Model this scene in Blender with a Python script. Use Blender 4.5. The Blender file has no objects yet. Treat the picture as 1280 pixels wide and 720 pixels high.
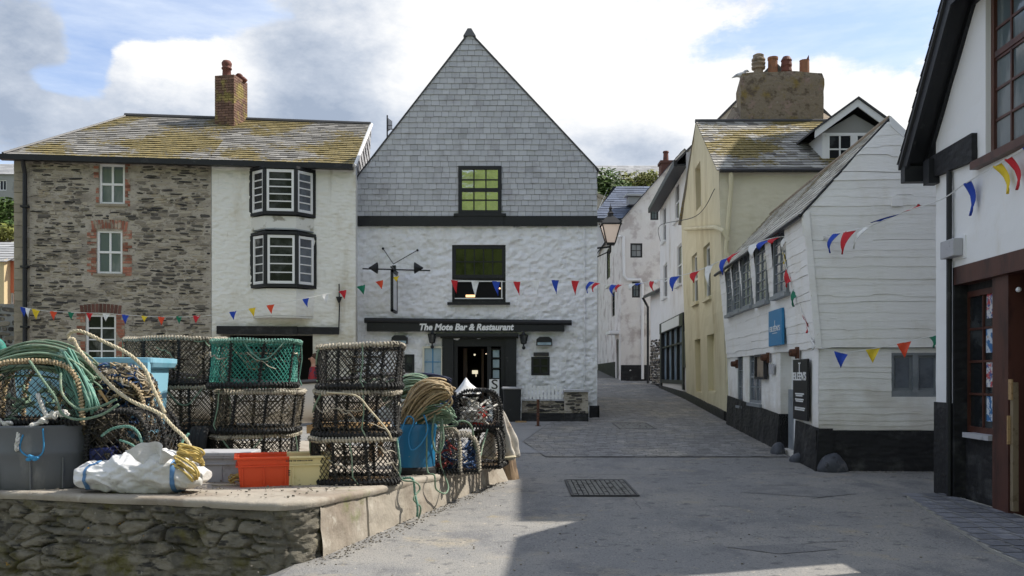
import bpy, math, random
from mathutils import Vector, Matrix, noise
R = math.radians
rnd = random.Random(7)
scene = bpy.context.scene
COL = scene.collection
F, CZ, HY = 1100.0, 1.6, 470.0          # focal length in photo pixels, eye height, horizon row

def P(px, py, Y):
    return Vector(((px-640)/F*Y, Y, CZ+(HY-py)/F*Y))
def lerp(a, b, t): return a+(b-a)*t
def pw(tbl, x):
    if x <= tbl[0][0]: return tbl[0][1]
    for (a, p), (b, q) in zip(tbl, tbl[1:]):
        if x <= b: return p+(q-p)*(x-a)/(b-a)
    return tbl[-1][1]
GT = [(8, 0), (14, .1), (22, .38), (31, .76), (39, 1.05), (45, 1.42), (60, 2.2)]
def G(y): return pw(GT, y)
def top_z(y): return .51-.16*min(1, max(0, (y-8)/4.75))
def nz(p, s=1.0, seed=0.0):
    return noise.noise(Vector((p[0]*s+seed, p[1]*s+seed*1.7, p[2]*s-seed)))

# ------------------------------------------------------------------ materials
def _n(nt, t, **k):
    n = nt.nodes.new(t)
    for a, v in k.items(): setattr(n, a, v)
    return n
def M(name, col, rough=.8, layers=(), bumps=(), tint=0.0, spec=.3, metal=0.0, coord='Object', emit=None, trans=0.0, tcol=None):
    m = bpy.data.materials.new(name); m.use_nodes = True
    nt = m.node_tree; L = nt.links; b = nt.nodes['Principled BSDF']
    b.inputs['Roughness'].default_value = rough
    b.inputs['Metallic'].default_value = metal
    b.inputs['Specular IOR Level'].default_value = spec
    if trans: b.inputs['Transmission Weight'].default_value = trans
    if coord == 'Object': co = _n(nt, 'ShaderNodeTexCoord').outputs['Object']
    else: co = _n(nt, 'ShaderNodeNewGeometry').outputs['Position']
    def mapped(st):
        if tuple(st) == (1, 1, 1): return co
        mp = _n(nt, 'ShaderNodeMapping'); L.new(co, mp.inputs[0]); mp.inputs['Scale'].default_value = st
        return mp.outputs[0]
    c = None
    if tcol:                                  # colour ramp over the per-face tint
        at = _n(nt, 'ShaderNodeAttribute', attribute_name='tint')
        rp = _n(nt, 'ShaderNodeValToRGB'); L.new(at.outputs['Fac'], rp.inputs[0])
        el = rp.color_ramp.elements
        while len(el) < len(tcol): el.new(.5)
        for e, (pos, cc) in zip(el, tcol): e.position = pos; e.color = (*cc, 1)
        c = rp.outputs[0]
    for ly in layers:
        lc, sc, lo, hi = ly[:4]; st = ly[4] if len(ly) > 4 else (1, 1, 1); kind = ly[5] if len(ly) > 5 else 'noise'; amt = ly[6] if len(ly) > 6 else 1.0
        if kind == 'noise':
            t = _n(nt, 'ShaderNodeTexNoise'); t.inputs['Scale'].default_value = sc; t.inputs['Detail'].default_value = 7; t.inputs['Roughness'].default_value = .62; o = t.outputs['Fac']
        elif kind == 'edge':
            wn = _n(nt, 'ShaderNodeTexNoise'); wn.inputs['Scale'].default_value = sc*.7
            t = _n(nt, 'ShaderNodeTexVoronoi', feature='DISTANCE_TO_EDGE'); t.inputs['Scale'].default_value = sc; o = t.outputs['Distance']
        else:
            t = _n(nt, 'ShaderNodeTexVoronoi'); t.inputs['Scale'].default_value = sc; o = t.outputs['Distance']
        L.new(mapped(st), t.inputs['Vector'])
        mr = _n(nt, 'ShaderNodeMapRange', interpolation_type='SMOOTHSTEP'); L.new(o, mr.inputs[0]); mr.inputs[1].default_value = lo; mr.inputs[2].default_value = hi; mr.inputs[4].default_value = amt
        mx = _n(nt, 'ShaderNodeMix', data_type='RGBA'); L.new(mr.outputs[0], mx.inputs[0])
        if c is None: mx.inputs[6].default_value = (*col, 1)
        else: L.new(c, mx.inputs[6])
        mx.inputs[7].default_value = (*lc, 1); c = mx.outputs[2]
    if tint:
        at = _n(nt, 'ShaderNodeAttribute', attribute_name='tint')
        mr = _n(nt, 'ShaderNodeMapRange'); L.new(at.outputs['Fac'], mr.inputs[0]); mr.inputs[3].default_value = 1-tint; mr.inputs[4].default_value = 1+tint
        vm = _n(nt, 'ShaderNodeVectorMath', operation='SCALE'); L.new(mr.outputs[0], vm.inputs['Scale'])
        if c is None: vm.inputs[0].default_value = col
        else: L.new(c, vm.inputs[0])
        c = vm.outputs[0]
    if c is None: b.inputs['Base Color'].default_value = (*col, 1)
    else: L.new(c, b.inputs['Base Color'])
    prev = None
    for bm_ in bumps:
        kind, sc, stg, dist = bm_[:4]; st = bm_[4] if len(bm_) > 4 else (1, 1, 1)
        if kind == 'noise':
            t = _n(nt, 'ShaderNodeTexNoise'); t.inputs['Detail'].default_value = 6; o = t.outputs['Fac']
        elif kind == 'wave':
            t = _n(nt, 'ShaderNodeTexWave', bands_direction='Z'); t.inputs['Distortion'].default_value = 1.5; o = t.outputs['Fac']
        else:
            t = _n(nt, 'ShaderNodeTexVoronoi', feature='SMOOTH_F1'); o = t.outputs['Distance']
        t.inputs['Scale'].default_value = sc; L.new(mapped(st), t.inputs['Vector'])
        bp = _n(nt, 'ShaderNodeBump'); bp.inputs['Strength'].default_value = stg; bp.inputs['Distance'].default_value = dist
        L.new(o, bp.inputs['Height'])
        if prev is not None: L.new(prev, bp.inputs['Normal'])
        prev = bp.outputs[0]
    if prev is not None: L.new(prev, b.inputs['Normal'])
    if emit:
        b.inputs['Emission Color'].default_value = (*emit[0], 1); b.inputs['Emission Strength'].default_value = emit[1]
    return m

WHITE = (.74, .74, .73)
mt = {}
mt['pub_white'] = M('painted_rubble', (.82, .82, .845), .6, [((.50, .50, .47), 1.6, .60, .78, (2.2, 2.2, .22), 'noise', .55), ((.62, .60, .55), 1.1, .52, .8, (1, 1, .5)), ((.42, .38, .32), 7, .70, .78, (1, 1, .45), 'noise', .6)],
                    [('vor', 6.5, .9, .06, (1, 1, 1.25)), ('noise', 22, .5, .015)])
mt['house_white'] = M('old_limewash', (.80, .79, .74), .7, [((.46, .43, .36), 1.6, .58, .76, (2.2, 2.2, .22), 'noise', .55), ((.60, .55, .44), 1.0, .50, .75, (1, 1, .4)), ((.33, .28, .22), 6, .68, .78, (1, 1, .3), 'noise', .7)],
                      [('vor', 6, .7, .04, (1, 1, 2.2)), ('noise', 25, .4, .01)])
mt['board_white'] = M('painted_slate_boards', (.86, .85, .83), .65, [((.72, .69, .62), 1.6, .48, .8, (1, 1, .8)), ((.40, .34, .26), 9, .70, .78, (1, 1, .6), 'noise', .6)],
                      [('noise', 7, .35, .02, (1, 1, 4)), ('noise', 40, .25, .005)], tint=.05)
mt['shop_white'] = M('shop_render', (.82, .82, .82), .6, [((.62, .56, .44), 1.3, .55, .85, (1, 1, .4)), ((.35, .25, .16), 12, .72, .77, (1, 1, .5), 'noise', .8)], [('noise', 30, .25, .006)])
mt['render_old'] = M('old_grey_render', (.72, .69, .66), .8, [((.50, .45, .43), 1.1, .48, .62), ((.75, .73, .70), .7, .50, .66)], [('noise', 14, .5, .02)])
mt['alley_white'] = M('alley_render', (.82, .81, .79), .7, [((.60, .55, .49), .9, .5, .8, (1, 1, .4))], [('noise', 18, .4, .01)])
mt['cream'] = M('cream_render', (.66, .60, .42), .75, [((.50, .43, .27), 1.0, .46, .75, (1, 1, .3)), ((.34, .30, .21), .8, .62, .8, (2, 2, .25), 'noise', .6), ((.35, .30, .2), 8, .72, .78, (1, 1, .5), 'noise', .5)], [('noise', 18, .35, .01)])
mt['pale_cream'] = M('pale_cream_rubble', (.72, .67, .53), .75, [((.56, .51, .37), 1.2, .46, .75), ((.36, .32, .24), 7, .68, .78, (1, 1, .4), 'noise', .6)], [('vor', 5, .45, .03, (1, 1, 2)), ('noise', 20, .4, .01)])
mt['black'] = M('black_paint', (.012, .013, .016), .5, [((.05, .05, .05), 6, .6, .75)], [('noise', 30, .2, .004)], spec=.4)
mt['plinth_black'] = M('bitumen_plinth', (.016, .016, .018), .6, [((.06, .06, .06), 3, .5, .75), ((.35, .34, .32), 14, .74, .77)], [('vor', 6, .5, .03, (1, 1, 2.5)), ('noise', 22, .5, .01)])
mt['white_paint'] = M('white_gloss', (.78, .78, .78), .4, [((.58, .56, .52), 4, .6, .8)], spec=.5)
mt['grey_paint'] = M('grey_paint', (.24, .26, .28), .5, [((.17, .19, .21), 4, .5, .7)])
mt['brown_paint'] = M('brown_stain', (.085, .03, .02), .42, [((.035, .012, .01), 5, .45, .7, (1, 1, .3)), ((.3, .27, .24), 22, .76, .79)], [('noise', 18, .3, .004, (3, 3, .5))], spec=.5)
mt['glass'] = M('window_glass', (.014, .016, .018), .10, [((.05, .055, .058), 1.6, .48, .62), ((.14, .14, .135), 1.1, .60, .66, (1, 1, .5))], [('noise', 1.6, .25, .04)], spec=.28)
mt['glass_curtain'] = M('curtained_glass', (.10, .13, .14), .08, [((.22, .24, .25), 1.3, .45, .6, (1, 1, .3))], [('noise', 1.2, .1, .03)], spec=.7)
mt['glass_grey'] = M('salted_glass', (.13, .15, .18), .2, [((.07, .08, .10), 2.5, .45, .65)], spec=.6)
mt['glass_hill'] = M('bright_reflecting_glass', (.62, .64, .58), .05, [((.45, .47, .42), 2, .45, .65)], [('noise', 2.5, .25, .03)], spec=.9, metal=.85)
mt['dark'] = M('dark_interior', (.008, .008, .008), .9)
MOSSY = [((.30, .20, .035), 1.3, .47, .58, (1, 1, 1)), ((.40, .31, .06), 7, .56, .62)]
def slate_mat(name, a, b, moss, mamt=1.0, seed=0):
    m = M(name, a, .55, [], [('noise', 30, .25, .006), ('noise', 6, .25, .01)], tint=0, tcol=[(0, b), (.5, a), (1, tuple(min(1, x*1.35) for x in a))], spec=.4)
    if moss:
        nt = m.node_tree; L = nt.links; b_ = nt.nodes['Principled BSDF']; src = b_.inputs['Base Color'].links[0].from_socket
        tc = _n(nt, 'ShaderNodeTexCoord')
        n1 = _n(nt, 'ShaderNodeTexNoise'); n1.inputs['Scale'].default_value = .55; n1.inputs['Detail'].default_value = 3
        n2 = _n(nt, 'ShaderNodeTexNoise'); n2.inputs['Scale'].default_value = 8.0; n2.inputs['Detail'].default_value = 8; n2.inputs['Roughness'].default_value = .75
        mp = _n(nt, 'ShaderNodeMapping'); mp.inputs['Location'].default_value = (seed, seed*.3, 0); L.new(tc.outputs['Object'], mp.inputs[0])
        L.new(mp.outputs[0], n1.inputs[0]); L.new(mp.outputs[0], n2.inputs[0])
        ad = _n(nt, 'ShaderNodeMath', operation='MULTIPLY_ADD'); L.new(n1.outputs['Fac'], ad.inputs[0]); ad.inputs[1].default_value = 1.45; L.new(n2.outputs['Fac'], ad.inputs[2])
        mr = _n(nt, 'ShaderNodeMapRange', interpolation_type='SMOOTHSTEP'); L.new(ad.outputs[0], mr.inputs[0]); mr.inputs[1].default_value = 1.28-moss; mr.inputs[2].default_value = 1.34-moss; mr.inputs[4].default_value = mamt
        n3 = _n(nt, 'ShaderNodeTexNoise'); n3.inputs['Scale'].default_value = 11; L.new(mp.outputs[0], n3.inputs[0])
        cr = _n(nt, 'ShaderNodeValToRGB'); L.new(n3.outputs['Fac'], cr.inputs[0])
        cr.color_ramp.elements[0].color = (.13, .105, .035, 1); cr.color_ramp.elements[0].position = .35
        cr.color_ramp.elements[1].color = (.25, .19, .06, 1); cr.color_ramp.elements[1].position = .62
        mx = _n(nt, 'ShaderNodeMix', data_type='RGBA'); L.new(mr.outputs[0], mx.inputs[0]); L.new(src, mx.inputs[6]); L.new(cr.outputs[0], mx.inputs[7])
        L.new(mx.outputs[2], b_.inputs['Base Color']); b_.inputs['Roughness'].default_value = .75
    return m
mt['roof_left'] = slate_mat('lichened_slate', (.235, .225, .21), (.12, .115, .11), .085, .9, 3.1)
mt['roof_yellow'] = slate_mat('heavily_lichened_slate', (.30, .29, .27), (.13, .12, .11), .04, 1, 9.4)
mt['roof_cottage'] = slate_mat('weathered_slate', (.52, .50, .45), (.34, .32, .28), -.06, .7, 5)
mt['roof_blue'] = slate_mat('blue_slate', (.10, .12, .17), (.07, .085, .12), 0)
mt['roof_dark'] = slate_mat('dark_slate', (.06, .06, .065), (.035, .035, .04), 0)
mt['roof_pale'] = slate_mat('pale_far_slate', (.34, .34, .34), (.26, .26, .27), 0)
mt['slate_hung'] = M('hung_slate', (.47, .475, .50), .55, [((.39, .385, .41), 2.0, .5, .68), ((.30, .27, .23), 9, .68, .76, (1, 1, .4), 'noise', .6)], [('noise', 28, .3, .006)], spec=.35,
                     tcol=None, tint=.16)
STONE = [(0, (.03, .029, .031)), (.22, (.09, .083, .075)), (.5, (.25, .22, .175)), (1, (.41, .365, .29))]
mt['stone'] = M('slate_rubble', (.3, .3, .3), .85, [((.34, .29, .21), 2.2, .56, .68), ((.05, .048, .046), 12, .66, .74, (1, 1, 2.5))], [('noise', 12, .6, .02, (1, 1, 3)), ('noise', 50, .4, .005)], tcol=STONE)
mt['mortar'] = M('lime_mortar', (.41, .37, .31), .9, [((.26, .23, .19), 1.8, .45, .65, (1, 1, 1.5)), ((.06, .055, .05), 7, .57, .66, (1, 1, 5)), ((.42, .38, .30), 5, .60, .70, (1, 1, 2)), ((.15, .13, .11), 16, .58, .68, (1, 1, 2.5))], [('noise', 12, .7, .02, (1, 1, 3))])
mt['brick'] = M('red_brick', (.29, .12, .08), .85, [((.33, .28, .22), 6, .50, .62)], [('noise', 30, .5, .006)], tint=.35)
mt['dark_brick'] = M('purple_brick', (.135, .065, .05), .85, [((.25, .2, .16), 9, .62, .7)], [('noise', 30, .5, .006)], tint=.3)
mt['chimney_brick'] = M('lichened_brick', (.17, .10, .075), .85, [((.25, .20, .07), 2.5, .48, .62), ((.10, .07, .06), 9, .58, .68)], [('noise', 24, .5, .008)], tint=.3)
mt['chimney_render'] = M('lichened_render', (.25, .205, .155), .9, [((.24, .175, .06), 1.6, .50, .66), ((.13, .10, .075), 5, .5, .66), ((.30, .22, .19), 3, .56, .68), ((.34, .30, .27), 9, .62, .7)], [('noise', 11, .9, .05), ('noise', 45, .4, .01)])
mt['quoin'] = M('dressed_stone', (.30, .265, .205), .85, [((.2, .175, .14), 4, .5, .7)], [('noise', 18, .4, .01)], tint=.15)
mt['terracotta'] = M('terracotta', (.30, .14, .08), .75, [((.22, .12, .08), 6, .5, .7)])
mt['terracotta_dark'] = M('sooted_terracotta', (.16, .06, .045), .7, [((.07, .05, .045), 6, .5, .7)])
mt['tan_pot'] = M('buff_clay', (.30, .24, .18), .8, [((.16, .13, .1), 6, .5, .7)])
mt['asphalt'] = M('worn_asphalt', (.215, .213, .21), .9, [((.265, .255, .238), .5, .42, .62), ((.16, .16, .165), 1.3, .50, .68, (1, .6, 1)), ((.32, .285, .225), .8, .56, .72), ((.13, .13, .132), 5, .56, .68), ((.27, .24, .18), 3.2, .60, .74), ((.10, .10, .10), 42, .55, .65), ((.38, .36, .32), 50, .58, .68), ((.40, .36, .30), 14, .62, .70)],
                  [('noise', 70, .8, .012), ('noise', 9, .3, .02)], spec=.2)
mt['sett'] = M('paving_sett', (.235, .23, .225), .85, [((.31, .29, .255), .9, .45, .65), ((.17, .17, .172), 4, .55, .7), ((.10, .10, .10), 30, .58, .68)], [('noise', 40, .5, .006)], tint=.22)
mt['joint'] = M('sett_joint', (.13, .125, .117), .95)
mt['concrete'] = M('worn_concrete', (.34, .305, .255), .88, [((.24, .20, .16), 1.6, .45, .66, (1, 1, .5)), ((.42, .385, .33), 3.5, .58, .7), ((.13, .10, .07), 11, .64, .73), ((.13, .15, .045), 1.2, .62, .74)],
                   [('noise', 9, .6, .03), ('noise', 60, .5, .006)])
mt['concrete_pave'] = M('pavement_concrete', (.27, .265, .26), .85, [((.21, .21, .21), 1.1, .5, .7), ((.12, .12, .12), 36, .58, .68)], [('noise', 45, .5, .006)])
mt['quay_stone'] = M('lichened_quay_stone', (.22, .20, .165), .9, [((.20, .18, .14), 2.6, .46, .62), ((.04, .038, .034), 5, .54, .66, (1, 1, 4)), ((.30, .28, .24), 16, .63, .71), ((.34, .19, .03), 7, .69, .725), ((.10, .09, .03), 2.0, .52, .66)],
                     [('noise', 6, .8, .05, (1, 1, 2)), ('noise', 34, .7, .012)], tcol=[(0, (.045, .042, .038)), (.5, (.125, .115, .092)), (1, (.215, .195, .155))])
mt['iron'] = M('cast_iron', (.05, .05, .055), .55, [((.09, .075, .06), 9, .55, .7)], metal=.4)
mt['rust'] = M('rusty_iron', (.12, .055, .035), .85, [((.05, .03, .025), 14, .5, .6)])
mt['wood'] = M('weathered_wood', (.27, .19, .12), .85, [((.13, .09, .06), 5, .5, .65, (3, 3, .5))], [('noise', 14, .8, .02, (4, 4, .6))])
mt['plank'] = M('planed_plank', (.38, .25, .12), .75, [((.24, .15, .08), 5, .5, .65, (1, 6, 6))])
mt['grass'] = M('hill_grass', (.14, .19, .035), .9, [((.07, .11, .025), .25, .45, .6), ((.25, .24, .07), .6, .55, .7)], [('noise', 3, .8, .2)])
mt['leaf'] = M('leaf', (.065, .11, .025), .7, tint=.6)
mt['leaf_yellow'] = M('gorse_leaf', (.16, .17, .04), .7, tint=.6)
mt['bark'] = M('bark', (.1, .08, .06), .9)
# fishing gear
mt['twine_black'] = M('tarred_twine', (.022, .021, .02), .75, [((.075, .068, .055), 10, .52, .66)], coord='World')
mt['twine_brown'] = M('weedy_twine', (.07, .06, .045), .85, [((.17, .145, .10), 9, .5, .62), ((.03, .03, .03), 14, .55, .65)], coord='World')
mt['twine_green'] = M('green_twine', (.035, .22, .175), .6, [((.015, .13, .11), 9, .5, .62)], coord='World')
mt['twine_blue'] = M('blue_twine', (.03, .07, .17), .7, [((.02, .03, .05), 9, .5, .62)], coord='World')
mt['rope_grey'] = M('salted_rope', (.40, .36, .29), .85, [((.10, .09, .08), 7, .52, .64), ((.55, .51, .42), 14, .58, .7)], [('noise', 90, .6, .004)], coord='World')
mt['rope_black'] = M('rubber_wrapping', (.02, .02, .02), .6, [((.08, .075, .065), 12, .58, .7)], coord='World')
mt['rope_cream'] = M('cream_rope', (.52, .46, .33), .8, [((.36, .30, .2), 12, .5, .66)], [('noise', 80, .6, .004)], coord='World')
mt['rope_tan'] = M('tan_rope', (.42, .33, .21), .8, [((.28, .21, .13), 12, .5, .66)], [('noise', 80, .6, .004)], coord='World', tint=.3)
mt['rope_sage'] = M('sage_rope', (.17, .25, .18), .8, [((.30, .34, .25), 12, .52, .66)], [('noise', 80, .6, .004)], coord='World', tint=.3)
mt['rope_green'] = M('sea_green_rope', (.13, .27, .22), .75, [((.27, .40, .33), 12, .52, .66)], coord='World', tint=.25)
mt['rope_white'] = M('white_rope', (.62, .61, .58), .8, [((.42, .4, .36), 14, .5, .66)], coord='World')
mt['rope_navy'] = M('navy_rope', (.015, .02, .05), .7, coord='World', tint=.3)
mt['rope_yellow'] = M('straw_rope', (.50, .38, .13), .8, [((.34, .24, .08), 14, .5, .66)], coord='World')
mt['rope_blue'] = M('bright_blue_rope', (.05, .26, .50), .6, coord='World')
mt['blue_tub'] = M('pale_blue_plastic', (.25, .49, .62), .4, [((.15, .40, .52), 2, .5, .7)], spec=.4)
mt['drum_blue'] = M('blue_drum_plastic', (.015, .17, .34), .4, [((.03, .11, .20), 3, .5, .7, (1, 1, .4)), ((.2, .25, .28), 16, .66, .74)], spec=.5)
mt['grey_tub'] = M('charcoal_plastic', (.12, .128, .14), .5, [((.18, .185, .19), 5, .55, .72, (1, 1, .4))], [('noise', 30, .15, .004)], spec=.4)
mt['grey_box'] = M('pale_grey_plastic', (.42, .42, .44), .55, [((.28, .28, .29), 6, .55, .7), ((.15, .14, .13), 20, .68, .74)])
mt['crate_orange'] = M('orange_plastic', (.72, .075, .02), .42, [((.55, .06, .02), 6, .6, .75)], spec=.4)
mt['crate_cream'] = M('primrose_plastic', (.74, .63, .34), .45, [((.5, .44, .2), 6, .6, .75)], spec=.4)
mt['crate_black'] = M('black_plastic', (.02, .02, .022), .5)
mt['navy_plastic'] = M('navy_plastic', (.015, .022, .09), .5)
mt['sack'] = M('woven_sack', (.66, .66, .665), .5, [((.50, .49, .46), 2.5, .46, .66), ((.34, .33, .30), 7, .62, .76)], [('noise', 4, .5, .05, (1, 1, 2.2)), ('noise', 70, .15, .002)])
mt['sack_blue'] = M('sack_blue_print', (.09, .20, .38), .6, [((.3, .4, .5), 12, .6, .7)])
mt['tarp'] = M('canvas_tarp', (.52, .48, .42), .7, [((.40, .24, .11), 2.2, .52, .66), ((.30, .28, .25), 5, .55, .7)], [('noise', 5, .6, .04)])
mt['tyre'] = M('rubber', (.02, .02, .02), .8, [((.06, .06, .055), 14, .55, .7)])
mt['hull'] = M('hull_white', (.72, .70, .66), .35, [((.55, .5, .4), 3, .55, .75)], spec=.5)
mt['bottle_red'] = M('red_plastic', (.55, .04, .03), .4)
for n_, c_ in dict(red=(.55, .02, .03), orange=(.72, .08, .03), white=(.8, .8, .8), blue=(.015, .06, .42), yellow=(.75, .55, .03), green=(.01, .18, .10)).items():
    m_ = M('flag_'+n_, c_, .5, [(tuple(x*.8 for x in c_), 6, .5, .7)])
    mt['flag_'+n_] = m_
mt['cord'] = M('white_cord', (.7, .7, .68), .7)
mt['lamp_glow'] = M('lamp_glass', (.52, .50, .48), .25, emit=((1, .70, .52), .11))
mt['bulb'] = M('glowing_bulb', (1, .7, .4), .3, emit=((1, .55, .25), 1.2))
mt['interior_light'] = M('lit_interior_lamp', (1, .9, .7), .5, emit=((1, .9, .65), .55))
mt['sign_white'] = M('sign_lettering', (.8, .8, .8), .5)
mt['sign_blue'] = M('blue_sign', (.03, .20, .42), .4, [((.06, .28, .5), 2, .5, .8)])
mt['chalk_black'] = M('blackboard', (.012, .012, .015), .45)
mt['poster'] = M('window_poster', (.5, .52, .55), .5, [((.10, .2, .42), 11, .52, .56), ((.6, .12, .1), 9, .62, .65), ((.75, .74, .7), 6, .55, .6)])
mt['pale_pane'] = M('pale_reflecting_pane', (.33, .42, .50), .15, [((.22, .30, .38), 2.2, .5, .65)], spec=.6)
mt['brass'] = M('worn_brass', (.30, .24, .16), .5, [((.2, .15, .09), 9, .5, .65)], metal=.5)
mt['lead_white'] = M('stained_white_skirt', (.68, .67, .62), .7, [((.34, .32, .26), 3.5, .55, .66), ((.12, .12, .08), 7, .68, .74)], [('noise', 18, .3, .01)])
mt['orange_wall'] = M('terracotta_render', (.55, .17, .09), .8)
mt['cream_wall'] = M('buff_render', (.58, .47, .28), .8)
mt['grey_wall'] = M('grey_render', (.30, .30, .29), .8, [((.2, .2, .2), 1, .5, .7)])
mt['skin'] = M('skin', (.50, .27, .19), .55)
mt['hair'] = M('brown_hair', (.07, .04, .025), .7)
mt['shirt'] = M('red_check_shirt', (.33, .03, .035), .8, [((.05, .05, .09), 16, .5, .54)])
mt['denim'] = M('denim', (.04, .06, .12), .85)
mt['gull'] = M('gull_plumage', (.62, .62, .64), .7, [((.3, .31, .34), 8, .5, .56)])

# ------------------------------------------------------------------ mesh builder
OFF = {}
class MB:
    def __init__(s): s.v = []; s.f = []; s.m = []; s.t = []
    def fc(s, idx, m=0, t=.5): s.f.append(tuple(idx)); s.m.append(m); s.t.append(t)
    def poly(s, pts, m=0, t=.5):
        b = len(s.v); s.v += [Vector(p) for p in pts]; s.fc(range(b, b+len(pts)), m, t)
    def hexa(s, a, m=0, t=.5):            # 8 points: bottom 4 ccw, top 4
        b = len(s.v); s.v += [Vector(p) for p in a]
        for q in ((3, 2, 1, 0), (4, 5, 6, 7), (0, 1, 5, 4), (1, 2, 6, 5), (2, 3, 7, 6), (3, 0, 4, 7)): s.fc([b+i for i in q], m, t)
    def box(s, c, d, rz=0, m=0, t=.5, R3=None, taper=1.0):
        x, y, z = d[0]/2, d[1]/2, d[2]/2; M3 = R3 or Matrix.Rotation(rz, 3, 'Z'); c = Vector(c)
        pts = [(-x*taper, -y*taper, -z), (x*taper, -y*taper, -z), (x*taper, y*taper, -z), (-x*taper, y*taper, -z), (-x, -y, z), (x, -y, z), (x, y, z), (-x, y, z)]
        s.hexa([c+M3@Vector(p) for p in pts], m, t)
    def fbox(s, fr, s0, s1, d0, d1, z0, z1, m=0, t=.5):
        s.hexa([fr.at(s0, d1, z0), fr.at(s1, d1, z0), fr.at(s1, d0, z0), fr.at(s0, d0, z0),
                fr.at(s0, d1, z1), fr.at(s1, d1, z1), fr.at(s1, d0, z1), fr.at(s0, d0, z1)], m, t)
    def prism(s, pts, vec, m=0, t=.5):    # polygon extruded along vec
        b = len(s.v); n = len(pts); vec = Vector(vec)
        s.v += [Vector(p) for p in pts]+[Vector(p)+vec for p in pts]
        s.fc(range(b, b+n), m, t); s.fc(range(b+2*n-1, b+n-1, -1), m, t)
        for i in range(n): j = (i+1) % n; s.fc((b+i, b+n+i, b+n+j, b+j), m, t)
    def tube(s, pts, r, n=6, closed=False, m=0, t=.5, cap=True):
        pts = [Vector(p) for p in pts]; k = len(pts)
        if k < 2: return
        b = len(s.v); N = None
        for i, p in enumerate(pts):
            if closed: T = pts[(i+1) % k]-pts[i-1]
            else: T = pts[min(i+1, k-1)]-pts[max(i-1, 0)]
            if T.length < 1e-9: T = Vector((0, 0, 1))
            T.normalize()
            if N is None:
                N = T.cross(Vector((0, 0, 1)))
                if N.length < .1: N = T.cross(Vector((1, 0, 0)))
            N = (N-T*N.dot(T))
            if N.length < 1e-6: N = T.orthogonal()
            N.normalize(); B = T.cross(N); rr = r[i] if hasattr(r, '__len__') else r
            for q in range(n):
                a = 2*math.pi*q/n; s.v.append(p+(N*math.cos(a)+B*math.sin(a))*rr)
        for i in range(k if closed else k-1):
            i2 = (i+1) % k
            for q in range(n):
                q2 = (q+1) % n; s.fc((b+i*n+q, b+i*n+q2, b+i2*n+q2, b+i2*n+q), m, t)
        if not closed and cap and n > 2:
            s.fc([b+q for q in range(n)][::-1], m, t); s.fc([b+(k-1)*n+q for q in range(n)], m, t)
    def lathe(s, c, prof, n=24, m=0, t=.5, R3=None, ang=2*math.pi):
        c = Vector(c); b = len(s.v); full = abs(ang-2*math.pi) < 1e-6; nn = n if full else n+1
        for r_, z_ in prof:
            for q in range(nn):
                a = ang*q/n; p = Vector((r_*math.cos(a), r_*math.sin(a), z_)); s.v.append(c+(R3@p if R3 else p))
        for i in range(len(prof)-1):
            for q in range(n):
                q2 = (q+1) % nn; s.fc((b+i*nn+q, b+i*nn+q2, b+(i+1)*nn+q2, b+(i+1)*nn+q), m, t)
    def grid(s, fn, nu, nv, m=0, t=.5):
        b = len(s.v)
        for j in range(nv+1):
            for i in range(nu+1): s.v.append(Vector(fn(i/nu, j/nv)))
        for j in range(nv):
            for i in range(nu):
                a = b+j*(nu+1)+i; s.fc((a, a+1, a+nu+2, a+nu+1), m, t)
    def ball(s, c, r, n=10, m=0, t=.5, R3=None):
        r = Vector(r) if hasattr(r, '__len__') else Vector((r, r, r)); c = Vector(c)
        def fn(u, v):
            th = v*math.pi; a = u*2*math.pi; p = Vector((r.x*math.sin(th)*math.cos(a), r.y*math.sin(th)*math.sin(a), -r.z*math.cos(th)))
            return c+(R3@p if R3 else p)
        s.grid(fn, n, max(4, n*2//3), m, t)
    def build(s, name, mats, parent=None, base=None, smooth=False, bevel=0):
        me = bpy.data.meshes.new(name)
        off = OFF[parent.name] if parent else (Vector(base) if base is not None else Vector((0, 0, 0)))
        me.from_pydata([tuple(v-off) for v in s.v], [], s.f)
        if not isinstance(mats, (list, tuple)): mats = [mats]
        for m in mats: me.materials.append(mt[m] if isinstance(m, str) else m)
        me.polygons.foreach_set('material_index', s.m)
        at = me.attributes.new('tint', 'FLOAT', 'FACE'); at.data.foreach_set('value', s.t)
        if smooth: me.polygons.foreach_set('use_smooth', [True]*len(s.f))
        me.update(); o = bpy.data.objects.new(name, me); COL.objects.link(o)
        if parent: o.parent = parent
        else: o.location = off
        OFF[o.name] = off
        if bevel:
            bv = o.modifiers.new('bevel', 'BEVEL'); bv.width = bevel; bv.segments = 2; bv.limit_method = 'ANGLE'
        return o
def tag(o, label=None, cat=None, group=None, kind=None):
    if label: o['label'] = label
    if cat: o['category'] = cat
    if group: o['group'] = group
    if kind: o['kind'] = kind
    return o
def thing(name, label, cat, loc, group=None):
    o = bpy.data.objects.new(name, None); o.empty_display_size = .1; COL.objects.link(o); o.location = loc
    OFF[o.name] = Vector(loc); return tag(o, label, cat, group)
def dup(root, loc, rz=0, label=None, sc=None, group=None):
    def cp(o, parent):
        c = o.copy(); COL.objects.link(c)
        if parent: c.parent = parent
        for ch in [x for x in o.children]: cp(ch, c)
        return c
    kids = list(root.children); r = root.copy(); COL.objects.link(r); r.location = loc; r.rotation_euler = (0, 0, rz)
    for ch in kids: cp(ch, r)
    if label: r['label'] = label
    if group: r['group'] = group
    if sc: r.scale = sc
    return r
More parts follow.
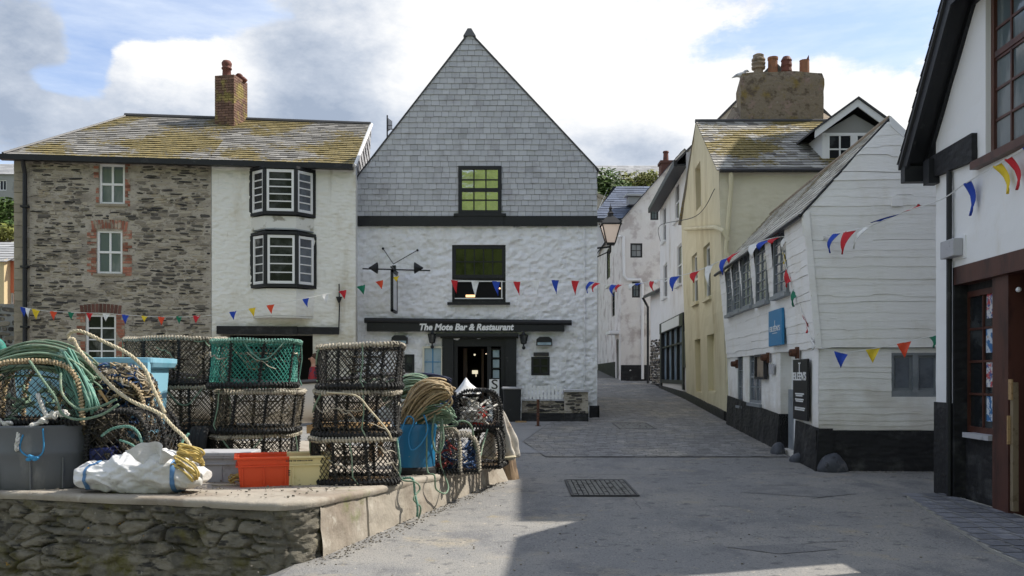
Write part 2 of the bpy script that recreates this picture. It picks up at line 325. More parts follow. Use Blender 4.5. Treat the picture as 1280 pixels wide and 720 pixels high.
class Fr:
    """a vertical wall plane: origin O, unit u to the right seen from outside, n outward"""
    def __init__(s, O, u):
        s.O = Vector(O); s.u = Vector((u[0], u[1], 0)).normalized(); s.n = Vector((s.u.y, -s.u.x, 0))
    def at(s, a, d, z): return Vector((s.O.x+s.u.x*a+s.n.x*d, s.O.y+s.u.y*a+s.n.y*d, z))
    def s_(s, px, d=0):
        k = (px-640)/F; O = s.O+s.n*d; return (k*O.y-O.x)/(s.u.x-k*s.u.y)
    def z_(s, px, py, d=0):
        a = s.s_(px, d); Y = (s.O+s.n*d).y+s.u.y*a; return CZ+(HY-py)/F*Y
    def rect(s, x0, y0, x1, y1, d=0):
        a, b = s.s_(x0, d), s.s_(x1, d); xm = (x0+x1)/2
        return (min(a, b), max(a, b), s.z_(xm, y1, d), s.z_(xm, y0, d))
    def shift(s, d): return Fr(s.O+s.n*d, s.u)

def wall(mb, fr, s0, s1, z0, z1, holes=(), res=.1, amp=.0, sc=2.0, top=None, extra=(), m=0, reveal=.2, seed=0.0, lean=0.0, rm=None):
    def lines(a, b, must):
        must = sorted(set([a, b]+[x for x in must if a < x < b])); out = []
        for p, q in zip(must, must[1:]):
            k = max(1, round((q-p)/res)); out += [p+(q-p)*i/k for i in range(k)]
        return out+[b]
    S = lines(s0, s1, [h[0] for h in holes]+[h[1] for h in holes]+list(extra))
    Z = lines(z0, z1, [h[2] for h in holes]+[h[3] for h in holes])
    b = len(mb.v); e = 1e-6
    for z in Z:
        for a in S:
            zz = min(z, top(a)) if top else z; d = 0
            if amp:
                near = any(h[0]-e <= a <= h[1]+e and h[2]-e <= zz <= h[3]+e for h in holes)
                edge = a < s0+e or a > s1-e
                d = 0 if near else (amp*.65*nz((a, seed, zz*1.3), sc, seed)+amp*.6*nz((a, seed+3, zz*1.2), sc*2.3, seed))*(.4 if edge else 1)
            mb.v.append(fr.at(a, d+lean*(z1-zz), zz))
    ns = len(S)
    for j in range(len(Z)-1):
        for i in range(ns-1):
            ca, cz = (S[i]+S[i+1])/2, (Z[j]+Z[j+1])/2
            if any(h[0] < ca < h[1] and h[2] < cz < h[3] for h in holes): continue
            if top and Z[j] >= top(S[i])-e and Z[j] >= top(S[i+1])-e: continue
            k = b+j*ns+i; mb.fc((k, k+1, k+ns+1, k+ns), m)
    rm = m if rm is None else rm
    for (a, c, p, q) in holes:
        lp, lq = lean*(z1-p), lean*(z1-q)
        A, B_, C_, D = fr.at(a, lp, p), fr.at(c, lp, p), fr.at(c, lq, q), fr.at(a, lq, q)
        A2, B2, C2, D2 = [x-fr.n*reveal for x in (A, B_, C_, D)]
        mb.poly([A, A2, D2, D], rm); mb.poly([B2, B_, C_, C2], rm); mb.poly([D, D2, C2, C_], rm); mb.poly([A, B_, B2, A2], rm)
def window(parent, fr, h, cols, rows, rec=.12, fw=.06, bw=.022, fm='white_paint', pm='glass', sill=None, mid=None, name='window', off=0.0, bars_rows=None, label=None):
    a, c, p, q = h; mb = MB(); d0, d1 = -rec+off, -rec+.06+off
    mb.fbox(fr, a, a+fw, d0, d1, p, q); mb.fbox(fr, c-fw, c, d0, d1, p, q)
    mb.fbox(fr, a+fw, c-fw, d0, d1-.003, q-fw, q); mb.fbox(fr, a+fw, c-fw, d0, d1-.003, p, p+fw)
    if mid: zm = p+(q-p)*mid; mb.fbox(fr, a+fw, c-fw, d0, d1-.006, zm-fw*.5, zm+fw*.5)
    for i in range(1, cols): x = lerp(a+fw, c-fw, i/cols); mb.fbox(fr, x-bw/2, x+bw/2, d0+.012, d1-.016, p+fw, q-fw)
    for j in range(1, rows):
        z = lerp(p+fw, q-fw, j/rows)
        if mid and abs(z-(p+(q-p)*mid)) < fw*.6: continue
        mb.fbox(fr, a+fw, c-fw, d0+.014, d1-.019, z-bw/2, z+bw/2)
    o = mb.build(name, fm, parent)
    if label: o['label'] = label
    g = MB(); e = .012
    # individual panes, each a touch out of true so reflections break up
    for i in range(cols):
        for j in range(rows):
            x0, x1 = lerp(a+fw*.5, c-fw*.5, i/cols), lerp(a+fw*.5, c-fw*.5, (i+1)/cols); z0, z1 = lerp(p+fw*.5, q-fw*.5, j/rows), lerp(p+fw*.5, q-fw*.5, (j+1)/rows)
            t1, t2 = rnd.uniform(-.004, .004), rnd.uniform(-.004, .004); dd = d0+.022
            g.poly([fr.at(x0, dd+t1, z0), fr.at(x1, dd-t1, z0+0), fr.at(x1, dd-t1+t2, z1), fr.at(x0, dd+t1+t2, z1)])
    g.build('pane', pm, o)
    if sill:
        sm, sd, sh, sx = sill; k = MB(); k.fbox(fr, a-sx, c+sx, -rec+off, sd, p-sh, p-.002); k.build('sill', sm, o)
    return o
def backing(mb, fr, h, depth, m=0):
    a, c, p, q = h; mb.poly([fr.at(a, -depth, p), fr.at(c, -depth, p), fr.at(c, -depth, q), fr.at(a, -depth, q)], m)
def slates(mb, E, u, w, n, H, lo, hi, pitch=.2, width=.25, jit=.012, th=.014, m=0, tr=(.15, .85), under=True, dark=.0):
    """courses of slates from the eave origin E: u along, w up the slope, n out; lo/hi give the ends at height b"""
    E, u, w, n = Vector(E), Vector(u).normalized(), Vector(w).normalized(), Vector(n).normalized()
    k = int(H/pitch); pitch = H/k
    for r_ in range(k):
        b0, b1 = r_*pitch, (r_+1)*pitch+.02; bm = (r_+.5)*pitch; A, B_ = lo(bm), hi(bm)
        if B_-A < .03: continue
        x = A-(width/2 if r_ % 2 else 0)-rnd.uniform(0, .04)
        while x < B_:
            w_ = width*rnd.uniform(.9, 1.1); p, q = max(A, x), min(B_, x+w_-.006); x += w_
            if q-p < .02: continue
            j = rnd.uniform(-jit, jit); l = th*rnd.uniform(.8, 1.6); s1, s2 = rnd.uniform(0, .004), rnd.uniform(0, .004)
            p0, q0 = max(lo(b0), p), min(hi(b0), q); p1, q1 = max(lo(min(b1, H)), p), min(hi(min(b1, H)), q)
            if q0 <= p0: p0 = q0 = (p+q)/2
            if q1 <= p1: p1 = q1 = (p+q)/2
            a0 = b0+j if b0 > 0 else b0-.01
            V0, V1 = E+u*p0+w*a0+n*(l+.012+s1), E+u*q0+w*a0+n*(l+.012+s2)
            V2, V3 = E+u*q1+w*min(b1, H)+n*.006, E+u*p1+w*min(b1, H)+n*.006
            t = rnd.uniform(*tr) if rnd.random() > dark else 0.0; b = len(mb.v)
            mb.v += [V0, V1, V2, V3, V0-n*.012, V1-n*.012]
            mb.fc((b, b+1, b+2, b+3), m, t); mb.fc((b+4, b+5, b+1, b), m, t*.85); mb.fc((b+4, b, b+3), m, t*.85); mb.fc((b+1, b+5, b+2), m, t*.85)
    if under:
        mb.poly([E+u*lo(0)+w*0, E+u*hi(0), E+u*hi(H)+w*H, E+u*lo(H)+w*H], m, .1)
def rubble(mb, fr, s0, s1, z0, z1, holes=(), hh=(.05, .12), ww=(.14, .5), gap=.03, m=1, out=.03, keep=.8, tl=(0, 1), topf=None, base=0.0):
    z = z0
    while z < z1:
        h = rnd.uniform(*hh); x = s0+rnd.uniform(0, .2)
        while x < s1:
            w = rnd.uniform(*ww); cx, cz = x+w/2, z+h/2+rnd.uniform(-.02, .02); x += w+gap
            if rnd.random() > keep or cx+w/2 > s1 or cz+h/2 > z1: continue
            if topf and cz+h/2 > topf(cx): continue
            if any(a-.04 < cx+w/2 and cx-w/2 < b+.04 and c-.04 < cz+h/2 and cz-h/2 < d+.04 for a, b, c, d in holes): continue
            o_ = out*rnd.uniform(.4, 1.1); t = rnd.uniform(*tl)**1.2; n = 9; b = len(mb.v); a0 = rnd.uniform(0, 1); tilt = rnd.uniform(-.12, .12)
            for ring, (sc_, d_) in enumerate(((1.0, -.01), (.94, o_*.7), (.72, o_))):
                for i in range(n):
                    an = 2*math.pi*(i+a0)/n; ca, sa = math.cos(an), math.sin(an)
                    ex = abs(ca)**.6*(1 if ca > 0 else -1)*w/2*sc_; ez = abs(sa)**.7*(1 if sa > 0 else -1)*h/2*sc_
                    if ring == 0: rr = rnd.uniform(.82, 1.05); jl = (ex*rr, ez*rr); mb.v.append(fr.at(cx+jl[0], base+d_, cz+jl[1]+jl[0]*tilt)); 
                    else:
                        mb.v.append(fr.at(cx+ex, base+d_+rnd.uniform(-.004, .004), cz+ez+ex*tilt))
            for g in range(2):
                for i in range(n): j = (i+1) % n; mb.fc((b+g*n+i, b+g*n+j, b+g*n+n+j, b+g*n+n+i), m, t)
            mb.fc([b+2*n+i for i in range(n)], m, t)
        z += h+gap*.6
def text_mesh(body, size, fr, s0, d, z0, mat, parent, name='lettering', shear=0, off=0.0, vertical=False, align='LEFT', extrude=.004, width=None):
    cu = bpy.data.curves.new('txt', 'FONT'); cu.body = body; cu.size = size; cu.shear = shear; cu.offset = off; cu.extrude = extrude; cu.align_x = align; cu.resolution_u = 3
    t = bpy.data.objects.new('txt', cu); COL.objects.link(t); bpy.context.view_layer.update()
    me = bpy.data.meshes.new_from_object(t); bpy.data.objects.remove(t)
    k = 1.0
    if width:
        xs = [v.co.x for v in me.vertices]; k = width/(max(xs)-min(xs))
    mb = MB(); mb.v = [fr.at(s0+v.co.x*k, d+v.co.z, z0+v.co.y) for v in me.vertices]
    for p in me.polygons: mb.fc(list(p.vertices))
    return mb.build(name, mat, parent)

mt['net_red'] = M('faded_red_net', (.25, .05, .045), .8)
mt['glass_dim'] = M('dim_reflecting_glass', (.065, .07, .06), .06, [((.03, .033, .03), 2, .45, .65)], [('noise', 2.5, .25, .03)], spec=.9, metal=.85)

mt['menu_cream'] = M('menu_case_cream', (.66, .63, .52), .5)

def stain_foot(key, z0, z1, colr, amt):
    m = mt[key]; nt = m.node_tree; L = nt.links; b_ = nt.nodes['Principled BSDF']; src = b_.inputs['Base Color'].links[0].from_socket
    g = _n(nt, 'ShaderNodeNewGeometry'); sx = _n(nt, 'ShaderNodeSeparateXYZ'); L.new(g.outputs['Position'], sx.inputs[0])
    t = _n(nt, 'ShaderNodeTexNoise'); t.inputs['Scale'].default_value = 2.2; t.inputs['Detail'].default_value = 7; L.new(g.outputs['Position'], t.inputs[0])
    ma = _n(nt, 'ShaderNodeMath', operation='MULTIPLY_ADD'); L.new(t.outputs['Fac'], ma.inputs[0]); ma.inputs[1].default_value = -2.4; L.new(sx.outputs[2], ma.inputs[2])
    mr = _n(nt, 'ShaderNodeMapRange', interpolation_type='SMOOTHSTEP'); L.new(ma.outputs[0], mr.inputs[0]); mr.inputs[1].default_value = z1-1.2; mr.inputs[2].default_value = z0-1.2; mr.inputs[4].default_value = amt
    mx = _n(nt, 'ShaderNodeMix', data_type='RGBA'); L.new(mr.outputs[0], mx.inputs[0]); L.new(src, mx.inputs[6]); mx.inputs[7].default_value = (*colr, 1); L.new(mx.outputs[2], b_.inputs['Base Color'])
stain_foot('pub_white', .4, 1.7, (.40, .40, .34), .7); stain_foot('house_white', 2.2, 3.6, (.48, .44, .33), .6); stain_foot('board_white', .6, 1.6, (.55, .50, .42), .6); stain_foot('alley_white', 1.2, 3.0, (.5, .46, .40), .6)

mt['apron_brick'] = M('blue_paver', (.16, .165, .185), .7, [((.24, .24, .25), 5, .5, .7), ((.10, .10, .11), 30, .58, .68)], [('noise', 30, .3, .006)], tint=.25)
mt['apron_joint'] = M('pale_joint', (.33, .32, .29), .9)
# ------------------------------------------------------------------ ground
def sheet(name, x0, x1, ys, dz, mat, kind='structure', nx=1, xf=None, amp=0.0):
    mb = MB(); b = 0
    for y in ys:
        for i in range(nx+1):
            a, c = (xf(y) if xf else (x0, x1)); x = lerp(a, c, i/nx)
            mb.v.append(Vector((x, y, G(y)+dz+amp*nz((x, y, 0), .8))))
    for j in range(len(ys)-1):
        for i in range(nx):
            k = j*(nx+1)+i; mb.fc((k, k+1, k+nx+2, k+nx+1))
    return tag(mb.build(name, mat), kind=kind)
gm = MB()
gys = [-40, 0, 4, 6, 7, 7.5, 8, 9, 10.5, 12.5, 14, 22, 31, 39, 45, 60, 70]; gxs = [-160, -9, -7, -5.5, -4.5, -3.6, -3, -2.6, -2.3, -2.05, -1.88, -1.78, -1.6, 0, 160]
def slip(x, y): return -pw([(-9, 1.35), (-5.5, 1.0), (-3, .42), (-2.3, .17), (-2.05, .10), (-1.88, .03), (-1.6, 0)], x)*pw([(10.5, 1), (12.5, 0)], y)
for y in gys:
    for x in gxs: gm.v.append(Vector((x, y, G(y)+slip(x, y))))
NX = len(gxs)
for j in range(len(gys)-1):
    for i in range(NX-1): k = j*NX+i; gm.fc((k, k+1, k+NX+1, k+NX))
tag(gm.build('ground', 'asphalt'), kind='structure')
def hill(name, x0, x1, y0, y1, hf, n=40):
    mb = MB()
    mb.grid(lambda u, v: (lerp(x0, x1, u), lerp(y0, y1, v), hf(lerp(x0, x1, u), lerp(y0, y1, v))+1.2*nz((lerp(x0, x1, u), lerp(y0, y1, v), 0), .08)*min(1, v*4)), n, n)
    return tag(mb.build(name, 'grass', smooth=True), kind='structure')
hill('hillside', -160, 160, 61, 170, lambda x, y: pw([(61, .2), (64, 3), (80, 15.5), (95, 20.3), (170, 24)], y))
hill('hillside_behind', -200, 200, -60, -200, lambda x, y: pw([(-200, 62), (-120, 45), (-60, -1.2)], y))
# street of setts between the houses
mb = MB()
def street_edges(y):
    return (pw([(15.6, .6), (18, .25), (22.5, 1.0), (24, 2.31), (40, 2.31), (55, 2.31)], y), pw([(15.6, 4.9), (22, 5.5), (31, 6.12), (41, 6.65), (44, 5.6), (55, 5.5)], y))
ys = [15.6, 22, 31, 39, 45, 55]
tag(sheet('street_bed', 0, 0, [15.6, 18, 22, 22.5, 24, 31, 39, 45, 55], .004, 'joint', xf=street_edges), kind='structure')
y = 15.62; r_ = 0
while y < 46:
    dy = .115 if y < 30 else .17; a, c = street_edges(y+dy/2); x = a+rnd.uniform(-.1, .0); wd = .21 if y < 30 else .3
    while x < c:
        w = wd*rnd.uniform(.93, 1.07); p, q = max(a, x), min(c, x+w-.012); x += w
        if q-p < .03: continue
        z0, z1 = G(y)+.016+rnd.uniform(-.002, .002), G(y+dy)+.016+rnd.uniform(-.002, .002)
        mb.poly([(p, y, z0), (q, y, z0), (q, y+dy-.012, z1), (p, y+dy-.012, z1)], 0, rnd.random())
    y += dy; r_ += 1
tag(mb.build('street_setts', 'sett'), kind='structure')
sheet('pavement', 0, 0, [16.2, 18, 22, 23.95], .008, 'concrete_pave', xf=lambda y: (-3.5, pw([(16.2, .55), (18, .2), (22.5, .95), (24, 2.2)], y)), nx=4)
# patched road repairs
mb = MB()
def patch(mb, pts, y_dz=.0045, m=0): mb.poly([(x, y, G(y)+y_dz) for x, y in pts], m)
mt['patch'] = M('tar_patch', (.175, .174, .173), .9, [((.22, .216, .21), 3, .42, .65), ((.06, .06, .064), 55, .54, .66), ((.34, .32, .28), 60, .6, .7)], [('noise', 70, .7, .01)])
patch(mb, [(3.05, 11.6), (3.5, 12.3), (4.1, 12.2), (4.5, 11.5), (3.9, 11.2)])
patch(mb, [(2.0, 8.2), (2.7, 8.35), (3.0, 8.1), (2.4, 7.9)])
tag(mb.build('road_patches', 'patch'), kind='structure')
mt['seam'] = M('open_crack', (.10, .10, .10), .95, [((.12, .11, .10), 9, .5, .65)])
mb = MB()
def crack(x, y, an, L_, w0=.009, wob=.5):
    pts = [(x, y)]
    while L_ > 0: st = rnd.uniform(.05, .14); a_ = an+rnd.gauss(0, wob); x += math.cos(a_)*st; y += math.sin(a_)*st; L_ -= st; pts.append((x, y))
    for (a, b), (c_, d_) in zip(pts, pts[1:]):
        w_ = w0*rnd.uniform(.4, 1.2); dx, dy = c_-a, d_-b; l_ = math.hypot(dx, dy); nx_, ny_ = -dy/l_*w_, dx/l_*w_*1.6
        mb.poly([(a-nx_, b-ny_, G(b-ny_)+.0035), (c_-nx_, d_-ny_, G(d_-ny_)+.0035), (c_+nx_, d_+ny_, G(d_+ny_)+.0035), (a+nx_, b+ny_, G(b+ny_)+.0035)])
for x, y, an, L_ in ((.1, 13.6, .0, 4.6), (1.5, 10.3, 1.5, 1.8), (3.1, 11.9, -.5, 1.2), (2.3, 8.2, .25, 1.0)): crack(x, y, an, L_, .0045, .3)
for x, y, an, L_ in ((3.0, 11.55, .7, .9), (3.5, 12.35, -.1, .6), (4.5, 11.5, -2.6, .8)): crack(x, y, an, L_, .006, .12)
tag(mb.build('road_cracks', 'seam'), kind='structure')
def grate(px0, py0, px1, py1, nslot, label):
    def gp(px, py):
        Y = 12.0
        for _ in range(20): Y = (CZ-G(Y))*F/(py-HY)
        return (px-640)/F*Y, Y
    (xa, ya), (xb, yb) = gp(px0, py1), gp(px1, py0); xm, ym = (xa+xb)/2, (ya+yb)/2
    t = thing('drain_grate', label, 'drain grate', (xm, ym, G(ym)), 'drain grates set in the street')
    w = (px1-px0)/F*ym; d = yb-ya; z = G(ym)+.006; sl = (G(yb)-G(ya))/max(.01, d)
    fr = MB(); tz = lambda y: z+(y-ym)*sl
    for (x0, x1, y0, y1) in ((xm-w/2, xm+w/2, ya, ya+.03), (xm-w/2, xm+w/2, yb-.03, yb), (xm-w/2, xm-w/2+.03, ya+.03, yb-.03), (xm+w/2-.03, xm+w/2, ya+.03, yb-.03)):
        fr.hexa([(x0, y0, tz(y0)), (x1, y0, tz(y0)), (x1, y1, tz(y1)), (x0, y1, tz(y1))]+[(x0, y0, tz(y0)+.016), (x1, y0, tz(y0)+.016), (x1, y1, tz(y1)+.016), (x0, y1, tz(y1)+.016)])
    fr.build('rim', 'iron', t)
    g = MB()
    g.poly([(xm-w/2+.03, ya+.03, tz(ya)+.001), (xm+w/2-.03, ya+.03, tz(ya)+.001), (xm+w/2-.03, yb-.03, tz(yb)+.001), (xm-w/2+.03, yb-.03, tz(yb)+.001)], 1)
    rows = max(4, int(d/.09))
    for i in range(nslot):
        for j in range(rows):
            x0 = xm-w/2+.03+(w-.06)*(i+.12)/nslot; x1 = xm-w/2+.03+(w-.06)*(i+.88)/nslot; y0 = ya+.03+(d-.06)*(j+.1)/rows; y1 = ya+.03+(d-.06)*(j+.6)/rows
            g.hexa([(x0, y0, tz(y0)+.002), (x1, y0, tz(y0)+.002), (x1, y1, tz(y1)+.002), (x0, y1, tz(y1)+.002), (x0, y0, tz(y0)+.014), (x1, y0, tz(y0)+.014), (x1, y1, tz(y1)+.014), (x0, y1, tz(y1)+.014)])
    g.build('grid', ['grate_metal', 'dark'], t)
mt['grate_metal'] = M('worn_grate_metal', (.26, .255, .24), .7, [((.07, .06, .055), 9, .5, .65)], metal=.3)
grate(707, 601, 787, 621, 12, 'large rectangular drain grate in the asphalt in front of the raised quay')
grate(768, 529, 813, 537, 9, 'small drain grate among the setts at the mouth of the alley')
# brick apron before the shop
mb = MB(); AP = [(5.0, 11.15), (5.62, 11.35), (5.56, 6.0), (4.1, 6.0), (4.35, 8.0)]
ysl = [6.0, 8.0, 9.6, 11.15]
for ya, yb_ in zip(ysl, ysl[1:]):
    f_ = lambda y: pw([(6, 4.1), (8, 4.35), (11.15, 5.0)], y)
    mb.poly([(f_(ya), ya, G(ya)+.03), (5.6, ya, G(ya)+.03), (5.6, yb_, G(yb_)+.03), (f_(yb_), yb_, G(yb_)+.03)], 1)
mb.poly([(5.0, 11.15, G(11.15)+.03), (5.62, 11.15, G(11.15)+.03), (5.62, 11.35, G(11.35)+.03)], 1)
for i in range(len(AP)):
    a, c = AP[i], AP[(i+1) % len(AP)]; mb.poly([(a[0], a[1], 0), (c[0], c[1], 0), (c[0], c[1], G(c[1])+.03), (a[0], a[1], G(a[1])+.03)], 1)
y = 6.05
while y < 11.1:
    xa = pw([(6, 4.12), (8, 4.38), (11.15, 5.02)], y); xb = 5.57; x = xa+.01
    while x < xb-.05:
        q = min(xb, x+.205); mb.poly([(x, y, G(y)+.036), (q, y, G(y)+.036), (q, y+.27, G(y+.27)+.036), (x, y+.27, G(y+.27)+.036)], 0, rnd.random()); x += .225
    y += .295
tag(mb.build('brick_apron', ['apron_brick', 'apron_joint']), kind='structure')
# fine grit and litter gathered along kerbs and walls
mb = MB()
mt['grit'] = M('road_grit', (.2, .18, .15), .9, tint=.5)
def grit(x0, y0, x1, y1, n, sp):
    for _ in range(n):
        t = rnd.random(); x, y = lerp(x0, x1, t)+rnd.gauss(0, sp), lerp(y0, y1, t)+rnd.gauss(0, sp); r = rnd.uniform(.003, .009); z = G(y)+.003
        mb.box((x, y, z+r*.4), (r*2, r*1.6, r), rnd.uniform(0, 3), t=rnd.random())
grit(-1.65, 7.5, -.15, 12.7, 500, .07); grit(-1.2, 7.2, 5, 10, 120, .8); grit(4.9, 13.8, 7, 13.7, 160, .06); grit(4.9, 14, 5.5, 22, 160, .08); grit(5.3, 11.4, 5.5, 9, 80, .08)
tag(mb.build('road_grit', 'grit'), kind='stuff')

# ------------------------------------------------------------------ far places
def far_house(name, label, x0, x1, y0, dpt, zb, ze, zr, wm, rm, wins=(), wmat='white_paint', group=None, hip=0, pane='glass'):
    t = thing(name, label, 'house', (x0, y0, zb), group); fr = Fr((x0, y0, 0), (1, 0)); L = x1-x0
    hs = [fr.rect(*w[:4]) for w in wins]
    mb = MB(); wall(mb, fr, 0, L, zb, ze, hs, res=2, reveal=.25); yb = y0+dpt
    mb.poly([(x0, yb, zb), (x0, yb, ze), (x1, yb, ze), (x1, yb, zb)])
    for x in (x0, x1): mb.poly([(x, y0, zb), (x, y0, ze), (x, y0+dpt/2, zr-.05), (x, yb, ze), (x, yb, zb)])
    mb.build('wall', wm, t)
    for h, w in zip(hs, wins): window(t, fr, h, w[4], w[5], fw=.07, bw=.04, fm=wmat, pm=pane)
    r = MB(); sl = math.hypot(dpt/2, zr-ze); o = .2
    slates(r, (x0-o, y0-o*.8, ze-.1), (1, 0, 0), (0, dpt/2+o*.8, zr-ze+.1), (0, -(zr-ze), dpt/2), math.hypot(dpt/2+o*.8, zr-ze+.1), lambda b: b*hip, lambda b: L+2*o-b*hip, pitch=.45, width=.6)
    r.poly([(x0-o, yb+o, ze-.1), (x1+o, yb+o, ze-.1), (x1+o, y0+dpt/2, zr), (x0-o, y0+dpt/2, zr)], 0, .4)
    r.build('roof', rm, t); return t
def bush(name, label, c, rad, n, leaf=.35, mat='leaf', cat='shrub', group=None):
    t = thing(name, label, cat, (c[0], c[1], c[2]-rad[2]), group); mb = MB(); c = Vector(c)
    cl = [(Vector((rnd.gauss(0, .45)*rad[0], rnd.gauss(0, .4)*rad[1], rnd.uniform(-.7, .65)*rad[2])), rnd.uniform(.25, .5)) for _ in range(26)]
    for _ in range(n):
        o, r = rnd.choice(cl); d = Vector((rnd.gauss(0, 1), rnd.gauss(0, 1), rnd.gauss(0, 1))).normalized()*r*rnd.uniform(.6, 1.1)
        p = c+o+Vector((d.x*rad[0], d.y*rad[1], d.z*rad[2])); a = Vector((rnd.gauss(0, 1), rnd.gauss(0, 1), rnd.gauss(0, .6))).normalized(); b2 = a.orthogonal().normalized(); s = leaf*rnd.uniform(.5, 1.2)
        mb.poly([p-a*s, p+b2*s*.4, p+a*s, p-b2*s*.4], 0, rnd.random())
    mb.build('foliage', mat, t)
    tr = MB(); base = Vector((c.x, c.y, c.z-rad[2]-.5))
    for i in range(5): tr.tube([base, base+Vector((rnd.uniform(-.3, .3)*rad[0], rnd.uniform(-.3, .3)*rad[1], rad[2]*.7)), c+Vector((rnd.uniform(-.6, .6)*rad[0], 0, rnd.uniform(0, .5)*rad[2]))], [.12, .08, .03], 5)
    tr.build('stem', 'bark', t); return t
# long house on the hill at the top of the alley
far_house('hilltop_house', 'long low house with pale slate roof on the hill above the alley', P(735, 0, 92).x, P(836, 0, 92).x, 92, 8, 19, CZ+247/F*92, CZ+263/F*96, 'grey_wall', 'roof_pale', [(775, 223, 795, 234, 4, 1)])
bush('hill_tree', 'bushy dark green tree behind the slate gable of the pub', P(760, 232, 70)+Vector((-.6, 0, -.6)), (2.3, 1.6, 1.9), 2600, .3, cat='tree')
bush('gorse_bush', 'yellow green bush behind the red chimney on the hill', P(806, 228, 76), (1.9, 1.3, 1.0), 1200, .25, 'leaf_yellow')
w = thing('hill_wall', 'brown stone retaining wall below the bushy tree on the hill', 'wall', (P(745, 0, 66).x, 66, 8))
mb = MB(); x0, x1 = P(735, 0, 66).x, P(790, 0, 66).x; z1 = P(0, 249, 66).z; mb.hexa([(x0, 66, 4), (x1, 66, 4), (x1, 66.6, 4), (x0, 66.6, 4), (x0, 66, z1+.5), (x1, 66, z1-.9), (x1, 66.6, z1-.9), (x0, 66.6, z1+.5)]); mb.build('masonry', 'mortar', w)
mb = MB(); mb.hexa([(x0, 65.9, z1+.5), (x1, 65.9, z1-.9), (x1, 66.7, z1-.9), (x0, 66.7, z1+.5), (x0, 65.9, z1+.75), (x1, 65.9, z1-.65), (x1, 66.7, z1-.65), (x0, 66.7, z1+.75)]); mb.build('coping', 'quoin', w)
# blue slate roofed house closing the alley
sx0, sx1 = P(744, 0, 56).x, 12.0
t = thing('slate_roofed_house', 'tall pale house with blue slate roof closing the view up the alley', 'house', (sx0, 56, 2))
fr = Fr((sx0, 56, 0), (1, 0)); ze, zr = P(0, 272, 56).z, P(0, 233, 59).z
mb = MB(); wall(mb, fr, 0, sx1-sx0, 1.5, ze, res=2, amp=.02); mb.poly([(sx0, 56, 1.5), (sx0, 56, ze), (sx0+1.2, 59, zr), (sx0, 62, ze), (sx0, 62, 1.5)]); mb.poly([(sx1, 56, 1.5), (sx1, 56, ze), (sx1, 59, zr), (sx1, 62, ze), (sx1, 62, 1.5)]); mb.poly([(sx0, 62, 1.5), (sx1, 62, 1.5), (sx1, 62, ze), (sx0, 62, ze)]); mb.build('wall', 'alley_white', t)
mb = MB(); H = math.hypot(3.3, zr-ze+.1); slates(mb, (sx0-.3, 55.7, ze-.1), (1, 0, 0), (0, 3.3, zr-ze+.1), (0, -(zr-ze), 3.3), H, lambda b: b*.47, lambda b: sx1-sx0, pitch=.3, width=.42)
mb.poly([(sx0-.3, 62.3, ze-.1), (sx1, 62.3, ze-.1), (sx1, 59, zr), (sx0+1.5, 59, zr)], 0, .4); mb.build('roof', 'roof_blue', t)
mb = MB(); mb.fbox(fr, -.3, sx1-sx0, .05, .42, ze-.3, ze-.12); mb.build('gutter', 'black', t)
# flagstone terrace chimney and skylight on that roof
mb = MB(); c = P(795, 252, 56.6); mb.box(c, (1.1, .7, .5), .1); mb.box(c+Vector((0, -.1, .33)), (1.5, .9, .12), .1, t=.9); mb.build('roof_hatch', 'roof_pale', t)
# gabled cottage of old render at the bend
ax, ay = P(776, 0, 44).x, 44.0
t = thing('alley_cottage', 'tall gabled cottage of patchy old render at the bend of the alley', 'house', (ax, ay, 1.4))
fr = Fr((ax, ay, 0), (1, .0)); gz = P(776, 276, 44).z; az = P(833, 216, 44).z+1.2; awx = P(833, 0, 44).x+.9-ax
top = lambda s: gz+(az-gz)*min(1, s/awx) if s < awx else az-(s-awx)*1.1
hs = [fr.rect(788, 304, 803, 322), fr.rect(790, 352, 800, 372), fr.rect(813, 257, 823, 275)]
mb = MB(); wall(mb, fr, 0, awx*2, .8, az, hs, res=.35, amp=.06, sc=1.2, top=top, extra=[awx], reveal=.2)
frs = Fr((ax, 55.5, 0), (0, -1)); hs2 = [(4.9, 6.6, 7.1, 8.8), (7.7, 8.9, 4.8, 6.1)]
door_h = (9.5, 10.6, 1.4, 3.5)
wall(mb, frs, 0, 11.5, .8, gz, hs2+[door_h], res=.4, amp=.05, sc=1.2, reveal=.15)
mb.poly([(ax+2*awx, 44, .8), (ax+2*awx, 55.5, .8), (ax+2*awx, 55.5, gz), (ax+2*awx, 44, gz)]); mb.build('wall', 'render_old', t)
for h in hs: window(t, fr, h, 2, 2, fw=.08, bw=.03, rec=.1, fm='black', pm='glass_curtain')
for h in hs2: window(t, frs, h, 2, 3, fw=.07, bw=.03, rec=.08, fm='black')
mb = MB(); mb.fbox(frs, 9.55, 10.55, -.12, -.06, 1.3, 3.45); d = mb.build('door', 'black', t)
mb = MB(); mb.fbox(frs, 9.1, 10.9, 0, .5, 3.75, 3.9); mb.build('porch_hood', 'white_paint', t); mb = MB(); mb.fbox(frs, 7.4, 9.2, 0, .35, 6.35, 6.47); mb.build('window_hood', 'white_paint', t)
mb = MB(); slates(mb, fr.at(-.15, .15, gz-.15), (0, 1, 0), (awx+.15, 0, az-gz+.15), (-(az-gz), 0, awx), math.hypot(awx+.15, az-gz+.15), lambda b: 0, lambda b: 11.6, pitch=.3, width=.4)
mb.poly([fr.at(2*awx, .1, gz), fr.at(2*awx, -11.5, gz), fr.at(awx, -11.5, az), fr.at(awx, .1, az)], 0, .3); mb.build('roof', 'roof_blue', t)
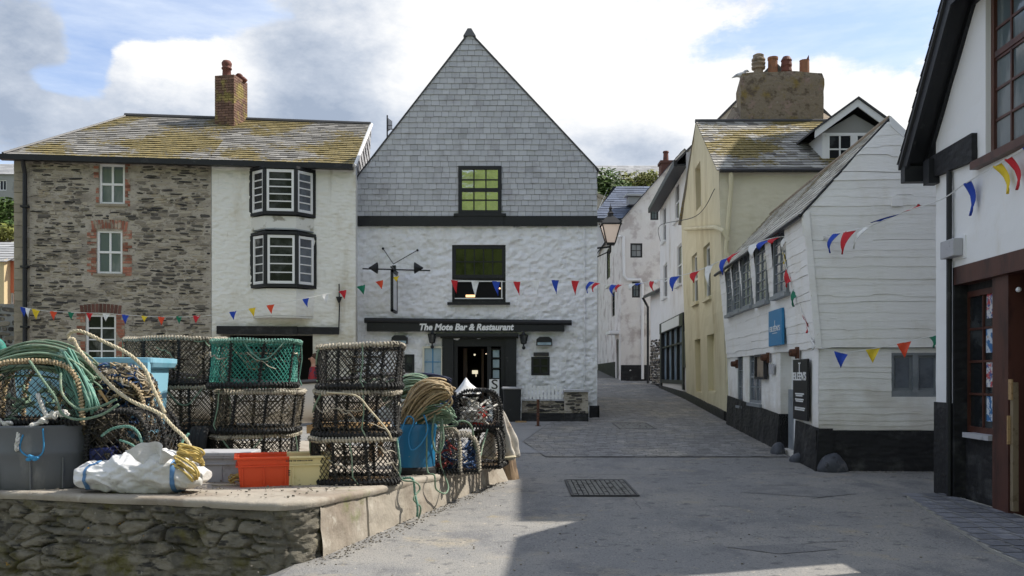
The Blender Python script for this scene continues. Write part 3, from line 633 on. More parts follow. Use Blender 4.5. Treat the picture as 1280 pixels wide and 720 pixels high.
mb = MB(); mb.fbox(fr, .0, 2*awx, .003, .03, .8, 2.15); mb.fbox(frs, 0, 9.15, .003, .03, .8, 2.35); mb.build('plinth', 'plinth_black', t)
mb = MB(); pp = lambda px, py, d=.08: fr.at(fr.s_(px), d, fr.z_(px, py))
mb.tube([pp(772, 296), pp(779, 296), pp(780, 345), pp(784, 350), pp(800, 350), pp(803, 356), pp(803, 474)], .07, 8); mb.build('downpipe', 'white_paint', t)
mb = MB(); c0 = P(837, 0, 47); mb.box((c0.x-.2, 47, 11.3), (.62, .8, 3.2)); mb.box((c0.x-.2, 47, 12.95), (.74, .9, .14)); mb.build('chimney', 'dark_brick', t)
mb = MB(); mb.lathe((c0.x-.2, 47, 13.0), [(.16, 0), (.13, .5), (.17, .52), (.15, .6)], 10); mb.build('chimney_pot', 'terracotta_dark', t)
c1 = P(829, 0, 49); 
# lane-side lean-to with dark roof edge
# left edge of picture: houses across the valley
far_house('valley_house', 'grey slate roofed house on the hill at the left edge', P(-40, 0, 80).x, P(26, 0, 80).x, 80, 8, 13, P(0, 217, 80).z, P(0, 205, 84).z, 'grey_wall', 'roof_pale', [(-1, 225, 8, 238, 2, 1)])
far_house('garden_shed', 'small white shed among shrubs at the left edge', P(-20, 0, 66).x, P(6, 0, 66).x, 66, 3, 9, P(0, 256, 66).z, P(0, 252, 67.5).z, 'grey_wall', 'roof_pale')
bush('hedge', 'green shrubbery on the bank at the left edge below the grey house', P(5, 270, 56), (3.2, 1.4, 1.5), 3000, .25)
bush('dry_grass_clump', 'straw coloured grass clump under the shrubs at the left edge', P(6, 292, 50), (2.4, 1.0, .5), 900, .2, 'leaf_yellow', cat='plant')
far_house('orange_house', 'orange rendered house at the left edge of the stone house', P(5.5, 0, 40).x, P(30, 0, 40).x, 40, 7, .5, P(0, 324, 40).z, P(0, 296, 43.5).z, 'orange_wall', 'roof_pale', [(10, 366, 17, 380, 2, 1)])
far_house('cream_house', 'buff rendered house beside the orange one at the left edge', P(-60, 0, 39.5).x, P(5, 0, 39.5).x, 39.5, 7, .5, P(0, 325, 39.5).z, P(0, 303, 43).z, 'cream_wall', 'roof_pale')
t = thing('yard_wall', 'dark stone yard wall running left from the stone house', 'wall', (-16, 26, .3)); fr = Fr((-26, 26, 0), (1, 0)); z1 = P(0, 380, 26).z
mb = MB(); wall(mb, fr, 0, 12.5, .2, z1, res=.3, amp=.03); rubble(mb, fr, 8.5, 12.5, .3, z1, tl=(0, .7), hh=(.08, .16)); mb.fbox(fr, 0, 12.5, -.4, -.01, .2, z1); mb.build('masonry', ['grey_wall', 'stone'], t)

# ------------------------------------------------------------------ terrace on the left
tu = Vector((1, .122, 0)).normalized(); TF = Fr((-12.44, 22, 0), tu); TL = TF.s_(444.5); LR = 8.25; EZ = 7.1
sB = TF.s_(264); tin = -TF.n; RZ = 9.2; RT = 3.6
def tp(s, t_, z): return TF.at(s, -t_, z)
def terrace_body(mb, s0, s1, left_end, right_end):
    for (a, b_) in ((7.2, 7.2),): mb.poly([tp(s0, a, 0), tp(s0, a, EZ), tp(s1, a, EZ), tp(s1, a, 0)])
    if left_end: mb.poly([tp(s0, 0, 0), tp(s0, 0, EZ), tp(s0, 7.2, EZ), tp(s0, 7.2, 0)])
    if right_end: mb.poly([tp(s1, .01, 0), tp(s1, .01, EZ-.2), tp(s1, 7.2, EZ-.2), tp(s1, 7.2, 0)]); mb.poly([tp(s1, .01, EZ-.2), tp(LR, .01, EZ-.15), tp(LR, 7.2, EZ-.15), tp(s1, 7.2, EZ-.2)])
stone = thing('stone_house', 'slate rubble house with lichened hipped roof left of the white bay windowed house', 'house', (-12.44, 22, .38))
hs = [TF.rect(124, 205, 156, 255), TF.rect(121, 288, 153, 342), TF.rect(107, 393, 145, 470)]
mb = MB(); wall(mb, TF, 0, sB, 0, EZ, hs, res=.12, amp=.02, sc=3, reveal=.2, rm=0); terrace_body(mb, 0, sB, True, False)
rubble(mb, TF, .35, sB, .3, EZ-.05, [(a-.16, b+.16, c-.1, d+.2) for a, b, c, d in hs], hh=(.035, .085), ww=(.08, .34), gap=.022, keep=.86, out=.016, tl=(.25, 1.1))
rubble(mb, TF, .35, sB, .3, EZ-.05, [(a-.16, b+.16, c-.1, d+.2) for a, b, c, d in hs], hh=(.018, .05), ww=(.06, .36), gap=.06, keep=.36, out=.03, tl=(0, .3))
mb.build('wall', ['mortar', 'stone'], stone)
mb = MB(); z = .3
while z < EZ-.2:
    h = rnd.uniform(.2, .34); w_ = rnd.choice((.22, .36)); mb.fbox(TF, 0-.004, w_, -.05, .018, z, min(EZ, z+h-.015), t=rnd.random()); z += h
mb.build('quoins', 'quoin', stone)
def bricks(mb, h, lw, arch, m=0, sides=(0, 1)):
    a, c, p, q = h
    for side in sides:
        z = p-.05
        while z < q+.02:
            w_ = rnd.choice((.11, .2, .2)) * lw; zz = .065
            if rnd.random() < .8:
                x0, x1 = (a-w_-.01, a-.01) if side == 0 else (c+.01, c+w_+.01); mb.fbox(TF, x0, x1, -.03, .012+rnd.uniform(0, .006), z, z+zz, t=rnd.random(), m=m)
            z += zz+.013
    if arch:
        n = 11; xa, xb = a-.12, c+.12
        for i in range(n):
            x0 = lerp(xa, xb, i/n)+.008; x1 = lerp(xa, xb, (i+1)/n)-.008; u_ = (i+.5)/n*2-1; rise = .05*(1-u_*u_); lean = u_*.03
            b = [TF.at(x0, .014, q+.0+rise), TF.at(x1, .014, q+rise), TF.at(x1, -.03, q+rise), TF.at(x0, -.03, q+rise)]
            mb.hexa(b+[v+Vector((0, 0, .22))+TF.u*lean for v in b], m, rnd.random())
for h_, lw_, ar_, m_ in ((hs[0], .6, False, 'brick'), (hs[1], 1.1, True, 'brick'), (hs[2], 1.0, True, 'dark_brick')):
    for sd_ in (0, 1): mb = MB(); bricks(mb, h_, lw_, False, sides=(sd_,)); mb.build('brick_jamb', 'brick', stone)
    if ar_: mb = MB(); bricks(mb, h_, lw_, True, sides=()); mb.build('brick_arch', m_, stone)
window(stone, TF, hs[0], 2, 2, rec=.1, fw=.055, bw=.05, pm='glass_curtain', sill=('quoin', .05, .06, .08), mid=.5)
window(stone, TF, hs[1], 2, 2, rec=.1, fw=.055, bw=.05, pm='glass_curtain', sill=('quoin', .05, .06, .08), mid=.5)
window(stone, TF, hs[2], 2, 5, rec=.1, fw=.055, bw=.035, pm='glass')
# rooves: shared ridge, split at the party line
hipb = 1.75
E = tp(0, -.22, EZ-.02); wv = tp(0, RT, RZ)-tp(0, -.22, EZ-.02); Hr = wv.length; nv = TF.u.cross(wv).normalized()
mb = MB(); slates(mb, E, TF.u, wv, nv, Hr, lambda b: -.15+b/Hr*hipb, lambda b: sB, pitch=.19, width=.27, tr=(.1, .95))
hp = [tp(-.15, -.22, EZ-.02), tp(hipb-.15, RT, RZ), tp(-.15, 7.4, EZ-.02)]; mb.poly(hp[::-1], 0, .4); mb.poly([tp(-.15, 7.4, EZ), tp(sB, 7.4, EZ), tp(sB, RT, RZ), tp(hipb-.15, RT, RZ)], 0, .4)
rf = mb.build('roof', 'roof_left', stone)
mb = MB(); mb.tube([tp(-.17, -.24, EZ), tp(hipb-.15, RT, RZ+.02)], .04, 6); mb.tube([tp(hipb-.2, RT, RZ+.03), tp(sB, RT, RZ+.03)], .07, 8); mb.build('ridge_tiles', 'roof_dark', rf)
mb = MB(); mb.fbox(TF, -.22, sB, .16, .34, EZ-.16, EZ-.03); mb.fbox(TF, -.05, sB, .012, .158, EZ-.12, EZ-.05); mb.build('gutter', 'black', stone)
mb = MB(); sx = TF.s_(33); mb.tube([TF.at(sx, .22, EZ-.14), TF.at(sx, .09, EZ-.45), TF.at(sx, .09, .4)], .055, 8)
for z in (1.2, 2.8, 4.3, 5.8): mb.fbox(TF, sx-.09, sx+.09, .02, .155, z, z+.05)
mb.build('downpipe', 'black', stone)
# brick stack
cs0, cs1 = TF.s_(273, -3.2), TF.s_(294, -3.2); cc = tp((cs0+cs1)/2+.1, RT-.25, 0)
white = thing('bay_window_house', 'white limewashed house with two black framed bay windows beside the pub', 'house', (TF.at(sB, 0, .4)))
mb = MB(); dirs = math.atan2(TF.u.y, TF.u.x)-.22
zt = P(285, 100, cc.y).z; z0 = 8.6; M3 = Matrix.Rotation(dirs-.1, 3, 'Z')
z = z0; j = 0
mb.box((cc.x, cc.y, (z0+zt)/2-.02), (.56, .76, zt-z0-.04), R3=M3, t=.2)
while z < zt-.02:
    o_ = 0 if j % 2 else .11
    for sgn in (-1, 1):
        for (L_, ax_) in ((.6, 0), (.8, 1)):
            x = -L_/2
            first = True
            while x < L_/2-.01:
                w_ = (.11 if (first and o_) else .22); first = False; q = min(L_/2, x+w_); cx = (x+q)/2
                if ax_ == 0: c_ = M3@Vector((cx, sgn*.39, 0)); d_ = (q-x-.012, .03, .062)
                else: c_ = M3@Vector((sgn*.29, cx, 0)); d_ = (.03, q-x-.012, .062)
                mb.box((cc.x+c_.x, cc.y+c_.y, z+.035), d_, R3=M3, t=rnd.random()); x = q
    z += .075; j += 1
rfch = rf
ch = mb.build('chimney', 'chimney_brick', stone)
mb = MB(); pz = zt; M3i = M3
a = cc+M3@Vector((-.08, -.12, 0)); mb.lathe((a.x, a.y, pz), [(.15, 0), (.13, .04), (.12, .26), (.15, .28), (.15, .31), (.12, .33), (.14, .38), (.15, .45), (.11, .52), (.03, .54)], 14); mb.build('chimney_pot', 'terracotta_dark', ch, smooth=True)
mb = MB(); a = cc+M3@Vector((.14, .2, 0)); mb.lathe((a.x, a.y, pz), [(.10, 0), (.09, .16), (.11, .19), (.06, .24)], 12); mb.tube([(a.x, a.y, pz+.14), (a.x+.14, a.y-.05, pz+.08), (a.x+.2, a.y-.06, pz+.0)], [.07, .06, .08], 8); mb.build('chimney_pot', 'terracotta_dark', ch, smooth=True)
# --- white house
L1 = TL
def bay_px(px, d=0): return TF.s_(px, d)
dr = (TF.s_(276), TF.s_(391), .2, TF.z_(360, 417))
mb = MB(); wall(mb, TF, sB+.01, L1, 0, EZ, [dr], res=.1, amp=.03, sc=3.2, reveal=1.2); terrace_body(mb, sB+.01, L1, False, True); mb.build('wall', 'house_white', white)
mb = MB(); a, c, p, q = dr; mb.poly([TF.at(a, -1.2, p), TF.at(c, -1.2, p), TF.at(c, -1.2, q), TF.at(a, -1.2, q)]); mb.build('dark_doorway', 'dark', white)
mb = MB(); mb.fbox(TF, TF.s_(272), TF.s_(372), .0, .14, TF.z_(320, 418), TF.z_(320, 408)); mb.fbox(TF, TF.s_(372), TF.s_(424), .0, .1, TF.z_(400, 418), TF.z_(400, 409)); mb.build('lintel_beam', 'plinth_black', white)
mb = MB(); slates(mb, E, TF.u, wv, nv, Hr, lambda b: sB, lambda b: LR+.12+b/Hr*.3, pitch=.19, width=.27, tr=(.1, .95)); mb.poly([tp(sB, 7.4, EZ), tp(LR+.1, 7.4, EZ), tp(LR+.4, RT, RZ), tp(sB, RT, RZ)], 0, .4)
rf2 = mb.build('roof', 'roof_left', white)
mb = MB(); mb.tube([tp(sB, RT, RZ+.03), tp(LR+.42, RT, RZ+.02)], .07, 8); mb.build('ridge_tiles', 'roof_dark', rf2)
mb = MB(); mb.fbox(TF, sB, LR+.1, .16, .34, EZ-.16, EZ-.03); mb.fbox(TF, sB, LR+.1, .035, .158, EZ-.12, EZ-.05); mb.build('gutter', 'black', white)
# slate-hung gable end facing the pub
mb = MB(); ga, gb, gc = tp(LR+.12, -.2, EZ-.15), tp(LR+.42, RT, RZ-.05), tp(LR+.12, 7.3, EZ-.15)
ud = (gc-ga).normalized(); gn = Vector((ud.y, -ud.x, 0))
Lg = (gc-ga).length; Hg = RZ-EZ+.1; slates(mb, ga, ud, (gb-(ga+ud*RT)), gn, (gb-(ga+ud*RT)).length, lambda b: b/Hg*(RT+.1), lambda b: Lg-b/Hg*(RT+.1), pitch=.24, width=.3)
mb.build('hung_gable', 'slate_hung', white)
mb = MB(); mb.tube([ga+Vector((.02, 0, .1)), gb+Vector((.02, 0, .06))], .05, 5); mb.build('verge_board', 'white_paint', white)
def bay(z0, z1, x0, x1, label, rows, roofd=.0):
    s0, s1 = bay_px(x0), bay_px(x1); pj = .42; f0, f1 = s0+.40, s1-.42
    pts = [(s0, 0), (f0, pj), (f1, pj), (s1, 0)]
    t = MB()
    for (zz0, zz1, ov) in ((z0-.07, z0, .035), (z1, z1+.07, .035)):
        pl = [(s0-ov, 0), (f0-ov*.6, pj+ov), (f1+ov*.6, pj+ov), (s1+ov, 0)]
        t.prism([TF.at(a_, d_, zz0) for a_, d_ in pl], (0, 0, zz1-zz0))
    for a_, d_ in pts: p_ = TF.at(a_, d_-.03, 0); t.box((p_.x, p_.y, (z0+z1)/2), (.085, .085, z1-z0), dirs)
    fo = t.build('bay_window', 'black', white); fo['label'] = label
    for i in range(3):
        A, B_ = pts[i], pts[i+1]; pa, pb = TF.at(A[0], A[1], 0), TF.at(B_[0], B_[1], 0); d = (pb-pa); L_ = d.length; fr_ = Fr(pa, (d.x, d.y)); sh = MB(); e = .05
        sh.fbox(fr_, e, e+.06, -.05, .0, z0+.02, z1-.02); sh.fbox(fr_, L_-e-.06, L_-e, -.05, .0, z0+.02, z1-.02)
        sh.fbox(fr_, e+.06, L_-e-.06, -.05, -.003, z1-.09, z1-.02); sh.fbox(fr_, e+.06, L_-e-.06, -.05, -.003, z0+.02, z0+.09)
        for j in range(1, rows): z = lerp(z0+.09, z1-.09, j/rows); sh.fbox(fr_, e+.06, L_-e-.06, -.04, -.012, z-.014, z+.014)
        sh.build('sash', 'white_paint', fo)
        g = MB()
        for j in range(rows):
            za, zb = lerp(z0+.05, z1-.05, j/rows), lerp(z0+.05, z1-.05, (j+1)/rows); tt = rnd.uniform(-.004, .004)
            g.poly([fr_.at(e+.03, -.03+tt, za), fr_.at(L_-e-.03, -.03+tt, za), fr_.at(L_-e-.03, -.03-tt, zb), fr_.at(e+.03, -.03-tt, zb)])
        g.build('pane', ['glass', 'glass', 'glass_grey'][i], fo)
    return pts
zb = lambda py: CZ+(HY-py)/F*22.3
pts = bay(zb(264), EZ-.22, 314, 393, 'upper black framed bay window with white sashes under the eaves', 5)
def skirt(za, zb_, p0, p1, name, mat, drop=0):
    mb = MB(); n = 4
    for i in range(3):
        A, B_ = pts[i], pts[i+1]; qa, qb = p0[i], p0[i+1]
        mb.poly([TF.at(A[0], A[1]*p1[0], za), TF.at(B_[0], B_[1]*p1[0], za), TF.at(B_[0], B_[1]*p1[1], zb_), TF.at(A[0], A[1]*p1[1], zb_)])
    return mb.build(name, mat, white)
z_ub, z_lt, z_lb = zb(264)-.1, zb(292)+.05, zb(355)
skirt(z_lt+.09, z_ub, [0]*4, (1.0, .9), 'bay_skirt', 'lead_white')
pts = bay(z_lb, z_lt-.05, 315, 394, 'lower black framed bay window with white sashes', 5)
pts = [(a_+.03 if i < 2 else a_-.03, d_) for i, (a_, d_) in enumerate(pts)]
skirt(zb(394), z_lb-.1, [0]*4, (.80, .85), 'bay_base', 'house_white')
mb = MB(); mb.prism([TF.at(a_, d_*.86, zb(395)-.03) for a_, d_ in pts], (0, 0, .04)); mb.build('bay_soffit', 'lead_white', white)
mb = MB(); mb.prism([TF.at(a_, d_*1.1, z_lt+.06) for a_, d_ in pts], (0, 0, .03)); mb.build('bay_lead', 'grey_paint', white)
mb = MB(); sx = TF.s_(424); mb.tube([TF.at(sx, .05, 4.0), TF.at(sx+.01, .05, 3.4), TF.at(sx-.01, .05, 2.7)], .016, 6); mb.tube([TF.at(sx, .06, 3.66), TF.at(sx, .06, 3.5)], [.085, .02], 8); mb.build('vent_pipe', 'black', white)
# ------------------------------------------------------------------ the pub
PX0, PX1, PY = (447-640)/F*24, (746.5-640)/F*24, 24.0
pub = thing('gabled_pub', 'tall white pub with grey slate hung gable and black sign board over the door', 'pub', (PX0, PY, .4))
PF = Fr((PX0, PY, 0), (1, 0)); PL = PX1-PX0
sz = lambda px: PF.s_(px); pz = lambda py: CZ+(HY-py)/F*PY
apex_s, apex_z = sz(587), pz(42); le_z, re_z = pz(222), pz(212); band0, band1 = pz(283), pz(271)
def ptop(s): return lerp(le_z, apex_z, s/apex_s) if s < apex_s else lerp(apex_z, re_z, (s-apex_s)/(PL-apex_s))
h_up = PF.rect(573, 208, 627, 271); h_mid = PF.rect(565, 306, 632, 378); h_door = PF.rect(558, 427, 641, 529)
h_door = (h_door[0], h_door[1], .2, h_door[3])
h_l = PF.rect(496, 443, 518, 466); h_r = PF.rect(664, 446, 687, 469)
mb = MB()
wall(mb, PF, 0, PL, .1, band1, [h_mid, h_door, h_l, h_r], res=.075, amp=.055, sc=3.4, reveal=.22, extra=[])
yb = PY+9.5
mb.poly([(PX0, PY, 0), (PX0, PY, le_z), (PX0, yb, le_z), (PX0, yb, 0)]); mb.poly([(PX1, PY, 0), (PX1, PY, re_z), (PX1, yb, re_z), (PX1, yb, 0)])
mb.poly([(PX0, yb, 0), (PX0, yb, le_z), (PX0+apex_s, yb, apex_z), (PX1, yb, re_z), (PX1, yb, 0)])
mb.build('wall', 'pub_white', pub)
# slate-hung gable
mb = MB(); inv = lambda z, side: (apex_s*(z-le_z)/(apex_z-le_z) if side == 0 else PL-(PL-apex_s)*(z-re_z)/(apex_z-re_z))
def slo(b): z = band1+b; return 0 if z < le_z else max(0, inv(z, 0))
def shi(b): z = band1+b; return PL if z < re_z else min(PL, inv(z, 1))
Hs = apex_z-band1; k = int(Hs/.15); pitch = Hs/k; W = .205
for r_ in range(k):
    b0, b1 = r_*pitch, (r_+1)*pitch; x = -(W/2 if r_ % 2 else 0)-rnd.uniform(0, .02)
    while x < PL:
        w_ = W*rnd.uniform(.88, 1.12); p, q = x, x+w_-.008; x += w_
        p0, q0 = max(p, slo(b0)), min(q, shi(b0)); p1, q1 = max(p, slo(b1)), min(q, shi(b1))
        if q0-p0 < .01: continue
        if q1 < p1: p1 = q1 = min(max((p0+q0)/2, slo(b1)), shi(b1))
        z0, z1 = band1+b0+rnd.uniform(-.006, .006), band1+b1; cx, cz_ = (p+q)/2, (z0+z1)/2
        if z0 < h_up[3] and z1 > h_up[2]-.3 and max(q0, q1) > h_up[0] and min(p0, p1) < h_up[1]:
            if cz_ > h_up[3]: z0 = max(z0, h_up[3])
            elif min(p0, p1) < h_up[0]: q0 = q1 = h_up[0]; p0, p1 = min(p0, q0), min(p1, q1)
            elif max(q0, q1) > h_up[1]: p0 = p1 = h_up[1]; q0, q1 = max(q0, p0), max(q1, p1)
            else: continue
            if q0-p0 < .01: continue
        o_ = .02+rnd.uniform(.006, .018); t_ = rnd.uniform(.35, .9)
        if rnd.random() < .03: t_ = rnd.uniform(0, .25)
        for (mx_, mz_) in ((578, 167), (518, 181), (518, 195)):
            if abs(PF.s_(mx_)-cx) < .1 and abs(pz(mz_)-cz_) < .08: t_ = -1.2
        b = len(mb.v); mb.v += [PF.at(p0, o_, z0), PF.at(q0, o_+rnd.uniform(-.003, .003), z0), PF.at(q1, .012, z1), PF.at(p1, .012, z1), PF.at(p0, .0, z0), PF.at(q0, .0, z0)]
        mb.fc((b, b+1, b+2, b+3), 0, t_); mb.fc((b+4, b+5, b+1, b), 0, t_*.5); mb.fc((b+4, b, b+3), 0, t_*.5); mb.fc((b+1, b+5, b+2), 0, t_*.5)
hh = h_up; A = lambda s_, z_: PF.at(s_, .0, z_)
wall(mb, PF.shift(-.0), 0, PL, band1, apex_z, [(hh[0], hh[1], max(hh[2], band1+.0), hh[3])], res=.6, top=ptop, extra=[apex_s], m=1, reveal=.18)
mt['slate_back'] = M('slate_backing', (.14, .14, .155), .8)
mb.build('slate_hung_gable', ['slate_hung', 'slate_back'], pub)
mb = MB()   # roof running back behind the gable
for (a, za, b_, zb_) in ((-.05, le_z-.06, apex_s, apex_z+.0), (PL+.05, re_z-.06, apex_s, apex_z+.0)):
    mb.hexa([PF.at(a, .05, za), PF.at(b_, .05, zb_), PF.at(b_, -9.6, zb_), PF.at(a, -9.6, za)]+[PF.at(a, .05, za+.055), PF.at(b_, .05, zb_+.065), PF.at(b_, -9.6, zb_+.065), PF.at(a, -9.6, za+.055)], 0, .4)
rf = mb.build('roof', 'roof_dark', pub)
mb = MB(); mb.prism([PF.at(apex_s-.17, .07, apex_z-.08), PF.at(apex_s+.17, .07, apex_z-.08), PF.at(apex_s+.05, .07, apex_z+.12), PF.at(apex_s-.05, .07, apex_z+.12)], (0, 9.6, 0)); mb.build('ridge_tiles', 'slate_back', rf)
mb = MB()
mb.fbox(PF, .0, PL, .0, .09, band0, band1+.01); mb.fbox(PF, h_up[0]-.12, h_up[1]+.12, .0, .14, band1+.0, band1+.07); mb.fbox(PF, h_up[0]-.05, h_up[1]+.05, .09, .12, band0, band1)
mb.build('black_band', 'black', pub)
window(pub, PF, (h_up[0], h_up[1], band1+.07, h_up[3]), 3, 4, rec=.03, fw=.1, bw=.035, fm='black', off=.04, mid=.5, pm='glass_hill')
o = window(pub, PF, (h_mid[0], h_mid[1], lerp(h_mid[2], h_mid[3], .42), h_mid[3]), 5, 2, rec=.1, fw=.1, bw=.03, fm='black', pm='glass_dim')
zc = lerp(h_mid[2], h_mid[3], .42)
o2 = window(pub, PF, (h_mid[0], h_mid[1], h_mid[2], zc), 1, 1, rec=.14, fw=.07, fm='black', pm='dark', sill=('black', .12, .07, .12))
mb = MB(); a, c = h_mid[0]+.07, h_mid[1]-.07
mb.fbox(PF, a, c, -.10, -.08, zc-.09, zc-.06); mb.fbox(PF, a, c, -.10, -.08, h_mid[2]+.1, h_mid[2]+.13); mb.fbox(PF, c-.05, c-.02, -.10, -.08, h_mid[2]+.13, zc-.09); mb.build('white_rail', 'white_paint', o2)
mb = MB(); mb.ball(PF.at(c-.09, -.1, pz(360)), .025); mb.fbox(PF, a+.3, a+.55, -.13, -.11, pz(371), pz(368)); mb.build('candle_lamp', 'bulb', o2)
for h, nm in ((h_l, 'small'), (h_r, 'small')): window(pub, PF, h, 2, 2, rec=.06, fw=.06, bw=.045, fm='black', pm='glass', off=.02)
# doorway: black surround with pediment, open dark interior, narrow glazed side panel
mb = MB(); a, c, p, q = h_door
mb.fbox(PF, sz(553), sz(567), -.15, .10, .3, pz(423)); mb.fbox(PF, sz(632), sz(645.5), -.15, .10, .3, pz(423)); mb.fbox(PF, sz(551), sz(648), -.15, .13, pz(423), pz(421)); mb.fbox(PF, sz(546), sz(648), -.05, .26, pz(421), pz(417))
mb.fbox(PF, sz(567), sz(632), -.1, .02, pz(433), pz(423)); mb.fbox(PF, sz(609), sz(614), -.2, .0, .3, pz(433)); mb.fbox(PF, sz(626), sz(632), -.2, .0, .3, pz(433)); mb.fbox(PF, sz(567), sz(572), -.2, .0, .3, pz(433)); mb.fbox(PF, sz(614), sz(626), -.16, -.04, .3, pz(484))
for py in (436, 447, 460, 473): mb.fbox(PF, sz(614), sz(626), -.15, -.05, pz(py+1), pz(py))
mb.build('door_surround', 'black', pub)
mb = MB()
for a0, a1 in ((436, 447), (448, 460), (461, 473)): mb.poly([PF.at(sz(616), -.09, pz(a1-.5)), PF.at(sz(624), -.09, pz(a1-.5)), PF.at(sz(624), -.09, pz(a0+1.5)), PF.at(sz(616), -.09, pz(a0+1.5))])
mb.build('side_pane', 'pale_pane', pub)
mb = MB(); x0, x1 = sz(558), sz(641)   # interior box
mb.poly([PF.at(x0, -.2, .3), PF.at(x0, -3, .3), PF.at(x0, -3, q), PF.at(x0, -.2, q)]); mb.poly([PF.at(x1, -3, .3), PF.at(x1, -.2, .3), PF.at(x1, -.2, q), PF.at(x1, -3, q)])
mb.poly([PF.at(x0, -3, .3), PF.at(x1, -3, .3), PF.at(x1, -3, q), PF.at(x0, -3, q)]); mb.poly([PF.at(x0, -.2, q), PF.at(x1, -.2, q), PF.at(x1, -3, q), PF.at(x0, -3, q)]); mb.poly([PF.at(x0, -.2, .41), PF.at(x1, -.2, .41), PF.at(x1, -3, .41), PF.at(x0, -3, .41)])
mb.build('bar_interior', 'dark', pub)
mb = MB(); mb.fbox(PF, sz(577), sz(582), -.9, -.85, pz(524), pz(434)); mb.fbox(PF, sz(600), sz(603), -1.2, -1.15, pz(520), pz(434)); mb.build('inner_door', 'brown_paint', pub)
mb = MB(); mb.fbox(PF, sz(584), sz(592), -2.98, -2.95, pz(467), pz(462)); mb.fbox(PF, sz(589), sz(590), -2.98, -2.95, pz(471), pz(467)); mb.ball(PF.at(sz(589), -2.2, pz(441)), .03); mb.ball(PF.at(sz(606), -1.2, pz(441)), .02); mb.build('lit_bar_lamp', 'interior_light', pub)
# sign board
mb = MB(); mb.fbox(PF, sz(460), sz(705), .0, .20, pz(414.5), pz(403)); o = mb.build('sign_board', 'black', pub)
mb = MB(); mb.tube([PF.at(sz(457), .17, pz(401)), PF.at(sz(714), .17, pz(404))], .075, 10); mb.build('awning_roller', 'black', pub)
text_mesh('The Mote Bar & Restaurant', .24, PF, sz(524.5), .21, pz(413), 'sign_white', o, 'sign_lettering', shear=.22, off=.010, width=(641-524)/F*24)
mb = MB()
for px in (489, ): mb.fbox(PF, sz(px), sz(px)+.02, .2, .21, pz(413), pz(408))
# plinth at right corner, quoin strip
mb = MB(); mb.fbox(PF, PL-.22, PL+.03, .04, .11, .2, pz(507)); mb.hexa([(PX1+.003, PY-.11, .2), (PX1+.05, PY-.11, .2), (PX1+.05, yb, .2), (PX1+.003, yb, .2), (PX1+.003, PY-.11, pz(507)), (PX1+.05, PY-.11, pz(507)), (PX1+.05, yb, pz(495)), (PX1+.003, yb, pz(495))]); mb.build('plinth', 'plinth_black', pub)
mb = MB(); cz0, cz1 = pz(397), pz(286)
for px in (730, ): mb.tube([PF.at(sz(px), .03, pz(500)), PF.at(sz(px+.6), .035, pz(400)), PF.at(sz(px), .03, pz(286))], .022, 6)
mb.build('cable_conduit', 'pub_white', pub)
mb = MB(); mb.fbox(PF, sz(667), sz(686), .0, .05, pz(445), pz(440.5)); mb.build('plaque', 'iron', pub)
# menu case (framed, hung on the wall)
def framed(name, label, cat, fr, r, fm, pm, th=.07, fw=.05, cols=1, rows=1, d0=.03):
    t = thing(name, label, cat, fr.at((r[0]+r[1])/2, .05, r[2])); mb = MB(); a, c, p, q = r
    mb.fbox(fr, a, a+fw, d0, d0+th, p, q); mb.fbox(fr, c-fw, c, d0, d0+th, p, q); mb.fbox(fr, a+fw, c-fw, d0, d0+th-.003, p, p+fw); mb.fbox(fr, a+fw, c-fw, d0, d0+th-.003, q-fw, q); mb.build('frame', fm, t)
    g = MB(); g.fbox(fr, a+fw, c-fw, d0, d0+.02, p+fw, q-fw); g.build('panel', pm, t)
    if cols > 1 or rows > 1:
        b = MB()
        for i in range(1, cols): x = lerp(a, c, i/cols); b.fbox(fr, x-.012, x+.012, d0+.02, d0+.035, p+fw, q-fw)
        for j in range(1, rows): z = lerp(p, q, j/rows); b.fbox(fr, a+fw, c-fw, d0+.02, d0+.033, z-.01, z+.01)
        b.build('divider', 'sign_blue', t)
    return t
framed('menu_case', 'cream framed glazed menu case with pale blue panel left of the pub door', 'menu case', PF, PF.rect(528.5, 433, 554, 472), 'menu_cream', 'pale_pane', cols=2, rows=2)
def bulkhead(px, py, label):
    t = thing('floodlight', label, 'floodlight', PF.at(sz(px), .1, pz(py)), 'floodlights on the pub wall'); mb = MB(); w = 20/F*24/2
    pts = [(-w, -.11), (w, -.11), (w*.95, .06), (w*.6, .12), (-w*.6, .12), (-w*.95, .06)]
    mb.prism([PF.at(sz(px)+a, .24, pz(py)+b) for a, b in pts], PF.n*-.2); mb.build('housing', 'black', t)
    g = MB(); g.fbox(PF, sz(px)-w*.85, sz(px)+w*.85, .242, .25, pz(py)-.10, pz(py)-.03); g.build('lens', 'pale_pane', t)
bulkhead(500.5, 425, 'black floodlight above the small window left of the menu case'); bulkhead(680, 427, 'black floodlight above the small window right of the pub door')
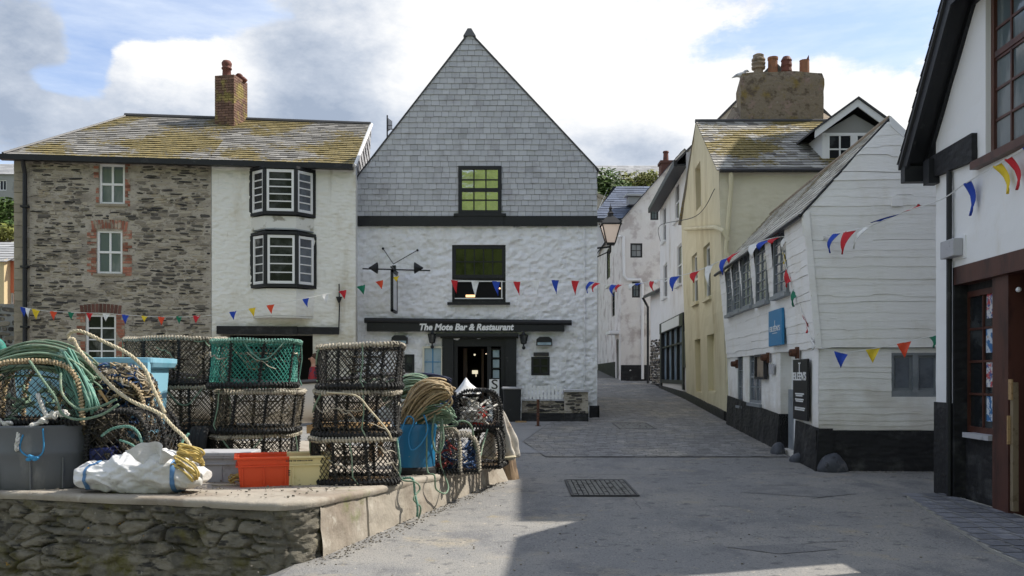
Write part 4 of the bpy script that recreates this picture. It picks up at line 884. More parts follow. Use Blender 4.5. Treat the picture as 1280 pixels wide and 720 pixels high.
def carriage(px, py, label):
    t = thing('wall_lantern', label, 'wall lantern', PF.at(sz(px), .1, pz(py)), 'small lanterns flanking the pub door'); c = PF.at(sz(px), .2, pz(py)); mb = MB()
    mb.lathe(c, [(.01, .22), (.03, .18), (.05, .14), (.12, .11), (.12, .09), (.0, .09)], 6); mb.lathe(c, [(.0, -.15), (.06, -.14), (.08, -.12), (.0, -.12)], 6); mb.tube([c+Vector((0, 0, -.15)), c+Vector((0, .08, -.25)), c+Vector((0, .2, -.2))], .02, 6); mb.ball(c+Vector((0, 0, -.24)), .05, 8)
    for i in range(6): a = i*math.pi/3; mb.tube([c+Vector((math.cos(a)*.07, math.sin(a)*.07, -.12)), c+Vector((math.cos(a)*.11, math.sin(a)*.11, .09))], .008, 4)
    mb.build('frame', 'black', t); g = MB(); g.lathe(c, [(.065, -.12), (.1, .09)], 6); g.build('pane', 'glass', t)
carriage(541, 423, 'small black lantern on the wall left of the pub door, below the sign lettering'); carriage(654.5, 424, 'small black lantern on the wall right of the pub door')
# hanging sign on its bracket, with two spotlights and two stay rods
sxs = sz(497); t = thing('hanging_sign', 'narrow hanging pub sign on black bracket seen edge on', 'hanging sign', PF.at(sxs, .02, pz(345)))
mb = MB(); zb_ = pz(341)
mb.tube([PF.at(sxs, 0, zb_), PF.at(sxs, 1.3, zb_)], .025, 6); mb.tube([PF.at(sz(459), .75, zb_+.02), PF.at(sz(541), .75, zb_-.03)], .02, 6); mb.tube([PF.at(sz(479), .03, pz(311)), PF.at(sxs, .85, pz(335))], .012, 5); mb.tube([PF.at(sz(522), .03, pz(313)), PF.at(sxs, .85, pz(335))], .012, 5)
mb.ball(PF.at(sz(479), .04, pz(311)), .035, 8); mb.ball(PF.at(sz(522), .04, pz(313)), .035, 8); mb.box(PF.at(sxs, .7, zb_+.04), (.09, .12, .14)); mb.build('bracket', 'black', t)
for (px, dx) in ((474, 1), (525, 1)):
    mb = MB(); c = PF.at(PF.s_(px), .75, zb_+.04); M3 = Matrix.Rotation(R(90)*(1 if px < 500 else -1), 3, 'Y'); mb.lathe(c, [(.02, -.16), (.05, -.1), (.15, .05), (.15, .07), (.12, .05), (0, -.05)], 12, R3=M3); mb.build('spotlight', 'black', t, smooth=True)
mb = MB(); a0, a1, z0, z1 = .25, 1.15, pz(393), pz(344)
for d0, d1, p, q in ((a0, a0+.06, z0, z1), (a1-.06, a1, z0, z1), (a0, a1, z0, z0+.06), (a0, a1, z1-.06, z1)): mb.fbox(PF, sxs-.035, sxs+.035, d0, d1, p, q)
mb.build('sign_frame', 'black', t); mb = MB(); mb.fbox(PF, sxs-.02, sxs+.02, a0+.06, a1-.06, z0+.06, z1-.06); mb.build('sign_panel', 'white_paint', t)
# tv aerial on the roof edge
t = thing('tv_aerial', 'thin television aerial mast on the left slope of the pub roof', 'aerial', P(484, 180, 26)); mb = MB()
mb.tube([P(484, 180, 26), P(484, 144, 26)], .022, 5); mb.tube([P(484, 157, 26), P(490, 157, 25.7)], .012, 4)
for k in range(4): mb.tube([P(485.5+k*1.4, 148+k, 26-.05*k), P(485.5+k*1.4, 164-k, 26-.05*k)], .012, 4)
mb.tube([P(484, 162, 26), P(497, 161, 25.4)], .012, 4); mb.build('mast', 'iron', t)
# A-board beside the door
t = thing('a_board', 'tall narrow white board lettered in black standing at the right of the pub door', 'sign', PF.at(sz(616), .35, G(24))); afr = PF.shift(.45)
r = afr.rect(611.5, 474, 624, 526); mb = MB(); mb.fbox(afr, r[0], r[1], -.03, .0, G(23.6), r[3]); mb.build('board', 'white_paint', t)
for ch, py in (('S', 486), ('A', 503)): text_mesh(ch, .36, afr, afr.s_(613.5), .006, afr.z_(616, py), 'chalk_black', t, 'letter', off=.0, width=.17)
# litter bin
t = thing('litter_bin', 'square black litter bin with pale lid right of the pub door', 'bin', P(640, 528, 22.9)); mb = MB(); c = P(640, 0, 22.9); g0 = G(22.9)
mb.box((c.x, c.y, g0+.42), (.46, .42, .84), .05, taper=.9); mb.build('body', 'black', t, bevel=.02); mb = MB(); mb.box((c.x, c.y, g0+.87), (.52, .48, .06), .05); mb.build('lid', 'grey_box', t, bevel=.02)
mb = MB(); mb.box(P(651, 529.5, 22.6)+Vector((0, 0, .03)), (.28, .16, .07), .1); tag(mb.build('timber_block', 'plank', base=P(651, 530, 22.6)), 'small buff timber block lying beside the litter bin', 'wood block')
# planter wall with picket top
t = thing('terrace_wall', 'low dark stone wall with white pickets and end pier by the pub', 'wall', P(700, 530, 23)); wf = Fr(P(652, 0, 22.9).xy.to_3d(), (1, -.02)); wl = (735-652)/F*22.9
mb = MB(); zt = P(0, 501, 22.9).z; zp = P(0, 490, 22.9).z; ps = (705-652)/F*22.9
wall(mb, wf, 0, wl, .25, zt, res=.15, amp=.03, sc=3); mb.fbox(wf, .0, wl, -.35, -.012, .25, zt-.01); rubble(mb, wf, .02, wl-.02, pz(513), zt, tl=(0, .55), hh=(.035, .07), ww=(.12, .4), gap=.01, keep=.95, out=.04)
pf2 = wf.shift(.06); wall(mb, pf2, ps, wl, .25, zp, res=.15, amp=.02, sc=3); rubble(mb, pf2, ps+.01, wl-.01, pz(513), zp, tl=(0, .55), hh=(.035, .07), ww=(.12, .35), gap=.01, keep=.95, out=.03); mb.fbox(wf, ps, wl, -.4, .045, zt-.02, zp-.01)
mb.build('stonework', ['mortar', 'stone'], t)
mb = MB(); mb.fbox(wf, ps-.02, wl+.02, -.42, .12, zp, zp+.05); mb.fbox(wf, 0, ps, -.37, .04, zt, zt+.04); mb.build('coping', 'grey_box', t)
mb = MB(); mb.fbox(wf, 0, ps, .03, .06, .25, pz(514)); mb.fbox(wf, ps, wl, .09, .12, .25, pz(514)); mb.build('painted_base', 'plinth_black', t)
mb = MB(); n = 11
for i in range(n): x = lerp(.04, ps-.1, i/(n-1)); mb.fbox(wf, x-.03, x+.03, -.05, -.03, zt+.04, zt+.40+.02*math.sin(i)); 
mb.fbox(wf, 0, ps, -.08, -.051, zt+.1, zt+.15); mb.fbox(wf, 0, ps, -.08, -.051, zt+.27, zt+.32); mb.build('picket_rail', 'white_paint', t)
mb = MB(); b = P(672.5, 535, 21.6); b.z = G(21.6); mb.tube([b, b+Vector((0, 0, .66))], .035, 7); mb.box(b+Vector((0, 0, .0)), (.14, .14, .03)); tag(mb.build('iron_post', 'rust', base=b), 'short rusty iron post in front of the low picketed wall', 'post')
# street lantern on the alley corner
lc = P(763, 305, 25.5); t = thing('street_lamp', 'black framed Victorian street lantern glowing pink orange at the mouth of the alley', 'street lamp', lc)
mb = MB(); s = 1.0
mb.lathe(lc+Vector((0, 0, 0)), [(.0, -.04), (.17, -.03), (.18, .03), (.0, .03)], 4, R3=Matrix.Rotation(R(45), 3, 'Z'))
q4 = Matrix.Rotation(R(45), 3, 'Z')
for i in range(4): a = i*math.pi/2+math.pi/4; d = Vector((math.cos(a), math.sin(a), 0)); mb.tube([lc+d*.17, lc+d*.37+Vector((0, 0, .54))], .02, 5)
mb.lathe(lc, [(.42, .53), (.42, .57), (.22, .74), (.12, .80), (.10, .86), (.13, .88), (.05, .95), (.05, 1.0), (.07, 1.03), (.015, 1.1), (0, 1.2)], 4, R3=q4)
for i in range(4): a = i*math.pi/2+math.pi/4; d = Vector((math.cos(a), math.sin(a), 0)); mb.ball(lc+d*.40+Vector((0, 0, .62)), .03, 6)
mb.build('frame', 'iron_black' if 'iron_black' in mt else 'black', t)
mb = MB(); mb.lathe(lc, [(.155, .03), (.35, .53)], 4, R3=q4); mb.build('pane', 'lamp_glow', t)
mb = MB(); mb.tube([lc+Vector((0, 0, -.03)), lc+Vector((0, 0, -.22)), lc+Vector((-.05, 0, -.3))], .03, 6); mb.tube([lc+Vector((0, 0, -.08)), Vector((PX1-.05, 25.5, lc.z-.14))], .03, 6); mb.tube([lc+Vector((0, 0, -.2)), Vector((PX1-.02, 25.5, lc.z-.45))], .02, 6); mb.build('bracket', 'black', t)

# ------------------------------------------------------------------ right hand row
# yellow house
YX = lambda Y: 5.62+.07*(Y-23)
yt = thing('yellow_house', 'yellow rendered house with lichened slate roof and big chimney behind the white cottage', 'house', (5.62, 23, .45))
NF = Fr((YX(31), 31, 0), (YX(23)-YX(31), -8)); NF0 = NF; NF = NF.shift(.14); YL = math.hypot(8, .56); lean = .0
# near corner leans inward with height: front plane from the corner
ez, rz_, ryY = CZ+258/F*23, CZ+317/F*26.8, 26.8
hh_ = [NF.rect(873, 206, 879.5, 260), NF.rect(865.5, 318, 872, 378), NF.rect(880, 306, 888, 372), NF.rect(866, 424, 873, 490), NF.rect(881, 418, 890, 489)]
def ytop(s): Y = 31-8*s/YL; return lerp(ez, rz_, (Y-23)/(ryY-23)) if Y < ryY else lerp(rz_, ez, (Y-ryY)/(31-ryY))
sr = YL*(31-ryY)/8
NF = NF0.shift(.28); mb = MB(); wall(mb, NF, 0, YL, .1, rz_, hh_, res=.3, amp=.03, sc=1.5, top=ytop, extra=[sr], reveal=.22, lean=-.03); NF = NF0.shift(.14)
wall_y = mb
FF = Fr((YX(23), 23, 0), (1, -.02)); mbf = MB(); 
lx = .03*(rz_-.1)
def yfront(u, v):
    z = lerp(.1, ez, v); x0 = -.03*z ; s = lerp(x0, 5.5, u); return FF.at(s, .03*nz((s, 0, z), 1.3), z)
mbf = MB(); mbf.grid(yfront, 40, 40)
mb.build('side_wall', 'cream', yt); mbf.build('front_wall', 'pale_cream', yt)
mb = MB(); x1 = YX(23)+5.5; mb.poly([(x1, 23, 0), (x1, 23, ez), (x1, ryY, rz_), (x1, 31, ez), (x1, 31, 0)]); mb.poly([(YX(31), 31, 0), (x1, 31, 0), (x1, 31, ez), (YX(31), 31, ez)]); mb.build('rear_wall', 'pale_cream', yt)
for h in hh_[:3]: window(yt, NF, h, 1, 2, rec=.14, fw=.06, fm='white_paint', pm='glass', sill=('cream', .06, .1, .06), off=.0, mid=.5)
for h in hh_[3:]: mb = MB(); mb.poly([NF.at(h[0], -.24, h[2]), NF.at(h[1], -.24, h[2]), NF.at(h[1], -.24, h[3]), NF.at(h[0], -.24, h[3])]); mb.build('blind_recess', 'cream', yt)
xl = YX(23)-.30; mb = MB(); wv2 = Vector((0, ryY-22.85, rz_-ez+.08)); slates(mb, (xl, 22.85, ez-.06), (1, 0, 0), wv2, (0, -wv2.z, wv2.y), wv2.length, lambda b: b/wv2.length*.27, lambda b: 6.2, pitch=.22, width=.3, tr=(.0, 1.1), jit=.028, th=.012)
mb.poly([(xl+.55, 31.1, ez-.06), (xl+6.2, 31.1, ez-.06), (xl+6.2, ryY, rz_+.02), (xl+.27, ryY, rz_+.02)], 0, .3); yrf = mb.build('roof', 'roof_yellow', yt)
mb = MB(); mb.tube([(xl+.26, ryY, rz_+.04), (xl+6.2, ryY, rz_+.05)], .06, 8); mb.build('ridge_tiles', 'roof_dark', yrf)
mb = MB(); mb.tube([(xl+.05, 22.76, ez-.08), (x1+.3, 22.66, ez-.08)], .055, 8); dpx = FF.s_(905.5); gx = xl+.35
mb.build('gutter', 'iron', yt)
mb = MB(); mb.tube([(gx, 22.8, ez-.1), (gx+.02, 22.83, ez-.5), (FF.at(-.05, .12, 4.9)), FF.at(-.02, .12, 4.5), FF.at(.02, .12, .5)], .06, 8)
for z in (1.4, 3.0, 4.7): mb.tube([FF.at(-.01, .12, z), FF.at(-.01, .12, z+.1)], .085, 8)
mb.tube([NF.at(NF.s_(861), .12, NF.z_(861, 286)), NF.at(YL-.3, .12, CZ+186/F*23.3), FF.at(-.12, .16, CZ+180/F*23), FF.at(-.0, .14, CZ+168/F*23)], .06, 8); mb.build('downpipe', 'cream', yt)
mb = MB(); mb.fbox(NF, .0, YL, .28, .31, .2, 1.0) if False else None
mb.hexa([NF0.at(0, .08, .3), NF0.at(YL, .08, .1), NF0.at(YL, -.1, .1), NF0.at(0, -.1, .3), NF0.at(0, .08, 1.02), NF0.at(YL, .08, .67), NF0.at(YL, -.1, .67), NF0.at(0, -.1, 1.02)]); mb.fbox(FF, -.06, .6, .0, .06, .1, .66); mb.build('plinth', 'plinth_black', yt)
# big rendered stack with four pots
cy = 27.4; xa, xb = (921-640)/F*cy, (1022-640)/F*cy; zt = CZ+(470-97)/F*cy
mb = MB()
def ch(u, v):
    pass
b0 = [(xa, cy-.5), (xb, cy-.5), (xb+.05, cy+.9), (xa+.22, cy+.9)]
rings = [(rz_-.8, 1.0), (rz_+.3, 1.0), (zt-.5, 1.0), (zt-.15, 1.0), (zt, .97)]; n = 16; per = []
for k in range(4):
    for i in range(n): per.append((k, i/n))
for j in range(13):
    v = j/12; z = lerp(rz_-.8, zt, v)
    for (k, u) in per:
        p, q = b0[k], b0[(k+1) % 4]; x, y = lerp(p[0], q[0], u), lerp(p[1], q[1], u); mx, my = (xa+xb)/2, cy+.2
        f = 1+.018*nz((x, y, z), 1.1, 3)+.008*nz((x, y, z), 4, 3)+(.02 if .8 < v < .98 else 0)-(.03 if v == 1 else 0); mb.v.append(Vector((mx+(x-mx)*f, my+(y-my)*f, z+(.08*nz((x, y, 0), 1.1, 5) if v > .9 else 0))))
N = len(per)
for j in range(12):
    for i in range(N): i2 = (i+1) % N; mb.fc((j*N+i, j*N+i2, (j+1)*N+i2, (j+1)*N+i))
mb.fc([12*N+i for i in range(N)])
stack = mb.build('chimney', 'chimney_render', yt, smooth=False)
mb = MB(); mb.hexa([(xa-.5, cy-.55, rz_-.1), (xb+.6, cy-.55, rz_-.1), (xb+.6, cy+.5, rz_-.1), (xa-.5, cy+.5, rz_-.1), (xa, cy-.52, rz_+.1), (xb+.1, cy-.52, rz_+.1), (xb+.1, cy+.5, rz_+.8), (xa, cy+.5, rz_+.8)]); mb.build('flashing', 'chimney_render', stack)
zt -= .05
def pot(px, prof, mat, lab=None):
    mb = MB(); x = (px-640)/F*cy; mb.lathe((x, cy, zt), [(a*.86, b*1.16) for a, b in prof], 14); mb.build('chimney_pot', mat, stack, smooth=False)
pot(948, [(.19, 0), (.17, .1), (.17, .25), (.24, .27), (.25, .33), (.19, .34), (.25, .40), (.25, .44), (.19, .46), (.25, .50), (.24, .54), (.19, .56), (.2, .64), (.1, .68), (0, .69)], 'tan_pot')
pot(966, [(.18, 0), (.17, .5), (.19, .52), (.19, .58), (.15, .58), (.14, .3), (0, .3)], 'terracotta')
pot(983, [(.15, 0), (.16, .15), (.2, .2), (.18, .3), (.2, .36), (.18, .46), (.2, .5), (.12, .6), (0, .61)], 'terracotta_dark')
pot(1005.5, [(.18, 0), (.17, .48), (.18, .5), (.14, .5), (.13, .2), (0, .2)], 'terracotta')
mb = MB(); x = (1005.5-640)/F*cy; mb.prism([(x+.02, cy, zt+.54), (x+.15, cy, zt+.54), (x+.14, cy, zt+.76)], (0, .04, 0)); mb.build('cowl_fin', 'terracotta_dark', stack)
g = P(925, 95, cy+.1); t = thing('gull', 'grey and white gull standing on the left edge of the big chimney', 'bird', (g.x, g.y, zt)); mb = MB(); c = Vector((g.x, g.y, zt+.16))
mb.tube([c+Vector((-.26, 0, -.09)), c+Vector((-.12, 0, -.02)), c, c+Vector((.12, 0, .06)), c+Vector((.17, 0, .12)), c+Vector((.22, 0, .13)), c+Vector((.29, 0, .11))], [.01, .05, .085, .06, .045, .045, .008], 8); mb.tube([c+Vector((0, .02, -.05)), c+Vector((.01, .02, -.17))], .012, 4); mb.build('body', 'gull', t, smooth=True)
# dormer
dY = 23.65; dx0, dx1 = P(1028, 0, dY).x, P(1100, 0, dY).x; dz0, dz1, da = P(0, 210, dY).z, P(0, 166, dY).z, P(0, 138, dY).z; dm = P(1068, 0, dY).x; dx1 = 2*dm-dx0
df = Fr((dx0, dY, 0), (1, 0)); dw = dx1-dx0; dh = (.14, dw*.47, dz0+.1, dz1-.03); dh2 = (dw*.52, dw-.12, dz0+.1, dz1-.03)
mb = MB(); wall(mb, df, 0, dw, dz0-.3, dz1, [dh, dh2], res=1, reveal=.06)
mb.poly([(dx0, dY, dz0-.3), (dx0, dY, dz1), (dx0, dY+2, dz1), (dx0, dY+2, dz0-.3)]); mb.poly([(dx1, dY, dz0-.3), (dx1, dY, dz1), (dx1, dY+2, dz1), (dx1, dY+2, dz0-.3)])
dm_ = mb.build('dormer', 'white_paint', yt)
window(dm_, df, dh, 2, 2, rec=.05, fw=.05, bw=.04, pm='glass'); window(dm_, df, dh2, 2, 2, rec=.05, fw=.05, bw=.04, pm='glass')
mb = MB(); mb.poly([(dx0, dY+.02, dz1), (dx1, dY+.02, dz1), (dm, dY+.02, da-.1)]); mb.build('gable', 'grey_wall', dm_)
mb = MB(); o_ = .3
for sg in (-1, 1):
    e = Vector((dm+sg*(dw/2+.28), dY-.25, dz1-.2)); a = Vector((dm, dY-.25, da+.03)); mb.hexa([e, a, a+Vector((0, .04, 0)), e+Vector((0, .04, 0)), e+Vector((0, 0, .2)), a+Vector((0, 0, .2)), a+Vector((0, .04, .2)), e+Vector((0, .04, .2))])
mb.build('barge_board', 'white_paint', dm_)
mb = MB()
for sg in (-1, 1):
    e = Vector((dm+sg*(dw/2+.33), dY-.3, dz1-.02)); a = Vector((dm, dY-.3, da+.24)); mb.hexa([e, a, a+Vector((0, 2.6, 0)), e+Vector((0, 2.6, 0)), e+Vector((0, 0, .05)), a+Vector((0, 0, .05)), a+Vector((0, 2.6, .05)), e+Vector((0, 2.6, .05))], 0, .4)
mb.build('dormer_roof', 'roof_dark', dm_)

# white shop house beyond the yellow one
wx = lambda Y: 6.20+.052*(Y-31)
ws = thing('white_shop_house', 'white house with black shopfront and dark overhanging eaves up the alley', 'shop', (wx(31), 31.05, .8)); SF = Fr((wx(39.5), 39.5, 0), (wx(31.05)-wx(39.5), 31.05-39.5)); SL = 8.46
se = CZ+(470-200)/F*32.3
hw = [SF.rect(843.5, 228, 849, 276), SF.rect(828.5, 258, 832.5, 302), SF.rect(846, 306, 852, 356), SF.rect(829, 330, 834, 372)]
shp = (SF.s_(826.5), SF.s_(856), 1.3, 3.9)
mb = MB(); wall(mb, SF, 0, SL, .4, se, hw+[shp], res=.4, amp=.04, sc=1.2, reveal=.2); Xb = wx(31)+6; mb.poly([(wx(31.05), 31.05, .4), (wx(31.05), 31.05, se), (wx(31)+3, 31.05, se+3), (Xb, 31.05, se), (Xb, 31.05, .4)]); mb.poly([(wx(39.5), 39.5, .4), (wx(39.5), 39.5, se), (wx(39.5)+3, 39.5, se+3), (Xb, 39.5, se), (Xb, 39.5, .4)]); mb.poly([(Xb, 31, .4), (Xb, 39.5, .4), (Xb, 39.5, se), (Xb, 31, se)]); mb.build('wall', 'alley_white', ws)
for h in hw: window(ws, SF, h, 1, 2, rec=.1, fw=.05, fm='white_paint', pm='glass', sill=('white_paint', .1, .08, .05), mid=.5)
mb = MB()
for (e0, x0_, x1_) in ((0, -.45, 3), ):
    mb.hexa([SF.at(-.3, .45, se-.45), SF.at(SL+.1, .45, se-.45), SF.at(SL+.1, -3, se+3), SF.at(-.3, -3, se+3), SF.at(-.3, .45, se-.36), SF.at(SL+.1, .45, se-.36), SF.at(SL+.1, -3, se+3.1), SF.at(-.3, -3, se+3.1)]); mb.hexa([SF.at(-.3, -3, se+3), SF.at(SL+.1, -3, se+3), SF.at(SL+.1, -6.4, se-.4), SF.at(-.3, -6.4, se-.4), SF.at(-.3, -3, se+3.1), SF.at(SL+.1, -3, se+3.1), SF.at(SL+.1, -6.4, se-.3), SF.at(-.3, -6.4, se-.3)])
mb.build('roof', 'roof_dark', ws)
mb = MB(); mb.fbox(SF, -.3, SL+.1, .38, .5, se-.55, se-.33); mb.fbox(SF, -.3, SL, .02, .4, se-.5, se-.44); mb.build('fascia', 'black', ws)
mb = MB(); a, c, p, q = shp
mb.fbox(SF, a, c, -.1, .08, q-.45, q); mb.fbox(SF, a, a+.5, -.1, .06, p-.5, q-.45); mb.fbox(SF, c-.35, c, -.1, .06, p-.2, q-.45); mb.fbox(SF, a+.5, c-.35, -.1, .05, p, p+.15)
for k in range(1, 4): x = lerp(a+.5, c-.35, k/4); mb.fbox(SF, x-.05, x+.05, -.08, .03, p+.15, q-.45)
mb.fbox(SF, a+.5, c-.35, -.08, .02, q-1.1, q-1.04); mb.build('shopfront', 'black', ws)
mb = MB(); mb.poly([SF.at(a+.5, -.09, p+.1), SF.at(c-.35, -.09, p+.1), SF.at(c-.35, -.09, q-.4), SF.at(a+.5, -.09, q-.4)]); mb.build('shop_window', 'pale_pane', ws)
mb = MB(); mb.fbox(SF, a+.9, c-.9, .081, .1, q-.42, q-.05); mb.build('shop_sign', 'white_paint', ws)
mb = MB(); mb.fbox(SF, SL-.7, SL-.2, .0, .05, 1.9, 3.2); mb.build('notice_board', 'black', ws)
mb = MB(); mb.hexa([SF.at(0, .06, .5), SF.at(SL, .06, .3), SF.at(SL, .01, .3), SF.at(0, .01, .5), SF.at(0, .06, 1.2), SF.at(SL, .06, 1.02), SF.at(SL, .01, 1.02), SF.at(0, .01, 1.2)]); mb.build('plinth', 'plinth_black', ws)
mb = MB(); x0, x1 = wx(31)+.0, wx(31)+.5; mb.box((x0+.18, 30.98, se-1.2), (.5, .05, 2.3)); mb.build('slate_hung_corner', 'slate_hung', ws)
# little stone lean-to beyond the shop
t = thing('stone_lean_to', 'small stone and white lean-to with dark roof beside the black shopfront', 'outbuilding', P(819, 480, 41)); lf = Fr((P(813, 0, 42).x, 42, 0), (P(827, 0, 39.7).x-P(813, 0, 42).x, -2.3)); ll = 2.3
mb = MB(); wall(mb, lf, 0, 2.35, .8, 5.6, res=.3, amp=.03); mb.fbox(lf, 0, 2.35, -3, -.03, .8, 5.55); mb.build('wall', 'alley_white', t)
mb = MB(); rubble(mb, lf, .0, 2.3, .9, 3.4, m=0, keep=.95, gap=.01, tl=(0, .6), hh=(.08, .15), out=.06); mb.build('bare_stonework', 'stone', t)
mb = MB(); mb.hexa([lf.at(-.2, .3, 5.3), lf.at(2.4, .3, 5.3), lf.at(2.4, -3, 7), lf.at(-.2, -3, 7), lf.at(-.2, .3, 5.45), lf.at(2.4, .3, 5.45), lf.at(2.4, -3, 7.15), lf.at(-.2, -3, 7.15)]); mb.build('roof', 'roof_dark', t)
mb = MB(); mb.tube([lf.at(-.1, .35, 5.35), lf.at(-.1, .1, 4.9), lf.at(-.1, .1, 1.2)], .06, 6); mb.build('downpipe', 'black', t)

# ------------------------------------------------------------------ white cottage on the corner
ct = thing('white_cottage', 'white painted slate boarded cottage with black plinth on the street corner', 'house', (5.0, 14, .1))
CL = 8.05; cu = Vector((-.0675, -1, 0)).normalized()
CS0 = Vector((5.5, 22, 0)); LB = .055
CF = Fr(CS0+Vector((.0, 0, 0)), cu)      # side wall at its base line
zE = CZ+202/F*14; zR = CZ+315/F*14
GX0 = 4.96; apx = (1109-640)/F*14
# the wall leans out to the street towards the top
TOPD = .24
def cf_d(z): return TOPD*max(0, (z-.1))/(zE-.1)
CFm = CF.shift(.12)
hw5 = [CFm.rect(*q) for q in ((916, 338, 922.5, 393), (924.5, 328, 933.5, 389), (936, 315, 948, 384), (954, 300, 968, 378), (977, 288, 994, 368))]
JZ = CFm.z_(1012, 436)   # bottom of boards
hlo = [CFm.rect(920, 440, 927, 507), CFm.rect(934.5, 431, 950, 504)]
hdoor = CFm.rect(973.5, 438, 994, 566); hdoor = (hdoor[0], hdoor[1], .25, hdoor[3])
PLZ = lambda s: lerp(1.12, .78, s/CL)
mb = MB()
loz0 = .0
wall(mb, CF.shift(.09), 0, CL, loz0, JZ, hlo+[hdoor], res=.09, amp=.014, sc=2.6, reveal=.25)
lower = mb
gfr = Fr((GX0-.0, 14, 0), (1, -.05)); GW = 2.75; gwin = gfr.rect(1113, 441, 1176, 496); ap_s = apx-GX0
def gtop(s): return zE-.01+(zR+.04-(zE-.01))*(s+.39)/(ap_s+.39) if s < ap_s else zR+.04-(s-ap_s)*1.0
wall(lower, gfr, -.09, GW, 0, JZ, [gwin], res=.09, amp=.014, sc=2.6, reveal=.18, seed=4)
lower.poly([(GX0+GW, 13.9, 0), (GX0+GW+.5, 22, 0), (GX0+GW+.5, 22, 4.0), (GX0+GW, 13.9, 4.0)]); lower.poly([(5.45, 22, 0), (8.3, 22, 0), (8.3, 22, 4.0), (6.8, 22, zR), (5.3, 22, zE)])
lower.build('lower_wall', 'board_white', ct)
# boarded courses: each a long wavy strip proud of the one above
def boards(fr, s0, s1, z0, z1f, holes, dbase, seed, top=None, hgt=.135):
    mb = MB(); z = z0; j = 0
    zmax = z1f
    while z < zmax:
        h = hgt*rnd.uniform(.8, 1.25); z2 = min(zmax, z+h); s = s0; n = max(2, int((s1-s0)/.07)); pr = None; lip = rnd.uniform(.004, .015)
        jog = 0.0
        for i in range(n+1):
            a = lerp(s0, s1, i/n)
            if rnd.random() < .10: jog = rnd.uniform(-.022, .022)
            w0 = .022*nz((a, j*3.1, 0), 1.3, seed)+jog; w1 = .022*nz((a, (j+1)*3.1, 0), 1.3, seed)
            fade = 1 if z > z0+.01 else .3
            za, zb_ = z+w0*fade, z2+w1+.015
            if top: tt = top(a); za, zb_ = min(za, tt), min(zb_, tt)
            dd = dbase(za)+lip*(1+.5*nz((a, j*2.0, 1), 3, seed)); du = dbase(zb_)+.002
            cur = (fr.at(a, dd, za), fr.at(a, du, zb_), fr.at(a, dd-.03, za), a, za, zb_)
            if pr and cur[5]-cur[4]+pr[5]-pr[4] > .01:
                ca = (a+pr[3])/2; cz_ = (z+z2)/2
                if not any(p-.02 < ca < q+.02 and r_-.03 < cz_ < t_+.03 for p, q, r_, t_ in holes):
                    b = len(mb.v); mb.v += [pr[0], cur[0], cur[1], pr[1], pr[2], cur[2]]; t = .5+.4*nz((a*.4, j*7, 0), 1, seed)
                    mb.fc((b, b+1, b+2, b+3), 0, t); mb.fc((b+4, b+5, b+1, b), 0, t)
            pr = cur
        z = z2; j += 1
    return mb
bd = lambda z: .12+TOPD*(z-JZ)/(zE-JZ)*.8
mb = boards(gfr, -.085, GW, .74, JZ-.02, [gwin], lambda z: .012, 8.0, hgt=.085); mb.build('lower_gable_courses', 'board_white', ct)
mb = boards(CF, 0, CL+.0, JZ, zE, hw5, bd, 1.0); mb.build('boarded_side', 'board_white', ct)
# gable boards follow the leaning corner
def bdg(z): return .06
mb = MB()
mg = boards(gfr, -.38, GW, JZ, zR, [], bdg, 5.0, top=gtop, hgt=.14)
off_ = lambda z: -(.12+TOPD*(min(z, zE)-JZ)/(zE-JZ)*.8)
for v in mg.v:
    s = (v-gfr.O).dot(gfr.u)
    if s < .35: k = (s+.38)/.73; ns = lerp(off_(v.z)-.06*(v.z > zE-.4), .35, k); v += gfr.u*(ns-s)
mg.build('boarded_gable', 'board_white', ct)
mb = MB(); n_ = 14
for i in range(n_+1):
    z = lerp(JZ-.01, zE+.05, i/n_); a_ = CF.at(CL-.04, bd(z)+.022, z); b_ = CF.at(CL+.06, bd(z)+.035, z); c_ = gfr.at(off_(z)+.06, .095, z); mb.v += [a_, b_, c_]
for i in range(n_):
    k = i*3; mb.fc((k, k+1, k+4, k+3)); mb.fc((k+1, k+2, k+5, k+4))
mb.build('corner_board', 'board_white', ct)
for h, cr in zip(hw5, ((2, 6), (2, 6), (2, 6), (2, 6), (2, 6))):
    dm_h = bd((h[2]+h[3])/2); window(ct, CF.shift(dm_h), h, cr[0], cr[1], rec=.05, fw=.05, bw=.02, fm='grey_paint', pm='glass_grey', sill=('grey_paint', .06, .07, .06))
window(ct, CF.shift(.09), hlo[0], 1, 3, rec=.08, fw=.05, fm='grey_paint', pm='glass_grey', sill=('grey_paint', .04, .06, .03)); window(ct, CF.shift(.09), hlo[1], 2, 4, rec=.08, fw=.06, fm='grey_paint', pm='glass_grey', sill=('grey_paint', .05, .07, .05), mid=.45)
a, c, p, q = gwin
mb = MB(); mb.fbox(gfr, a, c, -.1, -.06, p, q); gw = mb.build('boarded_window', 'grey_paint', ct)
mb = MB(); m_ = (a+c)/2
for x0, x1 in ((a, a+.05), (m_-.04, m_+.04), (c-.05, c)): mb.fbox(gfr, x0, x1, -.06, .0, p, q)
mb.fbox(gfr, a, c, -.06, -.003, p, p+.1); mb.fbox(gfr, a, c, -.06, -.003, q-.04, q); mb.build('frame', 'grey_paint', gw)
mb = MB()
for x0, x1 in ((a+.09, m_-.08), (m_+.08, c-.09)): mb.fbox(gfr, x0, x1, -.06, -.055, p+.14, q-.08)
mb.build('pane', 'glass_grey', gw)
